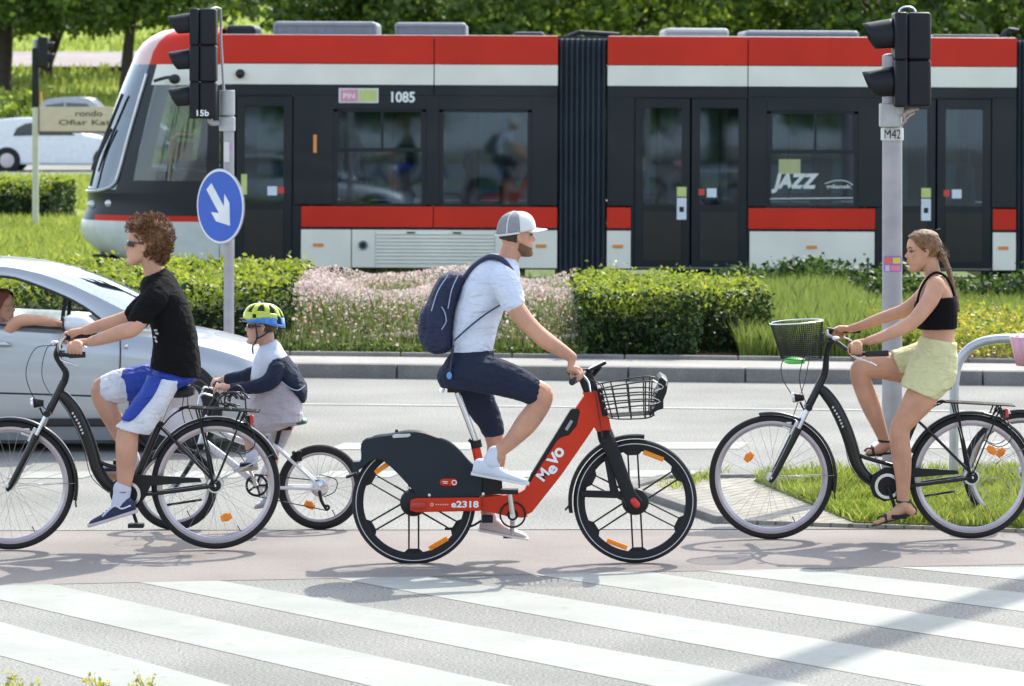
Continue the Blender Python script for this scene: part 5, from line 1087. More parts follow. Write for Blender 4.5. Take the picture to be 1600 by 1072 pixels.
def limb(mb, P, pts, n=14, k=4, ratio=1., **kw):        # pts: px, py, radius in px, depth offset m
    s = P.Y / F
    def q(px, py, dy): v = W(px, py, P.Y + dy); return v
    mb.tube([q(a, b, d) for a, b, c_, d in pts], [c_ * s for a, b, c_, d in pts], n, k=k, ratio=ratio, planar=True, round_=True, **kw)
def torso(mb, P, secs, n=24, k=4, e=2.4, off=0.):
    out = []
    for a, b, c_, d, dy, hw in secs:
        v, w_ = W(a, b, P.Y), W(c_, d, P.Y); u = (v - w_).normalized() * off; v, w_ = v + u, w_ - u; out.append((v.x, v.z, w_.x, w_.z, P.Y + dy, hw + off))
    mb.loft(out, n, k=k, e=e)
def Q(P, px, py, dy=0.): return W(px, py, P.Y + dy)
def person(P, px, py, label, group=None):
    v = W(px, py, P.Y); return thing('person', (v.x, v.y, .0), label, 'person')
def shoe(P, name, par, heel, toe, top, dy, mu, ms, hh=24, w_=.048, laces=None, sole=.012, tongue=None):
    # heel/toe: px of the sole ends; top: px of the ankle opening centre
    h, t = Q(P, *heel, dy), Q(P, *toe, dy); d = (t - h); L_ = d.length; d.normalize(); up = Vector((-d.z, 0, d.x)); up = up if up.z > 0 else -up; s = P.Y / F
    def pt(u, v, y=0): return h + d * (u * L_) + up * v + Vector((0, y, 0))
    m = MB(); H = hh * s
    prof = [(.0, .028, H * .72, .80), (.06, .036, H * .96, .9), (.18, .040, H * 1.0, .92), (.32, .040, H * .92, .9), (.48, .043, H * .68, .95), (.64, .047, H * .52, 1), (.80, .047, H * .42, 1), (.92, .040, H * .33, .95), (1.0, .018, H * .18, .8)]
    secs = []
    for u, ww, hv, q_ in prof:
        a_, b_ = pt(u, .004), pt(u, hv); secs.append((b_.x, b_.z, a_.x, a_.z, h.y, ww * w_ / .048))
    m.loft(secs, 18, k=3, e=2.5); o = m.build(name, mu, par, sub=0)
    m = MB(); secs = []
    for u, ww in ((-.015, .024), (.03, .034), (.2, .038), (.45, .036), (.7, .047), (.9, .043), (1.0, .025), (1.02, .012)):
        a_, b_ = pt(u, -.004), pt(u, sole); secs.append((b_.x, b_.z, a_.x, a_.z, h.y, (ww + .004) * w_ / .048))
    m.loft(secs, 16, k=3, e=4); m.build('sole', ms, o)
    if laces is not None:
        m = MB()
        for i in range(4): u = .42 + i * .075; hv = H * (.80 - i * .085); m.tube([pt(u, hv * .92, -.028), pt(u + .02, hv, 0), pt(u, hv * .92, .028)], .0025, 5, k=2)
        m.build('laces', laces, o)
    return o
M_wsh = mat('tshirt_white', (.62, .68, .80), .85, var=.03, fold=.55, bump=.25, bscale=900, sheen=.2); M_bsh = mat('tshirt_black', (.008, .0075, .008), .95, fold=.6, var=.1, bump=.3, bscale=900, spec=.15); M_navy = mat('navy_cotton', (.009, .016, .040), .9, fold=.6, var=.1, bump=.3, bscale=700)
M_wcl = mat('cloth_white', (.66, .68, .74), .85, fold=.6, bump=.25, bscale=900); M_blue = mat('shorts_blue', (.010, .045, .34), .65, fold=.6, var=.1, bump=.2, bscale=900); M_lime = mat('shorts_pale_lime', (.64, .61, .33), .85, fold=.6, var=.05, bump=.35, bscale=500)
M_wr = mat('shoe_white', (.62, .66, .74), .6, bump=.2, bscale=500); M_ws = mat('sole_white', (.68, .67, .66), .6); M_sole = mat('sole_black', (.015, .015, .016), .8); M_dh = mat('hair_dark', (.045, .028, .018), .7, bump=.6, bscale=250, var=.3)

# ---------------------------------------------------------------- the man on the e-bike
P = PE; man = person(P, 790, 880, 'man in white cap, white t-shirt and navy shorts riding the red e-bike')
b = MB(); hd_ = Head(Q(P, 808, 402), P.Y, 1, 1.0, R(0), R(12)); hd_.c = Q(P, 808, 401.5); hd_.skull(b)
limb(b, P, [(790, 424, 20, 0), (794, 405, 17, 0), (800, 388, 17, 0), (802, 378, 16, 0)], ratio=1.0)
torso(b, P, [(772, 592, 692, 592, 0, .15), (765, 556, 712, 556, 0, .135), (776, 510, 712, 516, 0, .14), (797, 458, 722, 462, 0, .155), (806, 432, 736, 430, 0, .165), (806, 412, 756, 408, 0, .12), (804, 402, 772, 400, 0, .06)])
for s in (-1, 1):
    far_ = 0 if s < 0 else 1
    limb(b, P, [(786, 436, 19, s * .17), (797, 466, 16.5, s * .20), (815, 494, 14.5, s * .235), (836, 517, 13, s * .245), (856, 534, 13.2, s * .25), (878, 548, 10.5, s * .255), (893, 558, 8.5, s * .262)])
    hand(b, Q(P, 893, 558, s * .262), Q(P, 898, 587, s * .275), (-.16 * 0 + .28, -s * 1.0, .03), (1, 0, -.1), .017, 1.0)
for s, leg in ((-1, [(728, 582, 22, -.09), (770, 588, 22, -.12), (812, 600, 18, -.135), (836, 611, 19, -.135), (846, 618, 18.5, -.13), (841, 636, 17, -.13), (822, 662, 17.5, -.13), (800, 688, 12.5, -.13), (780, 706, 10.5, -.135), (776, 716, 11, -.135)]), (1, [(730, 588, 20, .09), (745, 622, 19, .11), (762, 655, 14, .12), (770, 676, 14.5, .12), (776, 702, 15.5, .12), (770, 738, 16, .12), (764, 772, 12, .12), (761, 800, 10, .12), (764, 812, 10, .12)])):
    limb(b, P, leg)
b.build('body', S_man, man, remesh=.0042, sm=3)
hd_.eyes(man, brow=M_dh)
# beard and short hair
def shell(H, name, mt, par, zlo, zhi, xlo, xhi, thick=.004, cut=None, jit=.0015, dens=60):
    V = []; Fc = []; idx = {}; nz, nt_ = dens, 90
    S = spline([(a, b_, c_, d) for a, b_, c_, d in HEAD], 4); Z = [q[0] for q in S]
    def at(z):
        for i in range(len(S) - 1):
            if Z[i] <= z <= Z[i + 1]: t = (z - Z[i]) / (Z[i + 1] - Z[i] + 1e-9); return S[i] * (1 - t) + S[i + 1] * t
        return S[-1]
    for i in range(nz + 1):
        z = zlo + (zhi - zlo) * i / nz; _, fx, bx, w_ = at(z)
        for j in range(nt_):
            t = 2 * math.pi * j / nt_; ct, st = math.cos(t), math.sin(t); x = (fx + bx) / 2 + ((fx - bx) / 2 + thick) * math.copysign(abs(ct) ** .92, ct); y = (w_ + thick) * st * (1 - .20 * max(0, ct) ** 1.5) * 1.02
            zz = z + (thick if z > .2 else 0); V.append((x, y, zz))
    mb = MB()
    for i in range(nz):
        for j in range(nt_):
            q = (i * nt_ + j, i * nt_ + (j + 1) % nt_, (i + 1) * nt_ + (j + 1) % nt_, (i + 1) * nt_ + j); c_ = [sum(V[k][a] for k in q) / 4 for a in range(3)]
            if xlo <= c_[0] <= xhi and (cut is None or cut(*c_)): Fc.append(q)
    used = sorted({k for q in Fc for k in q}); mp_ = {k: i for i, k in enumerate(used)}
    mb.add([H.p(*V[k]) for k in used], [tuple(mp_[k] for k in q) for q in Fc]); return mb.build(name, mt, par, angle=180, jitter=jit, jscale=90)
shell(hd_, 'hair', M_dh, man, .075, .165, -.12, .03, .004, lambda x, y, z: x < -.018 + max(0, z - .12) * .6 and z > .085 - x * .3)
shell(hd_, 'beard', mat('beard_brown', (.22, .115, .065), .8, bump=.8, bscale=300, var=.35), man, .001, .115, -.02, .12, .0012, lambda x, y, z: (z < .052 + (.085 - x) * .45 and z < .112) and not (x > .073 and .062 < z < .084) and x > -.012 + z * .12)
# cap: crown with mesh back, brim, band
cap_ = MB(); V = []; Fc = []; n1, n2 = 14, 36
def capp(u, t): # u 0 rim..1 top
    rr = math.cos(u * math.pi / 2) ** .75; a = .107 * rr; w_ = .087 * rr; z = .148 + .092 * math.sin(u * math.pi / 2) ** .9; x = -.006 + a * math.cos(t); lift = .014 * math.cos(t) * (1 - u); return hd_.p(x - .004 * u, w_ * math.sin(t), z + lift + .002)
for part, a0_, a1_, mt in (('cap', -88, 88, mat('cap_white', (.66, .67, .66), .8, bump=.3, bscale=600)), ('cap_mesh', 88, 272, mat('cap_mesh_grey', (.36, .37, .38), .9, bump=1., bscale=380, var=.25, scale=260))):
    mb = MB(); V = []; k = 28
    for i in range(n1 + 1):
        for j in range(k + 1): V.append(capp(i / n1, R(a0_ + (a1_ - a0_) * j / k)))
    mb.add(V, [(i * (k + 1) + j, i * (k + 1) + j + 1, (i + 1) * (k + 1) + j + 1, (i + 1) * (k + 1) + j) for i in range(n1) for j in range(k)])
    if part == 'cap': cap_o = mb.build(part, mt, man, angle=180, solid=.003)
    else: mb.build(part, mt, cap_o, angle=180, solid=.002)
mb = MB()
mb.tube([capp(0, R(a)) for a in range(90, 271, 12)], .006, 6, ratio=1.6); mb.tube([capp(u, R(128)) for u in (0, .25, .5, .75, .97)], .006, 6); mb.tube([capp(u, R(232)) for u in (0, .25, .5, .75, .97)], .004, 6); mb.ell(capp(1, 0), (.008, .008, .004))
mb.build('cap_seam', MATS['cap_white'], cap_o)
mb = MB(); V = []
for i in range(7):
    for j in range(17):
        t = R(-62 + 124 * j / 16); r_ = i / 6; c0 = Vector((.098 * math.cos(t) - .004, .083 * math.sin(t), .164)); L_ = .072 * (math.cos(t * 1.2)) ** .7 if abs(t * 1.2) < 1.57 else 0; V.append(hd_.p(c0.x + L_ * r_, c0.y * (1 + .02 * r_), c0.z - .006 * r_ - .018 * (abs(math.sin(t)) ** 2) + .004))
mb.add(V, [(i * 17 + j, i * 17 + j + 1, (i + 1) * 17 + j + 1, (i + 1) * 17 + j) for i in range(6) for j in range(16)]); mb.build('cap_brim', MATS['cap_white'], cap_o, angle=180, solid=.004)
# t-shirt
b = MB(); torso(b, P, [(768, 552, 708, 556, 0, .158), (772, 534, 706, 540, 0, .158), (778, 508, 706, 515, 0, .162), (788, 482, 709, 488, 0, .168), (803, 455, 718, 458, 0, .180), (811, 432, 729, 430, 0, .186), (810, 414, 745, 408, 0, .150), (806, 405, 768, 397, 0, .085)], off=.004)
for s in (-1, 1): limb(b, P, [(780, 426, 18, s * .13), (788, 440, 22, s * .185), (795, 456, 22, s * .205), (800, 469, 20.5, s * .215)], k=3)
b.build('t_shirt', M_wsh, man, remesh=.006, sm=3, disp=.012, dsize=.07)
# shorts
b = MB(); torso(b, P, [(768, 545, 708, 549, 0, .162), (771, 562, 696, 566, 0, .170), (768, 585, 684, 586, 0, .175), (756, 606, 690, 604, 0, .165)], off=.006)
limb(b, P, [(722, 580, 29, -.09), (755, 584, 31, -.115), (795, 594, 27.5, -.13), (822, 606, 23.5, -.135), (829, 610, 22.5, -.135)], k=3); limb(b, P, [(728, 588, 28, .09), (745, 620, 27, .11), (762, 652, 21, .12), (770, 671, 18.5, .12)], k=3)
b.build('shorts', M_navy, man, remesh=.006, sm=2, disp=.010, dsize=.06)
m = MB()
for y in (-.168,): m.tube([Q(P, 771, 556, y), Q(P, 768, 572, y - .004), Q(P, 764, 590, y - .004)], .0015, 5, k=2)
m.build('pocket_seam', M_sole, man)
# shoes
sh = shoe(P, 'shoe', man, (737, 741), (825, 757), (770, 712), -.135, M_wr, M_ws, 27, laces=M_wr); m = MB(); limb(m, P, [(773, 708, 11.5, -.135), (768, 722, 14, -.135)], k=2); m.build('shoe_collar', M_wr, sh)
M_pk2 = mat('shoe_pale_pink', (.55, .47, .47), .6, bump=.2, bscale=500); sh = shoe(P, 'shoe', man, (748, 829), (824, 843), (765, 812), .14, M_pk2, M_ws, 27); m = MB(); limb(m, P, [(763, 801, 11, .12), (764, 812, 13, .13)], k=2); m.build('shoe_collar', M_pk2, sh)
# backpack
base = Q(P, 688, 552, 0); bp = thing('backpack', base, 'navy blue backpack with pale piping worn by the man on the e-bike', 'backpack')
M_bpk = mat('backpack_navy', (.012, .018, .055), .7, fold=.5, fscale=11, var=.15, bump=.35, bscale=500); M_strap = mat('strap_navy', (.02, .03, .07), .7, bump=.3, bscale=700); M_pipe = mat('piping_pale', (.30, .38, .50), .5)
def pair(l, hw): return [(a, b_, c_, d, 0, w_) for (a, b_, c_, d), w_ in zip(l, hw)]
b = MB(); torso(b, P, pair([(726, 424, 702, 424), (732, 433, 687, 433), (722, 455, 674, 456), (714, 478, 665, 480), (711, 502, 660, 505), (709, 528, 657, 528), (706, 544, 664, 546), (698, 550, 676, 551)], [.07, .12, .14, .15, .155, .155, .145, .12]), e=2.8); b.build('main_bag', M_bpk, bp, remesh=.006, sm=2, disp=.012, dsize=.05)
b = MB(); torso(b, P, pair([(676, 470, 668, 471), (680, 485, 657, 488), (680, 510, 653, 512), (678, 532, 655, 532), (674, 542, 664, 542)], [.07, .11, .12, .11, .08]), e=2.6); b.build('front_pocket', M_bpk, bp, remesh=.006, sm=2, disp=.008, dsize=.04)
m = MB()
for l in ([(716, 430), (706, 452), (700, 482)], [(700, 430), (684, 455), (674, 486)], [(684, 472), (694, 486), (697, 502), (690, 515)]): m.tube([Q(P, a, b_, -.158 if i else -.13) for i, (a, b_) in enumerate(l)], .003, 6, k=3)
m.build('piping', M_pipe, bp)
m = MB()
for s in (-1, 1):
    m.tube([Q(P, 724, 436, s * .08), Q(P, 740, 416, s * .10), Q(P, 764, 401, s * .115), Q(P, 785, 406, s * .135), Q(P, 800, 424, s * .145)], .014, 8, k=4, ratio=1.7, planar=True)
    m.tube([Q(P, 786, 474, s * .180), Q(P, 760, 490, s * .186), Q(P, 732, 512, s * .182), Q(P, 710, 532, s * .165)], .0045, 6, k=3, ratio=2, planar=True)
m.tube([Q(P, 708, 540, -.16), Q(P, 706, 560, -.175), Q(P, 703, 588, -.18)], .006, 6, k=3, ratio=1.8); m.build('strap', M_strap, bp)
m = MB(); m.ell(Q(P, 702, 587, -.19), (.014, .006, .020)); m.build('tag', mat('tag_blue', (.12, .28, .62), .4), bp)

# ---------------------------------------------------------------- curly-haired teenager
P = PL; teen = person(P, 262, 860, 'curly-haired teenager in sunglasses, black t-shirt and blue and white shorts')
b = MB(); ht = Head(Q(P, 223, 415), P.Y, -1, 1.0, R(4), R(6)); ht.skull(b)
limb(b, P, [(244, 440, 19, 0), (240, 424, 15.5, 0), (235, 408, 15, 0), (232, 396, 15.5, 0)])
torso(b, P, [(250, 596, 300, 600, 0, .12), (246, 560, 304, 562, 0, .125), (240, 520, 303, 525, 0, .135), (232, 478, 292, 480, 0, .150), (230, 455, 282, 455, 0, .155), (232, 440, 264, 436, 0, .09)])
hs = [(Q(P, *q[:2], q[2])) for q in [(119, 546, -.305), (110, 529, .28)]]
limb(b, P, [(247, 458, 16, -.16), (232, 482, 15, -.20), (217, 503, 13.5, -.23), (205, 515, 12.5, -.24), (190, 519, 12.2, -.25), (166, 527, 10.5, -.27), (142, 534, 7.8, -.285)]); limb(b, P, [(249, 455, 16, .16), (228, 478, 14, .19), (208, 492, 12, .215), (188, 500, 11.5, .23), (160, 508, 10, .25), (134, 516, 7.8, .27)])
hand(b, Q(P, 142, 534, -.285), Q(P, *((119, 546))[:2], -.30) * 1.0, (-1, .03, .02), (0, -1, .15), .0165, .98); hand(b, Q(P, 134, 516, .27), Q(P, 112, 529, .285), (-1, -.03, .02), (0, 1, .15), .0165, .98)
limb(b, P, [(258, 598, 15, -.085), (238, 624, 15, -.12), (212, 656, 14.5, -.13), (200, 678, 17, -.13), (198, 698, 17.5, -.13), (197, 726, 15.5, -.13), (194, 758, 11.5, -.13), (190, 780, 10.5, -.13), (184, 796, 11, -.13)])
limb(b, P, [(272, 592, 20, .09), (232, 592, 20, .12), (190, 600, 18, .13), (163, 606, 18.5, .13), (160, 616, 18, .13), (168, 638, 17, .13), (184, 668, 15, .13), (202, 706, 11, .13), (208, 728, 10.5, .13)])
limb(b, P, [(208, 728, 10.5, .13), (196, 738, 10.5, .13), (176, 742, 10, .13)], k=2)
b.build('body', S_teen, teen, remesh=.0042, sm=3)
M_curl = mat('hair_curly_brown', (.17, .065, .024), .6, var=.45, scale=60, bump=.5, bscale=200, trans=.25, col2=(.34, .17, .07))
b = MB(); b.ell(ht.p(-.050, 0, .165), (.105, .100, .105)); b.ell(ht.p(-.075, 0, .115), (.070, .080, .085)); b.ell(ht.p(.015, 0, .215), (.072, .075, .045)); b.ell(ht.p(-.085, 0, .075), (.042, .058, .050)); ho = b.build('hair', M_curl, teen, remesh=.008, sm=2, disp=.03, dsize=.025)
m = MB(); r_ = random.Random(4)
for i in range(1150):
    while True:
        d = Vector((r_.gauss(0, 1), r_.gauss(0, 1), r_.gauss(0, 1))).normalized(); base_ = r_.choice([((-.050, 0, .165), (.108, .103, .108)), ((-.050, 0, .165), (.108, .103, .108)), ((-.078, 0, .110), (.074, .083, .088)), ((.015, 0, .215), (.074, .078, .050)), ((-.088, 0, .075), (.046, .060, .054))])
        q = Vector(base_[0]) + Vector([d[k] * base_[1][k] for k in range(3)])
        if not (q.x > .045 and q.z < .195) and not (q.x > -.0 and q.z < .16): break
    ax_ = Vector((r_.gauss(0, 1), r_.gauss(0, 1), r_.gauss(0, 1))); ax_ = (ax_ - d * ax_.dot(d)).normalized(); bx_ = d.cross(ax_); rad = r_.uniform(.004, .011); pts = []; ph = r_.uniform(0, 6)
    for k in range(8): a = ph + k * .95; v = q + d * (r_.uniform(-.008, .012)) + ax_ * math.cos(a) * rad + bx_ * math.sin(a) * rad + d * (k * .0022); pts.append(ht.p(v.x, v.y, v.z))
    m.tube(pts, r_.uniform(.0011, .0021), 4, k=2, caps=False)
m.build('curls', M_curl, ho)
m = MB()
for s in (-1, 1): m.loft([(*(lambda v: (v.x, v.z))(ht.p(.084, 0, .152)), *(lambda v: (v.x, v.z))(ht.p(.086, 0, .120)), ht.p(.08, s * .030, .136).y, .030), (*(lambda v: (v.x, v.z))(ht.p(.074, 0, .153)), *(lambda v: (v.x, v.z))(ht.p(.076, 0, .118)), ht.p(.08, s * .036, .136).y, .034)], 12, k=1, e=3)
for s in (-1, 1): m.tube([ht.p(.080, s * .062, .146), ht.p(.040, s * .078, .144), ht.p(-.005, s * .083, .142)], .0042, 8, ratio=1, k=2)
for s in (-1, 1): m.box(ht.p(.066, s * .066, .136), (.034, .004, .028), ht.M)
m.build('sunglasses', mat('sunglass_black', (.008, .008, .009), .12, coat=1), teen, bevel=.002)
b = MB(); torso(b, P, [(236, 574, 313, 590, 0, .165), (239, 552, 312, 560, 0, .160), (240, 530, 309, 538, 0, .158), (234, 500, 304, 508, 0, .165), (225, 472, 294, 476, 0, .175), (221, 452, 284, 454, 0, .180), (223, 438, 270, 432, 0, .140), (228, 432, 257, 420, 0, .080)], off=.004)
limb(b, P, [(254, 448, 15, -.12), (243, 464, 20, -.18), (228, 484, 19, -.205), (216, 500, 17, -.22)], k=3); limb(b, P, [(252, 446, 15, .12), (238, 464, 19, .18), (220, 482, 17, .205), (208, 492, 15.5, .22)], k=3)
ts = b.build('t_shirt', M_bsh, teen, remesh=.006, sm=3, disp=.014, dsize=.08)
m = MB()
for i, (x, y) in enumerate(((243, 516), (245, 521), (242, 527), (244, 533))): m.box(Q(P, x, y, -.168), (.018, .012, .010), Matrix.Rotation(.3 * i, 3, 'Y'))
m.build('shirt_print', mat('print_lilac', (.45, .40, .46), .7), ts)
# shorts: near leg white with blue flank, far leg blue with white hem
b = MB(); torso(b, P, [(244, 574, 306, 586, 0, .148), (238, 586, 303, 596, 0, .160), (244, 604, 278, 608, 0, .160)], off=.003); limb(b, P, [(262, 594, 26, .085), (232, 596, 28, .115), (196, 602, 27, .13)], k=3); b.build('shorts', M_blue, teen, remesh=.006, sm=2, disp=.010, dsize=.06)
b = MB(); limb(b, P, [(196, 602, 27.5, .13), (183, 605, 27, .13), (175, 607, 25.5, .13)], k=3); b.build('shorts_hem', M_wcl, teen, remesh=.006, sm=2, disp=.008, dsize=.05)
b = MB(); torso(b, P, [(246, 588, 286, 592, -.08, .105), (236, 610, 272, 618, -.11, .095), (218, 630, 259, 640, -.125, .088), (200, 650, 247, 660, -.13, .084), (184, 663, 236, 676, -.13, .083)], off=.004, e=2.2); b.build('shorts_leg', M_wcl, teen, remesh=.006, sm=1, disp=.010, dsize=.05)
b = MB(); torso(b, P, [(234, 584, 262, 588, -.082, .112), (225, 605, 252, 612, -.116, .097), (212, 624, 236, 634, -.130, .090), (200, 642, 220, 650, -.136, .084), (194, 650, 210, 655, -.138, .076)], off=.005, e=2.2); b.build('shorts_stripe', M_blue, teen, remesh=.006, sm=1, disp=.010, dsize=.05)
M_sock = mat('sock_white', (.62, .64, .74), .9, bump=.5, bscale=600)
for pts_, par_ in (([(191, 764, 14.5, -.13), (190, 774, 13.5, -.13), (186, 790, 13, -.13)], None), ([(206, 714, 12.5, .13), (208, 730, 12.5, .13)], None)):
    b = MB(); limb(b, P, pts_, k=2); b.build('sock', M_sock, teen, remesh=.005, sm=1)
m = MB(); m.tube([Q(P, 177, 768, -.135 - .0), Q(P, 191, 770, -.185), Q(P, 205, 768, -.135)], .002, 5, k=3); m.build('sock_stripe', mat('stripe_navy', (.03, .04, .14), .8), teen)
M_nv = mat('skate_shoe_navy', (.025, .035, .085), .8, bump=.3, bscale=500); sh = shoe(P, 'shoe', teen, (214, 800), (139, 823), (190, 785), -.135, M_nv, mat('sole_pinkish', (.58, .50, .52), .6), 26, laces=M_wcl, sole=.018)
m = MB(); m.tube([Q(P, 204, 790, -.183), Q(P, 190, 795, -.186), Q(P, 180, 790, -.186), Q(P, 170, 797, -.186), Q(P, 160, 807, -.184)], .0045, 6, k=4); m.build('shoe_stripe', M_wr, sh)
sh = shoe(P, 'shoe', teen, (214, 738), (150, 740), (205, 720), .135, M_nv, MATS['sole_pinkish'], 24, sole=.016)

# ---------------------------------------------------------------- girl
P = PR; girl = person(P, 1440, 843, 'girl with long braid in black crop top and pale lime shorts on her bicycle')
b = MB(); hg = Head(Q(P, 1441, 424), P.Y, -1, .985, R(-3), R(8)); hg.c = Q(P, 1441, 424); hg.skull(b, .94, .95)
limb(b, P, [(1464, 450, 13, 0), (1459, 434, 12.5, 0), (1455, 418, 13, 0), (1452, 406, 13.5, 0)])
torso(b, P, [(1427, 590, 1490, 595, 0, .150), (1434, 548, 1492, 555, 0, .140), (1440, 526, 1491, 532, 0, .118), (1439, 512, 1491, 512, 0, .115), (1433, 488, 1492, 492, 0, .125), (1432, 466, 1491, 468, 0, .130), (1437, 448, 1484, 448, 0, .128), (1446, 434, 1474, 430, 0, .085)])
limb(b, P, [(1462, 446, 14.5, -.125), (1455, 466, 13.5, -.165), (1441, 486, 12.5, -.20), (1427, 502, 11.2, -.225), (1410, 512, 11, -.24), (1384, 524, 9, -.27), (1357, 533, 6.8, -.295)]); limb(b, P, [(1456, 446, 13.5, .125), (1436, 468, 12, .165), (1414, 484, 11, .20), (1396, 491, 10.2, .22), (1372, 499, 9.2, .245), (1348, 508, 7.5, .27), (1328, 514, 6.4, .285)])
hand(b, Q(P, 1357, 533, -.295), Q(P, 1338, 546, -.305), (-1, .02, .0), (0, -1, .15), .0165, .86); hand(b, Q(P, 1328, 514, .285), Q(P, 1312, 522, .295), (-1, -.02, .0), (0, 1, .15), .0165, .86)
limb(b, P, [(1458, 592, 24, -.075), (1438, 622, 25, -.10), (1420, 648, 19.5, -.115), (1407, 668, 16.5, -.115), (1406, 690, 16, -.115), (1409, 715, 15.5, -.115), (1411, 745, 12.5, -.115), (1411, 775, 10, -.115), (1412, 790, 10, -.115)])
limb(b, P, [(1412, 790, 10.5, -.115), (1400, 803, 8.5, -.115), (1384, 811, 6.5, -.115)], k=2, ratio=1.6); limb(b, P, [(1416, 794, 9, -.115), (1423, 799, 8, -.115)], k=1, ratio=1.5)
for i in range(5): limb(b, P, [(1386, 811, 3, -.150 + i * .016), (1366 + i * .5 + (4 if i in (0,) else 0), 817.5, 2.5, -.152 + i * .0165)], k=1)
limb(b, P, [(1452, 590, 27, .075), (1420, 578, 24, .10), (1382, 572, 21.5, .115), (1352, 574, 18, .115), (1344, 582, 16.5, .115), (1348, 602, 15.5, .115), (1360, 632, 15.5, .115), (1371, 660, 12, .115), (1380, 684, 9, .115), (1384, 696, 9, .115)])
limb(b, P, [(1384, 696, 9.5, .115), (1372, 703, 8, .115), (1358, 707, 6, .115)], k=2, ratio=1.6)
b.build('body', S_girl, girl, remesh=.0042, sm=3)
hg.eyes(girl, brow=mat('brow_brown', (.16, .09, .05), .8), lips=mat('lips_rose', (.50, .20, .16), .5))
M_hg = mat('hair_dark_blond', (.15, .075, .030), .5, var=.35, scale=45, bump=.7, bscale=220, col2=(.26, .135, .055))
hc = shell(hg, 'hair', M_hg, girl, .095, .231, -.13, .10, .007, lambda x, y, z: (x < -.030 + (z - .10) * .75 if z < .20 else x < .075) and not (z < .150 and x > -.022), jit=.003)
b = MB(); b.ell(hg.p(-.085, 0, .160), (.034, .050, .048)); b.ell(hg.p(-.095, 0, .125), (.030, .032, .038)); b.build('hair_bun', M_hg, hc, remesh=.005, sm=1, disp=.008, dsize=.02)
m = MB(); br_p = spline([(1473, 398), (1477, 410), (1483, 424), (1487, 440), (1491, 455), (1495, 468), (1497, 485)], 4); n = len(br_p)
for i in range(n * 2):
    t = i / (n * 2 - 1) * (n - 1); j = min(int(t), n - 2); u = t - j; x, y = br_p[j] * (1 - u) + br_p[j + 1] * u; s = 1 if i % 2 else -1; rad = .0168 * (1 - .5 * i / (n * 2)); c_ = Q(P, x, y, -.02 + s * .007); m.ell(c_ + Vector((s * .003, 0, 0)), (rad * .85, rad * .75, rad * 1.25), Matrix.Rotation(s * .7 - .2, 3, 'Y'), 10, 7)
m.build('braid', M_hg, hc)
m = MB(); r_ = random.Random(9)
for i in range(420):
    a0_ = r_.uniform(-1.35, 1.35); s0 = Vector((.074 * math.cos(a0_) - .016, .074 * math.sin(a0_), .206 - .056 * abs(a0_))); e0_ = Vector((-.092, r_.uniform(-.02, .02), r_.uniform(.125, .165))); pts = []
    for j in range(7):
        t = j / 6; v = s0.lerp(e0_, t) - Vector((-.008, 0, .125)); q = Vector((v.x / .1075, v.y / .0830, v.z / .1130)).normalized(); v = Vector((q.x * .1085, q.y * .0840, q.z * .1150)) + Vector((-.008, 0, .125)); pts.append(hg.p(*v))
    m.tube(pts, r_.uniform(.0009, .0017), 4, k=2, caps=False)
m.build('hair_strands', mat('hair_honey', (.17, .075, .030), .45, var=.4, scale=30, col2=(.34, .18, .075)), hc)
m = MB()
for i in range(60):
    a = r_.uniform(.06, .14); y = r_.uniform(-.05, .05); s0 = Vector((-.095 + r_.uniform(0, .03), y, a)); pts = [s0, s0 + Vector((-.03, y * .2, r_.uniform(-.01, .03))), s0 + Vector((-.05 - r_.uniform(0, .02), y * .3, r_.uniform(-.03, .04)))]; m.tube([hg.p(*q) for q in pts], .0009, 4, k=3, caps=False)
for i in range(14):
    t = r_.uniform(-.09, .06); m.tube([hg.p(t, r_.uniform(-.03, .03), .232), hg.p(t - .015, r_.uniform(-.03, .03), .236), hg.p(t - .03, 0, .238)], .0008, 4, k=2, caps=False)
m.build('loose_strands', M_hg, hc)
b = MB(); torso(b, P, [(1434, 514, 1494, 513, 0, .128), (1431, 500, 1495, 500, 0, .132), (1429, 486, 1495, 486, 0, .138), (1430, 474, 1494, 472, 0, .138), (1436, 467, 1492, 462, 0, .134)], off=.003); 
tp_ = b.build('crop_top', mat('top_black', (.006, .0045, .006), .9, spec=.15, bump=.2, bscale=800), girl, remesh=.005, sm=2, disp=.004, dsize=.06)
m = MB()
for s in (-1, 1): m.tube([Q(P, 1433, 474, s * .085), Q(P, 1437, 456, s * .088), Q(P, 1447, 437, s * .085), Q(P, 1462, 426, s * .075), Q(P, 1477, 432, s * .065), Q(P, 1487, 448, s * .055), Q(P, 1492, 466, s * .05)], .0075, 8, k=4, ratio=1.2, planar=True)
m.build('strap', MATS['top_black'], tp_)
b = MB(); torso(b, P, [(1438, 526, 1494, 536, 0, .132), (1434, 540, 1494, 550, 0, .146), (1424, 560, 1494, 572, 0, .160), (1420, 580, 1492, 590, 0, .165), (1430, 600, 1482, 606, 0, .150)], off=.004)
torso(b, P, [(1424, 556, 1492, 580, -.075, .085), (1410, 585, 1484, 602, -.095, .088), (1406, 600, 1460, 622, -.108, .095)], off=.004, e=2.2)
torso(b, P, [(1440, 534, 1440, 600, .075, .085), (1418, 545, 1420, 594, .098, .092), (1396, 551, 1409, 592, .112, .096)], off=.004, e=2.2)
sh_ = b.build('shorts', M_lime, girl, remesh=.006, sm=2, disp=.014, dsize=.05)
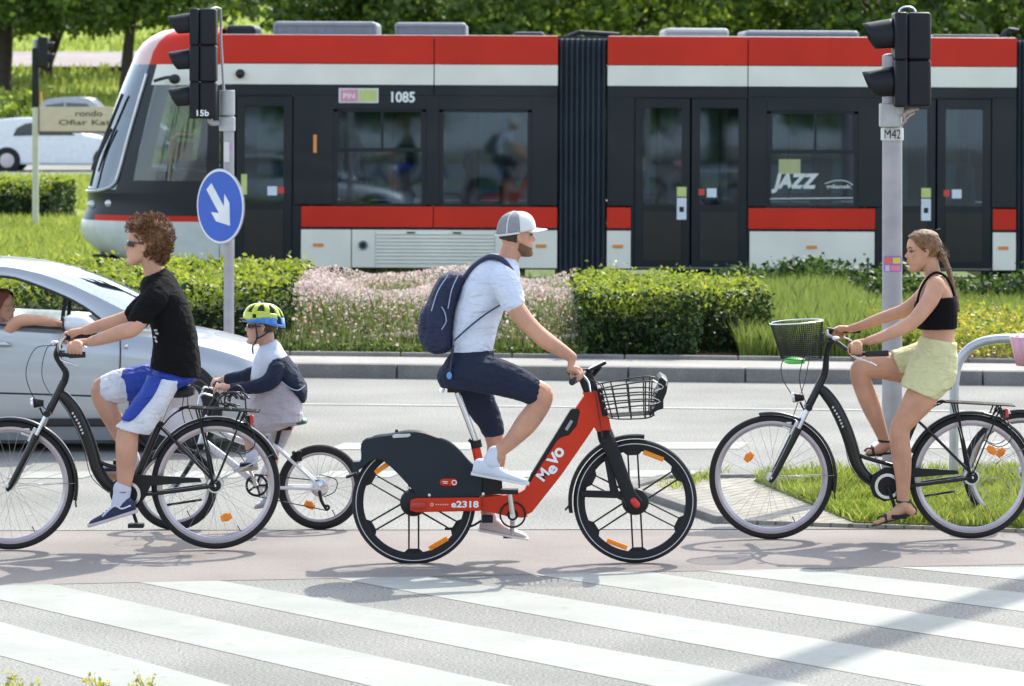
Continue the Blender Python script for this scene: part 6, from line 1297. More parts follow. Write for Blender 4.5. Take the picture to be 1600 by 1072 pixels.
m = MB(); m.loft([(*(lambda v: (v.x, v.z))(Q(P, 1438, 525)), *(lambda v: (v.x, v.z))(Q(P, 1494, 535)), P.Y, .137), (*(lambda v: (v.x, v.z))(Q(P, 1437, 531)), *(lambda v: (v.x, v.z))(Q(P, 1495, 541)), P.Y, .142)], 30, k=1); m.build('waistband', M_lime, sh_, bevel=.002)
M_san = mat('sandal_black', (.015, .013, .013), .6)
for (h, t, ank, dy, tp2) in (((1430, 801), (1363, 820), (1412, 783), -.115, (1384, 806)), ((1391, 707), (1346, 712), (1384, 688), .115, (1364, 700))):
    a_, c_ = Q(P, *h, dy), Q(P, *t, dy); m = MB(); d = (c_ - a_); sc_ = []
    for u, ww in ((-.03, .015), (.05, .028), (.3, .030), (.6, .040), (.85, .042), (1.02, .022)): p_ = a_ + d * u; sc_.append((p_.x, p_.z + .004, p_.x, p_.z - .010, p_.y, ww))
    m.loft(sc_, 14, k=3, e=3); so_ = m.build('sandal', M_san, girl)
    m = MB(); s = P.Y / F; q = Q(P, *ank, dy); m.tube([q + Vector((.042 * math.cos(a), .042 * math.sin(a), .004 * math.sin(a))) for a in [2 * math.pi * i / 16 for i in range(16)]], .0045, 6, closed=True, ratio=1.6)
    m.tube([q + Vector((.035, 0, 0)), a_ + Vector((.006, 0, .02)), a_], .005, 6, k=2, ratio=1.6)
    f_ = Q(P, *tp2, dy); m.tube([f_ + Vector((.0, -.044, -.028)), f_ + Vector((-.004, -.030, -.002)), f_ + Vector((-.004, 0, .008)), f_ + Vector((-.004, .030, -.002)), f_ + Vector((0, .044, -.028))], .008, 8, k=3, ratio=1.3); m.tube([f_ + Vector((0, -.03, 0)), f_ + Vector((-.03, .01, -.004)), f_ + Vector((-.045, .03, -.02))], .006, 6, k=3)
    m.build('sandal_strap', M_san, so_)

# ---------------------------------------------------------------- child with helmet
P = PC; kid = person(P, 430, 827, 'small child in lime and blue helmet and grey and navy shirt')
b = MB(); hk = Head(Q(P, 408, 538), P.Y, -1, .93, R(0), R(6)); hk.skull(b, 1.02)
limb(b, P, [(422, 566, 14, 0), (420, 550, 12.5, 0), (417, 536, 12.5, 0), (415, 524, 13, 0)])
torso(b, P, [(402, 650, 458, 652, 0, .110), (402, 625, 458, 625, 0, .105), (402, 590, 454, 592, 0, .105), (406, 568, 442, 564, 0, .100), (408, 555, 434, 546, 0, .07)])
limb(b, P, [(428, 576, 8, -.10), (422, 592, 8, -.13), (404, 602, 7.5, -.165), (380, 606, 7, -.20), (358, 607, 6.6, -.225)]); limb(b, P, [(420, 570, 8, .10), (404, 580, 8, .135), (386, 586, 7.5, .17), (366, 590, 7, .19), (350, 593, 6.6, .205)])
hand(b, Q(P, 358, 607, -.225), Q(P, 343, 612, -.235), (.1, 1, 0), (-1, 0, .1), .015, .78, 1); hand(b, Q(P, 350, 593, .205), Q(P, 338, 603, .225), (.1, -1, 0), (-1, 0, .1), .015, .78, 1)
limb(b, P, [(444, 650, 17, -.07), (418, 658, 15.5, -.09), (396, 664, 13, -.10), (390, 676, 12, -.10), (392, 694, 10, -.10), (394, 712, 8, -.10), (393, 722, 8, -.10)]); limb(b, P, [(448, 654, 17, .07), (436, 680, 14, .09), (426, 702, 12, .10), (424, 724, 11, .10), (424, 752, 8.5, .10), (424, 770, 8, .10)])
b.build('body', S_kid, kid, remesh=.0042, sm=3)
m = MB(); m.tube([Q(P, 383, 508, -.0), Q(P, 385, 508, -.05)], .012, 8); 
m = MB()
for s in (-1, 1): m.ell(hk.p(.078, s * .030, .132), (.010, .024, .013))
for s in (-1, 1): m.tube([hk.p(.074, s * .055, .138), hk.p(.030, s * .074, .136), hk.p(-.005, s * .080, .134)], .0032, 6, k=2); m.box(hk.p(.060, s * .060, .133), (.026, .004, .020), hk.M)
m.build('sunglasses', mat('sunglass_navy', (.012, .016, .05), .12, coat=1), kid)
shell(hk, 'hair', mat('hair_brown', (.14, .07, .035), .7, bump=.6, bscale=250, var=.3), kid, .085, .19, -.12, .03, .005, lambda x, y, z: x < -.020 + (z - .10) * .7 and z > .088)
# helmet: two-tone shell with vents, dark liner and strap
M_hl = mat('helmet_lime', (.50, .62, .015), .25, coat=.8); M_hb = mat('helmet_blue', (.02, .20, .62), .25, coat=.8); M_hn = mat('helmet_liner', (.02, .022, .028), .8)
def hp_(u, t, k_=1.0):
    rr = math.cos(u * math.pi / 2) ** .62; a = .128 * rr * k_; w_ = .095 * rr * k_; z = .150 + .098 * math.sin(u * math.pi / 2) ** .85 * k_; x = -.018 + a * math.cos(t); return hk.p(x, w_ * math.sin(t), z - (.030 * (1 - u) * max(0, -math.cos(t))) + .008 * (1 - u) * max(0, math.cos(t)))
mb = MB(); V = [hp_(i / 12, 2 * math.pi * j / 40, .93) for i in range(13) for j in range(40)]; mb.add(V, [(i * 40 + j, i * 40 + (j + 1) % 40, (i + 1) * 40 + (j + 1) % 40, (i + 1) * 40 + j) for i in range(12) for j in range(40)]); hm = mb.build('helmet', M_hn, kid, angle=180, solid=.006)
def isvent(u, d):       # d degrees from the front
    d = abs((d + 180) % 360 - 180)
    for c_, w_, u0, u1 in ((0, 9, .30, .82), (38, 12, .34, .78), (78, 14, .40, .80), (118, 13, .38, .80), (155, 12, .28, .78), (60, 7, .14, .28), (136, 10, .08, .30)):
        if abs(d - c_) < w_ * (1 - .45 * (u - u0) / (u1 - u0)) and u0 < u < u1: return True
for nm, mt, u0, u1 in (('helmet_shell', M_hl, .30, 1), ('helmet_rim_band', M_hb, 0, .30)):
    mb = MB(); nu_, nt2 = 30, 120; Fc = []
    V = [hp_(i / nu_, 2 * math.pi * j / nt2) for i in range(nu_ + 1) for j in range(nt2)]
    for i in range(nu_):
        u = (i + .5) / nu_
        for j in range(nt2):
            dd = 360 * (j + .5) / nt2; lim = .30 + .10 * math.sin(R(dd * 2)) 
            inb = (u < .17 + .13 * math.cos(R(dd)) * -1)
            if (nm == 'helmet_rim_band') != inb or isvent(u, dd): continue
            Fc.append((i * nt2 + j, i * nt2 + (j + 1) % nt2, (i + 1) * nt2 + (j + 1) % nt2, (i + 1) * nt2 + j))
    mb.add(V, Fc); mb.build(nm, mt, hm, angle=180, solid=.010)
m = MB()
for s in (-1, 1): m.tube([hk.p(.040, s * .078, .150), hk.p(.030, s * .078, .090), hk.p(.030, s * .066, .040), hk.p(.045, s * .020, .004), hk.p(.050, 0, -.002)], .0048, 6, k=3, ratio=1.8); m.tube([hk.p(-.060, s * .078, .110), hk.p(-.010, s * .080, .070), hk.p(.030, s * .068, .045)], .0045, 6, k=3, ratio=1.8)
m.tube([hk.p(.050, 0, -.002), hk.p(.054, -.006, -.03), hk.p(.050, -.01, -.06)], .004, 6); m.build('chin_strap', M_hn, hm)
m = MB(); m.tube([hk.p(.108, -.05, .168), hk.p(.124, 0, .172), hk.p(.108, .05, .168)], .005, 6, k=3, ratio=2.5); m.build('visor', M_hn, hm)
M_gsh = mat('shirt_grey_marl', (.46, .42, .46), .9, fold=.6, bump=.4, bscale=700, var=.08); M_gl3 = mat('shirt_pale_grey', (.60, .64, .72), .9, bump=.3, bscale=700)
b = MB(); torso(b, P, [(393, 660, 474, 658, 0, .150), (392, 632, 471, 632, 0, .146), (392, 606, 466, 606, 0, .140), (393, 584, 462, 586, 0, .135)], off=.004); b.build('shirt', M_gsh, kid, remesh=.006, sm=2, disp=.012, dsize=.07)
b = MB(); torso(b, P, [(393, 590, 462, 592, 0, .137), (396, 570, 454, 570, 0, .138), (400, 556, 446, 554, 0, .130), (405, 546, 436, 538, 0, .095), (408, 541, 430, 530, 0, .060)], off=.005); b.build('shirt_yoke', M_gl3, kid, remesh=.006, sm=2, disp=.010, dsize=.06)
b = MB(); limb(b, P, [(432, 576, 14, -.125), (426, 592, 14, -.15), (408, 602, 12, -.175), (384, 606, 10, -.20), (362, 607.5, 8.5, -.22)], k=3); b.build('sleeve', M_navy, kid, remesh=.006, sm=2, disp=.010, dsize=.05)
b = MB(); limb(b, P, [(418, 570, 13, .115), (404, 580, 12, .14), (384, 587, 10.5, .17), (356, 592.5, 8.5, .20)], k=3); b.build('sleeve', M_navy, kid, remesh=.006, sm=2, disp=.010, dsize=.05)
b = MB(); torso(b, P, [(415, 562, 448, 556, 0, .138), (424, 578, 462, 574, 0, .142), (430, 594, 472, 592, 0, .140), (446, 606, 478, 606, 0, .120), (462, 618, 477, 622, 0, .07), (468, 626, 473, 630, 0, .02)], off=.007, e=2.2); b.build('hood', M_navy, kid, remesh=.006, sm=2, disp=.012, dsize=.04)
m = MB(); m.tube([Q(P, 440, 596, -.155), Q(P, 452, 606, -.15), Q(P, 466, 610, -.13), Q(P, 477, 602, -.09)], .0035, 6, k=3); m.build('hood_trim', M_pipe, kid)
b = MB(); torso(b, P, [(396, 645, 466, 648, 0, .140), (400, 660, 466, 664, 0, .135)], off=.004); limb(b, P, [(440, 654, 17, -.075), (418, 660, 17, -.09), (404, 664, 15.5, -.10)], k=2); limb(b, P, [(446, 656, 17, .075), (438, 676, 16, .09), (432, 692, 14.5, .10)], k=2); b.build('shorts', M_gsh, kid, remesh=.006, sm=2, disp=.008, dsize=.05)
M_ks = mat('kid_shoe', (.45, .48, .55), .7); sh = shoe(P, 'shoe', kid, (403, 733), (366, 737), (394, 720), -.11, M_ks, mat('gum_sole', (.42, .33, .24), .7), 20, w_=.042, laces=mat('lace_teal', (.05, .38, .34), .6), sole=.014); shoe(P, 'shoe', kid, (432, 790), (398, 794), (425, 775), .11, M_ks, MATS['gum_sole'], 20, w_=.042, laces=MATS['lace_teal'], sole=.014)
for l in ([(394, 706, 9.5, -.10), (394, 720, 9.5, -.105)], [(424, 750, 9.5, .10), (424, 770, 9.5, .10)]): b = MB(); limb(b, P, l, k=2); b.build('sock', M_sock, kid)
# ================================================================ SIGNALS, SIGNS, BARRIER, CARS
M_sb = mat('signal_black', (.007, .0085, .012), .45, spec=.3, bump=.1, bscale=80, var=.15); M_galv = mat('galvanised_grey', (.36, .35, .37), .5, .35, var=.1, bump=.15, bscale=60); M_box = mat('clamp_grey', (.40, .41, .41), .6, var=.1, bump=.15, bscale=40)
def visor(m, c, r, L_, tip=.45):       # open cut-away tunnel visor pointing to -x
    V = []; n = 26; k = 6
    for i in range(k + 1):
        for j in range(n + 1):
            a = R(-140 + 280 * j / n); cut = 1 - tip * (abs(a) / R(140)) ** 1.6; x = -L_ * cut * i / k; rr = r * (1 - .10 * i / k)
            V.append(c + Vector((x, math.sin(a) * rr, math.cos(a) * rr + x * .12)))
    m.add(V, [(i * (n + 1) + j, i * (n + 1) + j + 1, (i + 1) * (n + 1) + j + 1, (i + 1) * (n + 1) + j) for i in range(k) for j in range(n)])
def signal(root, P, x0, x1, ys, r, L_, eye=None, dy=0., vis=None):
    s = P.Y / F; xc = (x0 + x1) / 2; w_ = (x1 - x0) * s
    for i, (a, b) in enumerate(ys):
        c = P(xc, (a + b) / 2, dy); h_ = (b - a) * s + .001; m = MB(); m.box(c + Vector((w_ * .18, 0, 0)), (w_ * .64, .20, h_)); hs_ = m.build('signal_section', M_sb, root, bevel=.022, bseg=3)
        m = MB(); m.box(c + Vector((-w_ * .30, 0, 0)), (w_ * .34, .25, h_)); m.build('section_door', M_sb, hs_, bevel=.014)
        cy = vis[i] if vis else (a + b) / 2 - 4; v = P(x0 + 3, cy, dy); m = MB(); visor(m, v, r, L_); m.build('visor', M_sb, hs_, solid=.004, angle=180)
        m = MB(); m.ell(v + Vector((.01, 0, 0)), (.022, r * .88, r * .88)); m.build('signal_lens', mat('lens_dark_%d' % i, [(.10, .01, .01), (.01, .05, .03), (.01, .05, .03)][i] if len(ys) == 2 else [(.10, .01, .01), (.10, .05, .005), (.01, .05, .03)][i], .15), hs_)
P1 = BP(24.4); g0 = P1(1394, 764)
sg = thing('traffic_signal', (g0.x, g0.y, .05), 'tall grey signal pole marked M42 with two-lamp black head, behind the girl', 'traffic light')
m = MB(); m.cyl(Vector((g0.x, g0.y, .04)), P1(1394, 88), .064, 28); m.ell(P1(1394, 88), (.064, .064, .02)); m.build('pole', M_galv, sg); m = MB(); m.cyl(Vector((g0.x, g0.y, .05)), Vector((g0.x, g0.y, .075)), .13, 24)
for i in range(4): m.cyl(Vector((g0.x + .1 * math.cos(i * 1.57 + .8), g0.y + .1 * math.sin(i * 1.57 + .8), .07)), Vector((g0.x + .1 * math.cos(i * 1.57 + .8), g0.y + .1 * math.sin(i * 1.57 + .8), .10)), .012, 6)
m.build('base_plate', M_galv, sg)
signal(sg, P1, 1391, 1450, [(20, 94), (94, 167)], .105, .20, dy=-.10, vis=[55, 130])
m = MB(); m.tube([P1(1415 + 12 * math.cos(a), 19 - 7 * math.sin(a), -.1) for a in [math.pi * i / 10 for i in range(11)]], .010, 8); m.build('eye_bolt', M_chr, sg)
m = MB(); m.box(P1(1389, 180, -.06), (.13, .12, .15)); m.box(P1(1404, 172, -.08), (.05, .10, .06)); m.tube([P1(1400, 178, -.08), P1(1412, 176, -.1), P1(1428, 166, -.1)], .020, 10, k=2); m.build('clamp_box', M_box, sg, bevel=.01)
m = MB(); m.tube([P1(1412, 190, -.12), P1(1410, 178, -.15), P1(1420, 172, -.15), P1(1432, 170, -.12)], .008, 6, k=3); m.tube([P1(1406, 196, -.10), P1(1416, 182, -.14), P1(1426, 176, -.12)], .007, 6, k=3); m.build('cable', mat('cable_pink', (.42, .30, .26), .6), sg)
def wrap(root, P, px, r, y0, y1, a0, a1, mt, name, out=.002):
    c = P(px, y0); c1 = P(px, y1); V = []; n = 14
    for i in range(n + 1): a = R(a0 + (a1 - a0) * i / n); V += [(c.x + math.sin(a) * (r + out), c.y - math.cos(a) * (r + out), c.z), (c.x + math.sin(a) * (r + out), c.y - math.cos(a) * (r + out), c1.z)]
    m = MB(); m.add(V, [(2 * i, 2 * i + 2, 2 * i + 3, 2 * i + 1) for i in range(n)]); return m.build(name, mt, root)
M_lab = mat('label_white', (.62, .62, .60), .5)
wrap(sg, P1, 1394, .066, 200, 219, -95, 95, M_lab, 'number_plate', .006)
def curved_text(s, root, P, px, r, y0, y1, wpx, mt, name, bold=.02):
    q = P(px - wpx / 2, y1, 0); o = text(s, q.x, q.z, wpx * P.Y / F, (y1 - y0) * P.Y / F, P.Y, mt, root, name, bold=bold, depth=.001); cx_ = P(px, 0).x; oo = origin(root)
    for v in o.data.vertices: dx = v.co.x + oo.x - cx_; a = max(-1.4, min(1.4, dx / (r + .001))); v.co.x = cx_ + math.sin(a) * r - oo.x; v.co.y = P.Y - math.cos(a) * r - oo.y
    return o
curved_text('M42', sg, P1, 1393, .084, 202, 216.5, 27, M_sole, 'number_lettering', 0.)
for i, (x0, y0, x1, y1, cc) in enumerate(((-60, 399, 60, 424, (.30, .16, .42)), (-48, 402, -8, 411, (.75, .12, .06)), (-2, 402, 44, 411, (.70, .55, .05)), (-46, 414, -20, 423, (.55, .45, .60)), (-14, 414, 42, 422, (.72, .20, .30)))):
    wrap(sg, P1, 1394, .064, y0, y1, x0, x1, mat('sticker_%d' % i, cc, .5), 'sticker', .002 + .001 * (i > 0))
# left signal with keep-right sign
P2 = BP(33.9); g0 = P2(357.5, 584)
s2 = thing('traffic_signal', (g0.x, g0.y, .1), 'three-lamp black signal head numbered 15b on the pole with the blue arrow sign', 'traffic light')
m = MB(); m.cyl(Vector((g0.x, g0.y, .05)), P2(357.5, 142), .046, 22); m.build('pole', M_galv, s2); m = MB(); m.cyl(Vector((g0.x, g0.y, .10)), Vector((g0.x, g0.y, .13)), .11, 20); m.build('base_plate', M_galv, s2)
m = MB(); m.cyl(P2(355, 141, -.0), P2(355, 180, -.0), .068, 18); m.cyl(P2(355, 183), P2(355, 205), .072, 18); m.build('clamp_box', M_box, s2, bevel=.005)
signal(s2, P2, 298, 341, [(14, 71), (71, 128), (128, 185)], .100, .21, dy=-.12, vis=[38, 94, 151])
m = MB(); m.tube([P2(330, 184, -.12), P2(332, 192, -.08), P2(350, 192, 0)], .025, 8, k=3); m.tube([P2(330, 16, -.12), P2(345, 14, -.05), P2(345, 60, 0), P2(350, 145, 0)], .012, 8, k=2); m.build('bracket', M_galv, s2)
q = P2(311, 181, -.252); text('15b', q.x, q.z, 19 * P2.Y / F, 9.5 * P2.Y / F, q.y, M_wt, s2, 'number_lettering', bold=.02)
wrap(s2, P2, 357.5, .048, 222, 253, -55, 10, M_lab, 'sticker'); wrap(s2, P2, 357.5, .048, 224, 236, 14, 50, mat('sticker_violet', (.42, .25, .48), .5), 'sticker')
# sign (keep right, white arrow on blue)
sgn = thing('road_sign', P2(346, 322, -.09), 'round blue sign with white arrow pointing down to the right, on the left signal pole', 'road sign'); rz = R(-47)
def sgp(u, v, d=0.): return P2(346, 322, -.09) + Matrix.Rotation(rz, 3, 'Z') @ Vector((u, -d, v))
rm = Matrix.Rotation(rz, 3, 'Z'); m = MB(); m.lathe(P2(346, 322, -.09), [(.0, -.004), (.330, -.004), (.334, 0), (.330, .006), (.0, .006)], 64, ax=rm, closed=False); m.build('sign_back', M_galv, sgn)
M_sw = mat('sign_white', (.74, .76, .80), .35, coat=.3); M_sbl = mat('sign_blue', (.006, .085, .50), .35, coat=.3, var=.03)
m = MB(); m.lathe(P2(346, 322, -.09), [(.0, -.007), (.327, -.007), (.327, -.0045), (.0, -.0045)], 64, ax=rm, closed=False); m.build('sign_border', M_sw, sgn)
m = MB(); m.lathe(P2(346, 322, -.09), [(.0, -.010), (.308, -.010), (.308, -.0075), (.0, -.0075)], 64, ax=rm, closed=False); m.build('sign_face', M_sbl, sgn)
ar = [(-.045, .25), (.045, .25), (.045, -.02), (.125, .06), (.125, -.045), (.0, -.20), (-.125, -.045), (-.125, .06), (-.045, -.02)]
ca, sa = math.cos(R(41)), math.sin(R(41)); A = [(x * ca - y * sa, x * sa + y * ca) for x, y in [(a, b + -.02) for a, b in ar]]
m = MB(); n = len(A); V = [sgp(x, y, .0105) for x, y in A] + [sgp(x, y, .0125) for x, y in A]; m.add(V, [tuple(range(n, 2 * n)), tuple(range(n - 1, -1, -1))] + [(i, (i + 1) % n, (i + 1) % n + n, i + n) for i in range(n)]); m.build('arrow', M_sw, sgn, smooth=False)
m = MB(); m.box(P2(354, 300, -.05), (.09, .07, .03)); m.box(P2(354, 345, -.05), (.09, .07, .03)); m.build('sign_bracket', M_galv, sgn, bevel=.004)
# steel barrier
P3b = BP(24.6); m = MB(); pts = [P3b(1490, 768), P3b(1491, 640), P3b(1492, 592), P3b(1500, 562), P3b(1520, 541), P3b(1550, 531), P3b(1600, 529), P3b(1760, 529), P3b(1800, 538), P3b(1818, 560), P3b(1822, 600), P3b(1822, 768)]
for p in pts[::11]: p.z = .03
m.tube(pts, .0305, 16, k=6); bar = m.build('barrier', mat('barrier_steel', (.50, .52, .56), .35, .6, var=.08), None, angle=180); tag(bar, 'bent tubular steel barrier standing in the grass behind the girl', 'barrier')
# lamp mast out of frame whose shadow crosses the zebra
lm = thing('street_lamp', (5.95, 26.0, 0), 'tall street lamp beyond the right edge casting its long shadow over the zebra', 'street lamp')
m = MB(); m.tube([(5.95, 26, 0), (5.95, 26, 4), (5.95, 26, 13)], [.19, .175, .15], 16); m.build('pole', M_galv, lm); m = MB(); m.tube([(5.95, 26, 12.9), (6.4, 26, 13.4), (7.6, 26, 13.6)], .05, 10, k=4); a_ = m.build('arm', M_galv, lm); m = MB(); m.box((7.9, 26, 13.6), (.8, .3, .12)); m.build('lamp_head', M_galv, lm, bevel=.04)
# pale post and street-name board
P4 = BP(64.5); g0 = P4(55.5, 363); nb = thing('street_name_sign', (g0.x, g0.y, 0), 'cream name board reading rondo Ofiar Katynia on a pale post at upper left', 'sign')
m = MB(); m.cyl(Vector((g0.x, g0.y, 0)), P4(55.5, 168), .055, 16); m.build('post', mat('post_cream', (.50, .50, .40), .5), nb)
m = MB(); a, b = P4(59, 206), P4(222, 167); m.bx(a.x, b.x, P4.Y - .02, P4.Y + .02, a.z, b.z); bd = m.build('board', mat('board_cream', (.58, .49, .37), .5), nb, smooth=False)
m = MB(); m.bx(a.x, b.x, P4.Y - .026, P4.Y + .026, a.z - .02, a.z + .01); m.bx(a.x, a.x + .03, P4.Y - .0265, P4.Y + .0265, a.z, b.z); m.build('board_frame', mat('frame_brown', (.14, .07, .04), .5), nb, smooth=False)
M_br = mat('lettering_brown', (.09, .05, .03), .5); s = P4.Y / F
for t, x0, x1, yt, yb in (('rondo', 118, 160, 172.5, 182), ('Ofiar Katynia', 92, 206, 187, 198)): q = P4(x0, yb); text(t, q.x, q.z, (x1 - x0) * s, (yb - yt) * s, P4.Y - .025, M_br, nb, 'lettering', bold=.01)
# small far signal
P5 = BP(70); g0 = P5(56, 345); fs = thing('traffic_signal', (g0.x, g0.y, 0), 'small distant signal head on a dark pole, upper left above the name board', 'traffic light')
m = MB(); m.cyl(Vector((g0.x, g0.y, 0)), P5(56, 62), .055, 14); m.build('pole', M_galv, fs); m = MB(); m.cyl(P5(62, 144), P5(62, 164), .05, 12); m.build('pole_band', mat('band_orange', (.50, .30, .08), .6), fs)
s = P5.Y / F; m = MB(); m.box(P5(56, 122, -.05), (.13, .1, 1.1)); m.build('signal_backplate', M_sb, fs, bevel=.03)
m = MB(); m.box(P5(69, 82, -.1), (.19, .25, .56)); sh5 = m.build('signal_section', M_sb, fs, bevel=.03); m = MB(); visor(m, P5(76, 74, -.1) , .09, -.12); visor(m, P5(76, 92, -.1), .09, -.12); m.build('visor', M_sb, sh5, solid=.01)

# ---------------------------------------------------------------- passengers seen through the tram windows
for i, (px, fc, zt, cl, hr, lab) in enumerate(((545, -1, 236, (.16, .19, .26), (.03, .02, .015), 'seated tram passenger in grey-blue behind the first big side window'), (632, -1, 244, (.42, .45, .12), (.10, .06, .03), 'seated tram passenger in a lime top at the right end of the first big window'),
        (735, 1, 246, (.40, .30, .36), (.05, .03, .02), 'seated tram passenger in dusty pink behind the second big side window'), (795, 1, 238, (.05, .055, .07), (.02, .015, .012), 'dark-clothed tram passenger near the tram bellows'), (1043, -1, 205, (.50, .52, .56), (.02, .015, .012), 'standing tram passenger in a pale shirt behind the first doors right of the bellows'), (1508, -1, 212, (.38, .46, .55), (.12, .07, .04), 'standing tram passenger in light blue behind the doors right of the grey signal pole'))):
    Pp = BP(YT + .62); r0 = Pp(px, 400); pas = thing('person', (r0.x, r0.y, .45), lab, 'person'); b = MB(); hp2 = Head(Pp(px, zt + 28), Pp.Y, fc, .95, 0, R(25 * fc)); hp2.skull(b); limb(b, Pp, [(px - 2 * fc, zt + 44, 8, 0), (px - fc, zt + 26, 7, 0), (px - fc, zt + 18, 7, 0)]); b.build('body', S_man, pas, remesh=.008, sm=1)
    shell(hp2, 'hair', mat('hair_pass_%d' % i, hr, .7), pas, .05 if i % 2 else .09, .231, -.13, .10, .008, lambda x, y, z: x < -.02 + (z - .10) * .6 if z < .20 else x < .07, dens=20)
    b = MB(); torso(b, Pp, [(px + 16, zt + 120, px - 16, zt + 120, 0, .18), (px + 15, zt + 80, px - 15, zt + 80, 0, .18), (px + 14, zt + 54, px - 15, zt + 54, 0, .20), (px + 7, zt + 42, px - 9, zt + 42, 0, .10)]); limb(b, Pp, [(px - fc, zt + 54, 6.5, -.19), (px + 2 * fc, zt + 76, 5.5, -.22), (px + 16 * fc, zt + 86, 4.5, -.18)])
    if zt < 220: limb(b, Pp, [(px, zt + 120, 14, 0), (px, zt + 180, 10, 0)])
    b.build('clothing', mat('clothes_pass_%d' % i, cl, .9), pas, remesh=.01, sm=2)
# ---------------------------------------------------------------- silver car
Yc = 26.75; PK = BP(Yc); s = Yc / F; Wd = 1.78
M_car = mat('car_silver_blue', (.40, .425, .45), .30, .55, var=.02, scale=2, coat=.8); M_cg = glass('car_glass', (.66, .74, .72), .06, .02, (.85, .93, 1), 0.); M_trim = mat('car_trim_black', (.012, .013, .014), .5); M_int = mat('car_interior', (.02, .02, .022), .8)
g0 = PK(-60, 709); car = thing('car', (g0.x, Yc + Wd / 2, 0), 'silver-blue car with open side window behind the curly-haired teenager', 'car')
ST_ = [(-572, 560, 560, 640), (-560, 522, 512, 668), (-520, 508, 492, 684), (-440, 500, 482, 690), (-400, 498, 498, 692), (-200, 501, 501, 694), (0, 506, 506, 695), (100, 512, 512, 695), (157, 517, 517, 695), (186, 521, 506, 695), (200, 523, 506, 695), (250, 530, 513, 695), (300, 539, 521, 694), (350, 551, 533, 692), (392, 566, 551, 688), (420, 584, 570, 684), (440, 606, 595, 676), (446, 630, 625, 660)]
def zz(py, Y): return CH - (py - HY) * Y / F
def sect(px, pb, pt, ps, endk=0.):
    x = (px - 800) * s; zs, zb = zz(ps, Yc), zz(pb, Yc); zt = zz(pt, Yc + .9) if pt != pb else zb; ins = endk
    half = [(.09 + ins, zs), (.03 + ins, zs + .03), (.0 + ins, zs + .14), (-.015 + ins, zs + .30), (.0 + ins, (zs + .30) * .35 + zb * .65), (.02 + ins, zb - .05), (.06 + ins, zb), (.22 + ins, zb + (zt - zb) * .55), (.50, zb + (zt - zb) * .9), (.89, zt)]
    return [(x, Yc + y, z) for y, z in half] + [(x, Yc + Wd - y, z) for y, z in reversed(half[:-1])]
m = MB(); V = []; 
SS = spline([tuple(map(float, q)) for q in ST_], 3)
for q in SS:
    e_ = max(0, (q[0] - 385) / 61) ** 2 * .32 + max(0, (-520 - q[0]) / 52) ** 2 * .2; V += sect(q[0], q[1], q[2], q[3], e_)
n = 19; k = len(SS); m.add(V, [(i * n + j, i * n + j + 1, (i + 1) * n + j + 1, (i + 1) * n + j) for i in range(k - 1) for j in range(n - 1)] + [tuple(range(n)), tuple(range((k - 1) * n, k * n))]); body = m.build('body', M_car, car, angle=30)
def line3(pts, r, name, mt, par, dy=-.018, **kw): m = MB(); m.tube([PK(a, b, dy) for a, b in pts], r, 6, **kw); return m.build(name, mt, par)
line3([(-380, 611), (0, 614), (100, 617), (186, 620)], .006, 'crease_line', M_trim, car, -.014); line3([(188, 520), (188, 560), (186, 600), (182, 650)], .0045, 'door_gap', M_trim, car, -.012, k=3)
m = MB(); m.box(PK(-60, 660, .0), (2.2, .06, .055)); m.build('rocker_trim', M_trim, car, bevel=.01)
m = MB(); m.loft([(*(lambda v: (v.x, v.z))(PK(-14, 535)), *(lambda v: (v.x, v.z))(PK(-14, 540)), Yc - .03, .02), (*(lambda v: (v.x, v.z))(PK(4, 533)), *(lambda v: (v.x, v.z))(PK(4, 541)), Yc - .04, .02), (*(lambda v: (v.x, v.z))(PK(18, 536)), *(lambda v: (v.x, v.z))(PK(18, 540)), Yc - .03, .015)], 10); m.build('door_handle', mat('chrome_car', (.55, .57, .6), .15, .9), car)
m = MB(); m.ell(PK(197, 541, -.01), (.014, .01, .014)); m.build('side_marker', M_chr, car)
for i, px in enumerate((272, -318)):
    for y in (Yc + .02, Yc + Wd - .02):
        c = Vector(((px - 800) * s, y, .315)); sg_ = -1 if y < Yc + .5 else 1; m = MB(); m.lathe(c, [(0, sg_ * .030), (.340, sg_ * .030), (.340, -sg_ * .2), (0, -sg_ * .2)], 40); m.build('wheel_arch', M_trim, car)
        m = MB(); m.lathe(c + Vector((0, sg_ * .05, 0)), [(.20, .02 * sg_), (.30, .02 * sg_), (.315, 0), (.315, -.15 * sg_), (.20, -.15 * sg_)], 40); wo = m.build('wheel', M_tyre, car); m = MB(); m.lathe(c + Vector((0, sg_ * .052, 0)), [(0, .0), (.06, .012 * sg_), (.205, .02 * sg_), (.205, -.05 * sg_), (0, -.05 * sg_)], 32); m.build('rim', M_rim, wo)
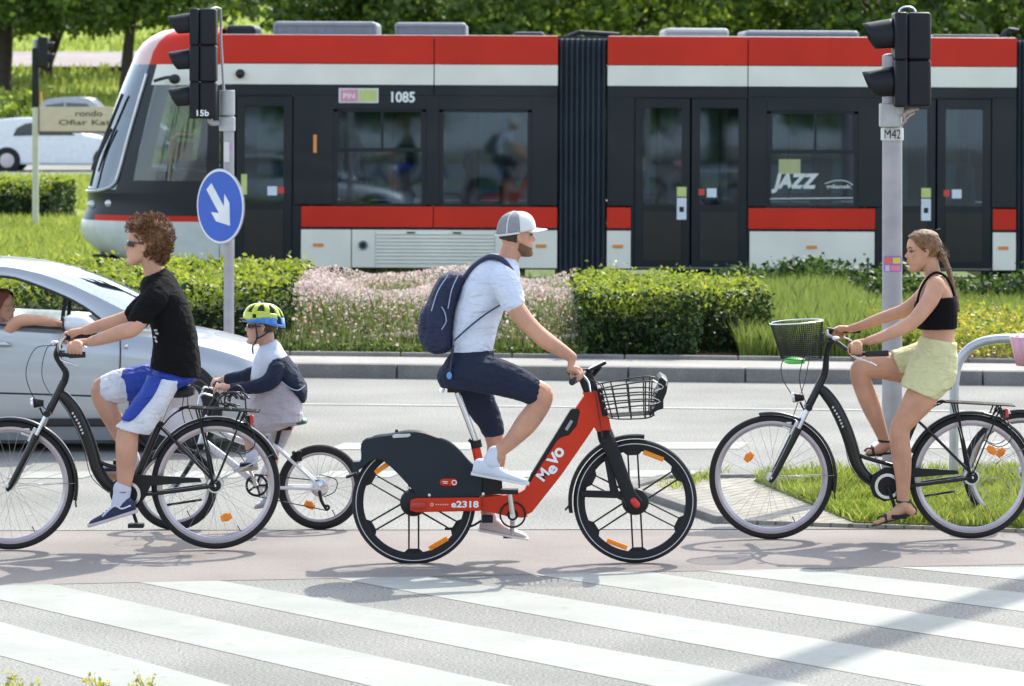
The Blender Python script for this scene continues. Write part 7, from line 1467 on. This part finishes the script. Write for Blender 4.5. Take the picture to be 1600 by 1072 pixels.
# greenhouse
win = [(-440, 497), (-385, 462), (-250, 434), (-100, 428), (0, 431), (34, 437), (78, 453), (118, 471), (150, 492), (168, 509)]
out_ = [(-480, 490), (-400, 444), (-260, 418), (-100, 412), (0, 416), (52, 425), (99, 440), (146, 461), (176, 476), (206, 492), (214, 508)]
wi, ou = spline(win, 4), spline(out_, 4)
def gpt(px, py, side):       # the cabin leans inwards with height
    t = min(1, max(0, (512 - py) / 100)); y = .06 + .16 * t; v = W(px, py, Yc + y); return v if side < 0 else Vector((v.x, Yc + Wd - y, v.z))
for sd2 in (-1, 1):
    def res(L_, n_):
        L_ = [np.array(a) for a in L_]; ds = np.concatenate([[0], np.cumsum([np.linalg.norm(L_[i + 1] - L_[i]) for i in range(len(L_) - 1)])]); t = np.linspace(0, ds[-1], n_); return [(float(np.interp(a, ds, [q[0] for q in L_])), float(np.interp(a, ds, [q[1] for q in L_]))) for a in t]
    A, B = res(wi, 40), res(ou, 40); m = MB(); V = []
    for a, b in zip(A, B):
        p, q = gpt(*a, sd2), gpt(*b, sd2); mid = (p + q) / 2 + Vector((0, .012 * sd2, .0)); V += [p, p + Vector((0, -.05 * sd2, .0)), q + Vector((0, -.06 * sd2, -.01)), q, mid]
    Fc = []
    for i in range(39):
        o0, o1 = i * 5, (i + 1) * 5
        for a, b in ((0, 1), (1, 2), (2, 3), (3, 4), (4, 0)): Fc.append((o0 + a, o0 + b, o1 + b, o1 + a))
    m.add(V, Fc); m.build('roof_rail', M_car, car, angle=50)
    m = MB(); m.tube([gpt(a, b, sd2) + Vector((0, .004 * sd2, -.004)) for a, b in A], .009, 6); m.build('window_seal', M_trim, car)
    m = MB(); a, b = gpt(-95, 430, sd2), gpt(-100, 506, sd2); m.tube([a, b], .045, 6, ratio=.5); m.build('door_pillar', M_trim, car)
# roof skin and windscreen between the rails
def skinpart(name, L_, mt, crown, bulge):
    bf = lambda x: .14 * max(0, min(1, (x + 220) / 280)) ** 2 if bulge >= 0 else bulge
    m = MB(); V = []; kk = 11
    for a, b in L_:
        p, q = gpt(a, b, -1), gpt(a, b, 1)
        for j in range(kk): t = j / (kk - 1); c_ = 4 * t * (1 - t); V.append(p.lerp(q, t) + Vector((bf(a) * c_, 0, crown * c_)))
    m.add(V, [(i * kk + j, i * kk + j + 1, (i + 1) * kk + j + 1, (i + 1) * kk + j) for i in range(len(L_) - 1) for j in range(kk - 1)]); return m.build(name, mt, car, angle=180)
B = res(ou, 60); skinpart('roof', [q for q in B if -400 < q[0] < 80], M_car, .01, .0); skinpart('windscreen', [q for q in B if q[0] > 50 and q[1] < 498], M_cg, .01, .12); skinpart('rear_window', [q for q in B if q[0] < -394], M_cg, .02, -.08)
m = MB(); m.bx((-440 - 800) * s, (190 - 800) * s, Yc + .07, Yc + Wd - .07, zz(560, Yc), zz(513, Yc)); m.build('cabin_tray', M_int, car, smooth=False)
m = MB()
for y in (Yc + .42, Yc + 1.32): m.box(PK(-62, 470, y - Yc), (.14, .5, .62), Matrix.Rotation(R(-18), 3, 'Y')); m.box(PK(-80, 432, y - Yc), (.08, .24, .18), Matrix.Rotation(R(-15), 3, 'Y'))
m.build('seat', M_int, car, bevel=.05); m = MB(); m.tube([PK(92, 498, .42) + Vector((.03 * math.sin(a) * .6, .18 * math.cos(a), .18 * math.sin(a))) for a in [2 * math.pi * i / 20 for i in range(20)]], .014, 8, closed=True); m.build('steering_wheel', M_int, car)
m = MB(); c_ = PK(129, 502, -.13); m.loft([(*(lambda v: (v.x, v.z))(PK(104, 494)), *(lambda v: (v.x, v.z))(PK(104, 513)), Yc - .12, .07), (*(lambda v: (v.x, v.z))(PK(116, 489)), *(lambda v: (v.x, v.z))(PK(116, 515)), Yc - .13, .095), (*(lambda v: (v.x, v.z))(PK(136, 490)), *(lambda v: (v.x, v.z))(PK(136, 515)), Yc - .12, .09), (*(lambda v: (v.x, v.z))(PK(153, 503)), *(lambda v: (v.x, v.z))(PK(153, 514)), Yc - .09, .045)], 18, e=2.6); mi = m.build('wing_mirror', mat('mirror_pale', (.62, .66, .72), .3, coat=.8), car)
m = MB(); m.box(PK(103.5, 504, -.12), (.012, .16, .10)); m.tube([PK(140, 514, -.08), PK(146, 520, 0)], .03, 8); m.build('mirror_base', M_trim, mi, bevel=.004)
line3([(-440, 500), (-100, 505), (0, 508), (100, 514), (150, 519)], .010, 'belt_seal', M_trim, car, .03)
m = MB(); m.ell(PK(432, 600, .22), (.10, .16, .06)); m.build('headlight', mat('headlight_lens', (.65, .68, .72), .1, .3), car)
# driver
drv = thing('person', PK(-30, 560, .4), 'driver with long reddish hair resting one arm out of the silver car window', 'person')
PD = BP(Yc + .42); b = MB(); hdv = Head(PD(4, 504), PD.Y, 1, .98, R(0), R(-20)); hdv.skull(b); limb(b, PD, [(-20, 530, 16, 0), (-6, 508, 12, 0), (0, 495, 12, 0)])
torso(b, PD, [(12, 600, -55, 600, 0, .16), (14, 560, -50, 560, 0, .17), (8, 532, -46, 532, 0, .17), (-4, 520, -30, 518, 0, .09)])
limb(b, PD, [(-14, 536, 13, -.16), (4, 528, 12, -.30), (26, 504, 9.8, -.40), (48, 500, 8.8, -.41), (74, 502, 6.8, -.42), (88, 505, 6, -.42)])
for i in range(4): limb(b, PD, [(88, 503 + i * .9, 3, -.445 + i * .018), (99 - abs(i - 1) * 1.5, 506 + i, 2.4, -.45 + i * .018), (104 - abs(i - 1) * 2, 512 + i * .5, 2, -.455 + i * .018)], k=2)
limb(b, PD, [(84, 502, 3.4, -.40), (94, 503, 2.8, -.385)], k=1)
b.build('body', S_girl, drv, remesh=.005, sm=2)
shell(hdv, 'hair', mat('hair_auburn', (.16, .045, .02), .6, bump=.6, bscale=220, var=.35), drv, .03, .231, -.13, .10, .012, lambda x, y, z: x < -.015 + (z - .06) * .6 if z < .20 else x < .07)
b = MB()
for sy in (-1, 1): b.tube([hdv.p(-.04, sy * .07, .16), hdv.p(-.05, sy * .085, .08), hdv.p(-.03, sy * .09, -.02), hdv.p(-.02, sy * .09, -.10)], [.04, .045, .04, .02], 10, k=3)
b.build('long_hair', MATS['hair_auburn'], drv, remesh=.008, sm=2, disp=.02, dsize=.03)
b = MB(); torso(b, PD, [(15, 600, -57, 600, 0, .17), (17, 560, -52, 560, 0, .18), (10, 534, -48, 532, 0, .18), (0, 524, -34, 520, 0, .12)], off=.004); limb(b, PD, [(-14, 536, 15, -.17), (4, 528, 15, -.28), (14, 520, 14.5, -.34)], k=2); b.build('top', M_wcl, drv, remesh=.008, sm=2, disp=.012, dsize=.06)

# ---------------------------------------------------------------- far cars
def far_car(px0, Y, prof, wins, wheels, mt, label, wd=1.75):
    s = Y / F; z0 = tz(Y); yb = HY + (CH - z0) / s; root = thing('car', ((px0 - 800) * s, Y + wd / 2, z0), label, 'car')
    def f(a, b): return ((px0 + a - 800) * s, z0 + b)
    m = MB(); m.prism([f(a, b) for a, b in smooth2(prof, 3)], Y, Y + wd); m.build('body', mt, root, bevel=.10, bseg=3)
    for w_ in wins:
        for y in (Y - .006, Y + wd - .006): m = MB(); m.prism([f(a, b) for a, b in w_], y, y + .012); m.build('window', mat('far_car_glass', (.03, .045, .055), .08, coat=1), root, smooth=False)
    for a in wheels:
        for y in (Y + .02, Y + wd - .02): m = MB(); c = Vector((*f(a, 0)[:1], y, z0 + .31)); m.lathe(c, [(0, -.03), (.37, -.03), (.37, .03), (0, .03)], 24); m.lathe(c, [(.2, -.05), (.31, -.04), (.31, .05), (.2, .05)], 24); wo = m.build('wheel', M_tyre, root); m = MB(); m.lathe(c, [(0, -.06), (.2, -.055), (.2, .05), (0, .05)], 20); m.build('rim', M_rim, wo)
    m = MB(); m.box((*f(4, .55)[:1], Y + .12, z0 + .62), (.12, .2, .16)); m.build('tail_light', M_rrd, root, bevel=.02)
    return root
far_car(-34, 106, [(0, .35), (-2, .75), (4, 1.0), (20, 1.35), (45, 1.47), (95, 1.49), (135, 1.38), (168, 1.02), (215, .88), (246, .70), (250, .45), (248, .22), (120, .18), (2, .22)], [[(54, .98), (60, 1.20), (74, 1.33), (92, 1.36), (90, 1.0)], [(94, 1.0), (96, 1.36), (128, 1.30), (152, 1.0)]], (45, 200), mat('far_white', (.70, .74, .80), .3, coat=.7), 'white car on the far road behind the cream name board')
far_car(50, 118, [(0, .4), (-2, .9), (4, 1.2), (16, 1.62), (40, 1.74), (90, 1.72), (120, 1.15), (180, 1.0), (205, .8), (208, .4), (200, .25), (4, .25)], [[(14, 1.2), (22, 1.52), (50, 1.60), (50, 1.2)], [(53, 1.2), (53, 1.60), (86, 1.56), (106, 1.2)]], (38, 170), mat('far_grey_blue', (.30, .34, .40), .3, .3, coat=.7), 'grey-blue car on the far road, only its roof above the white car')
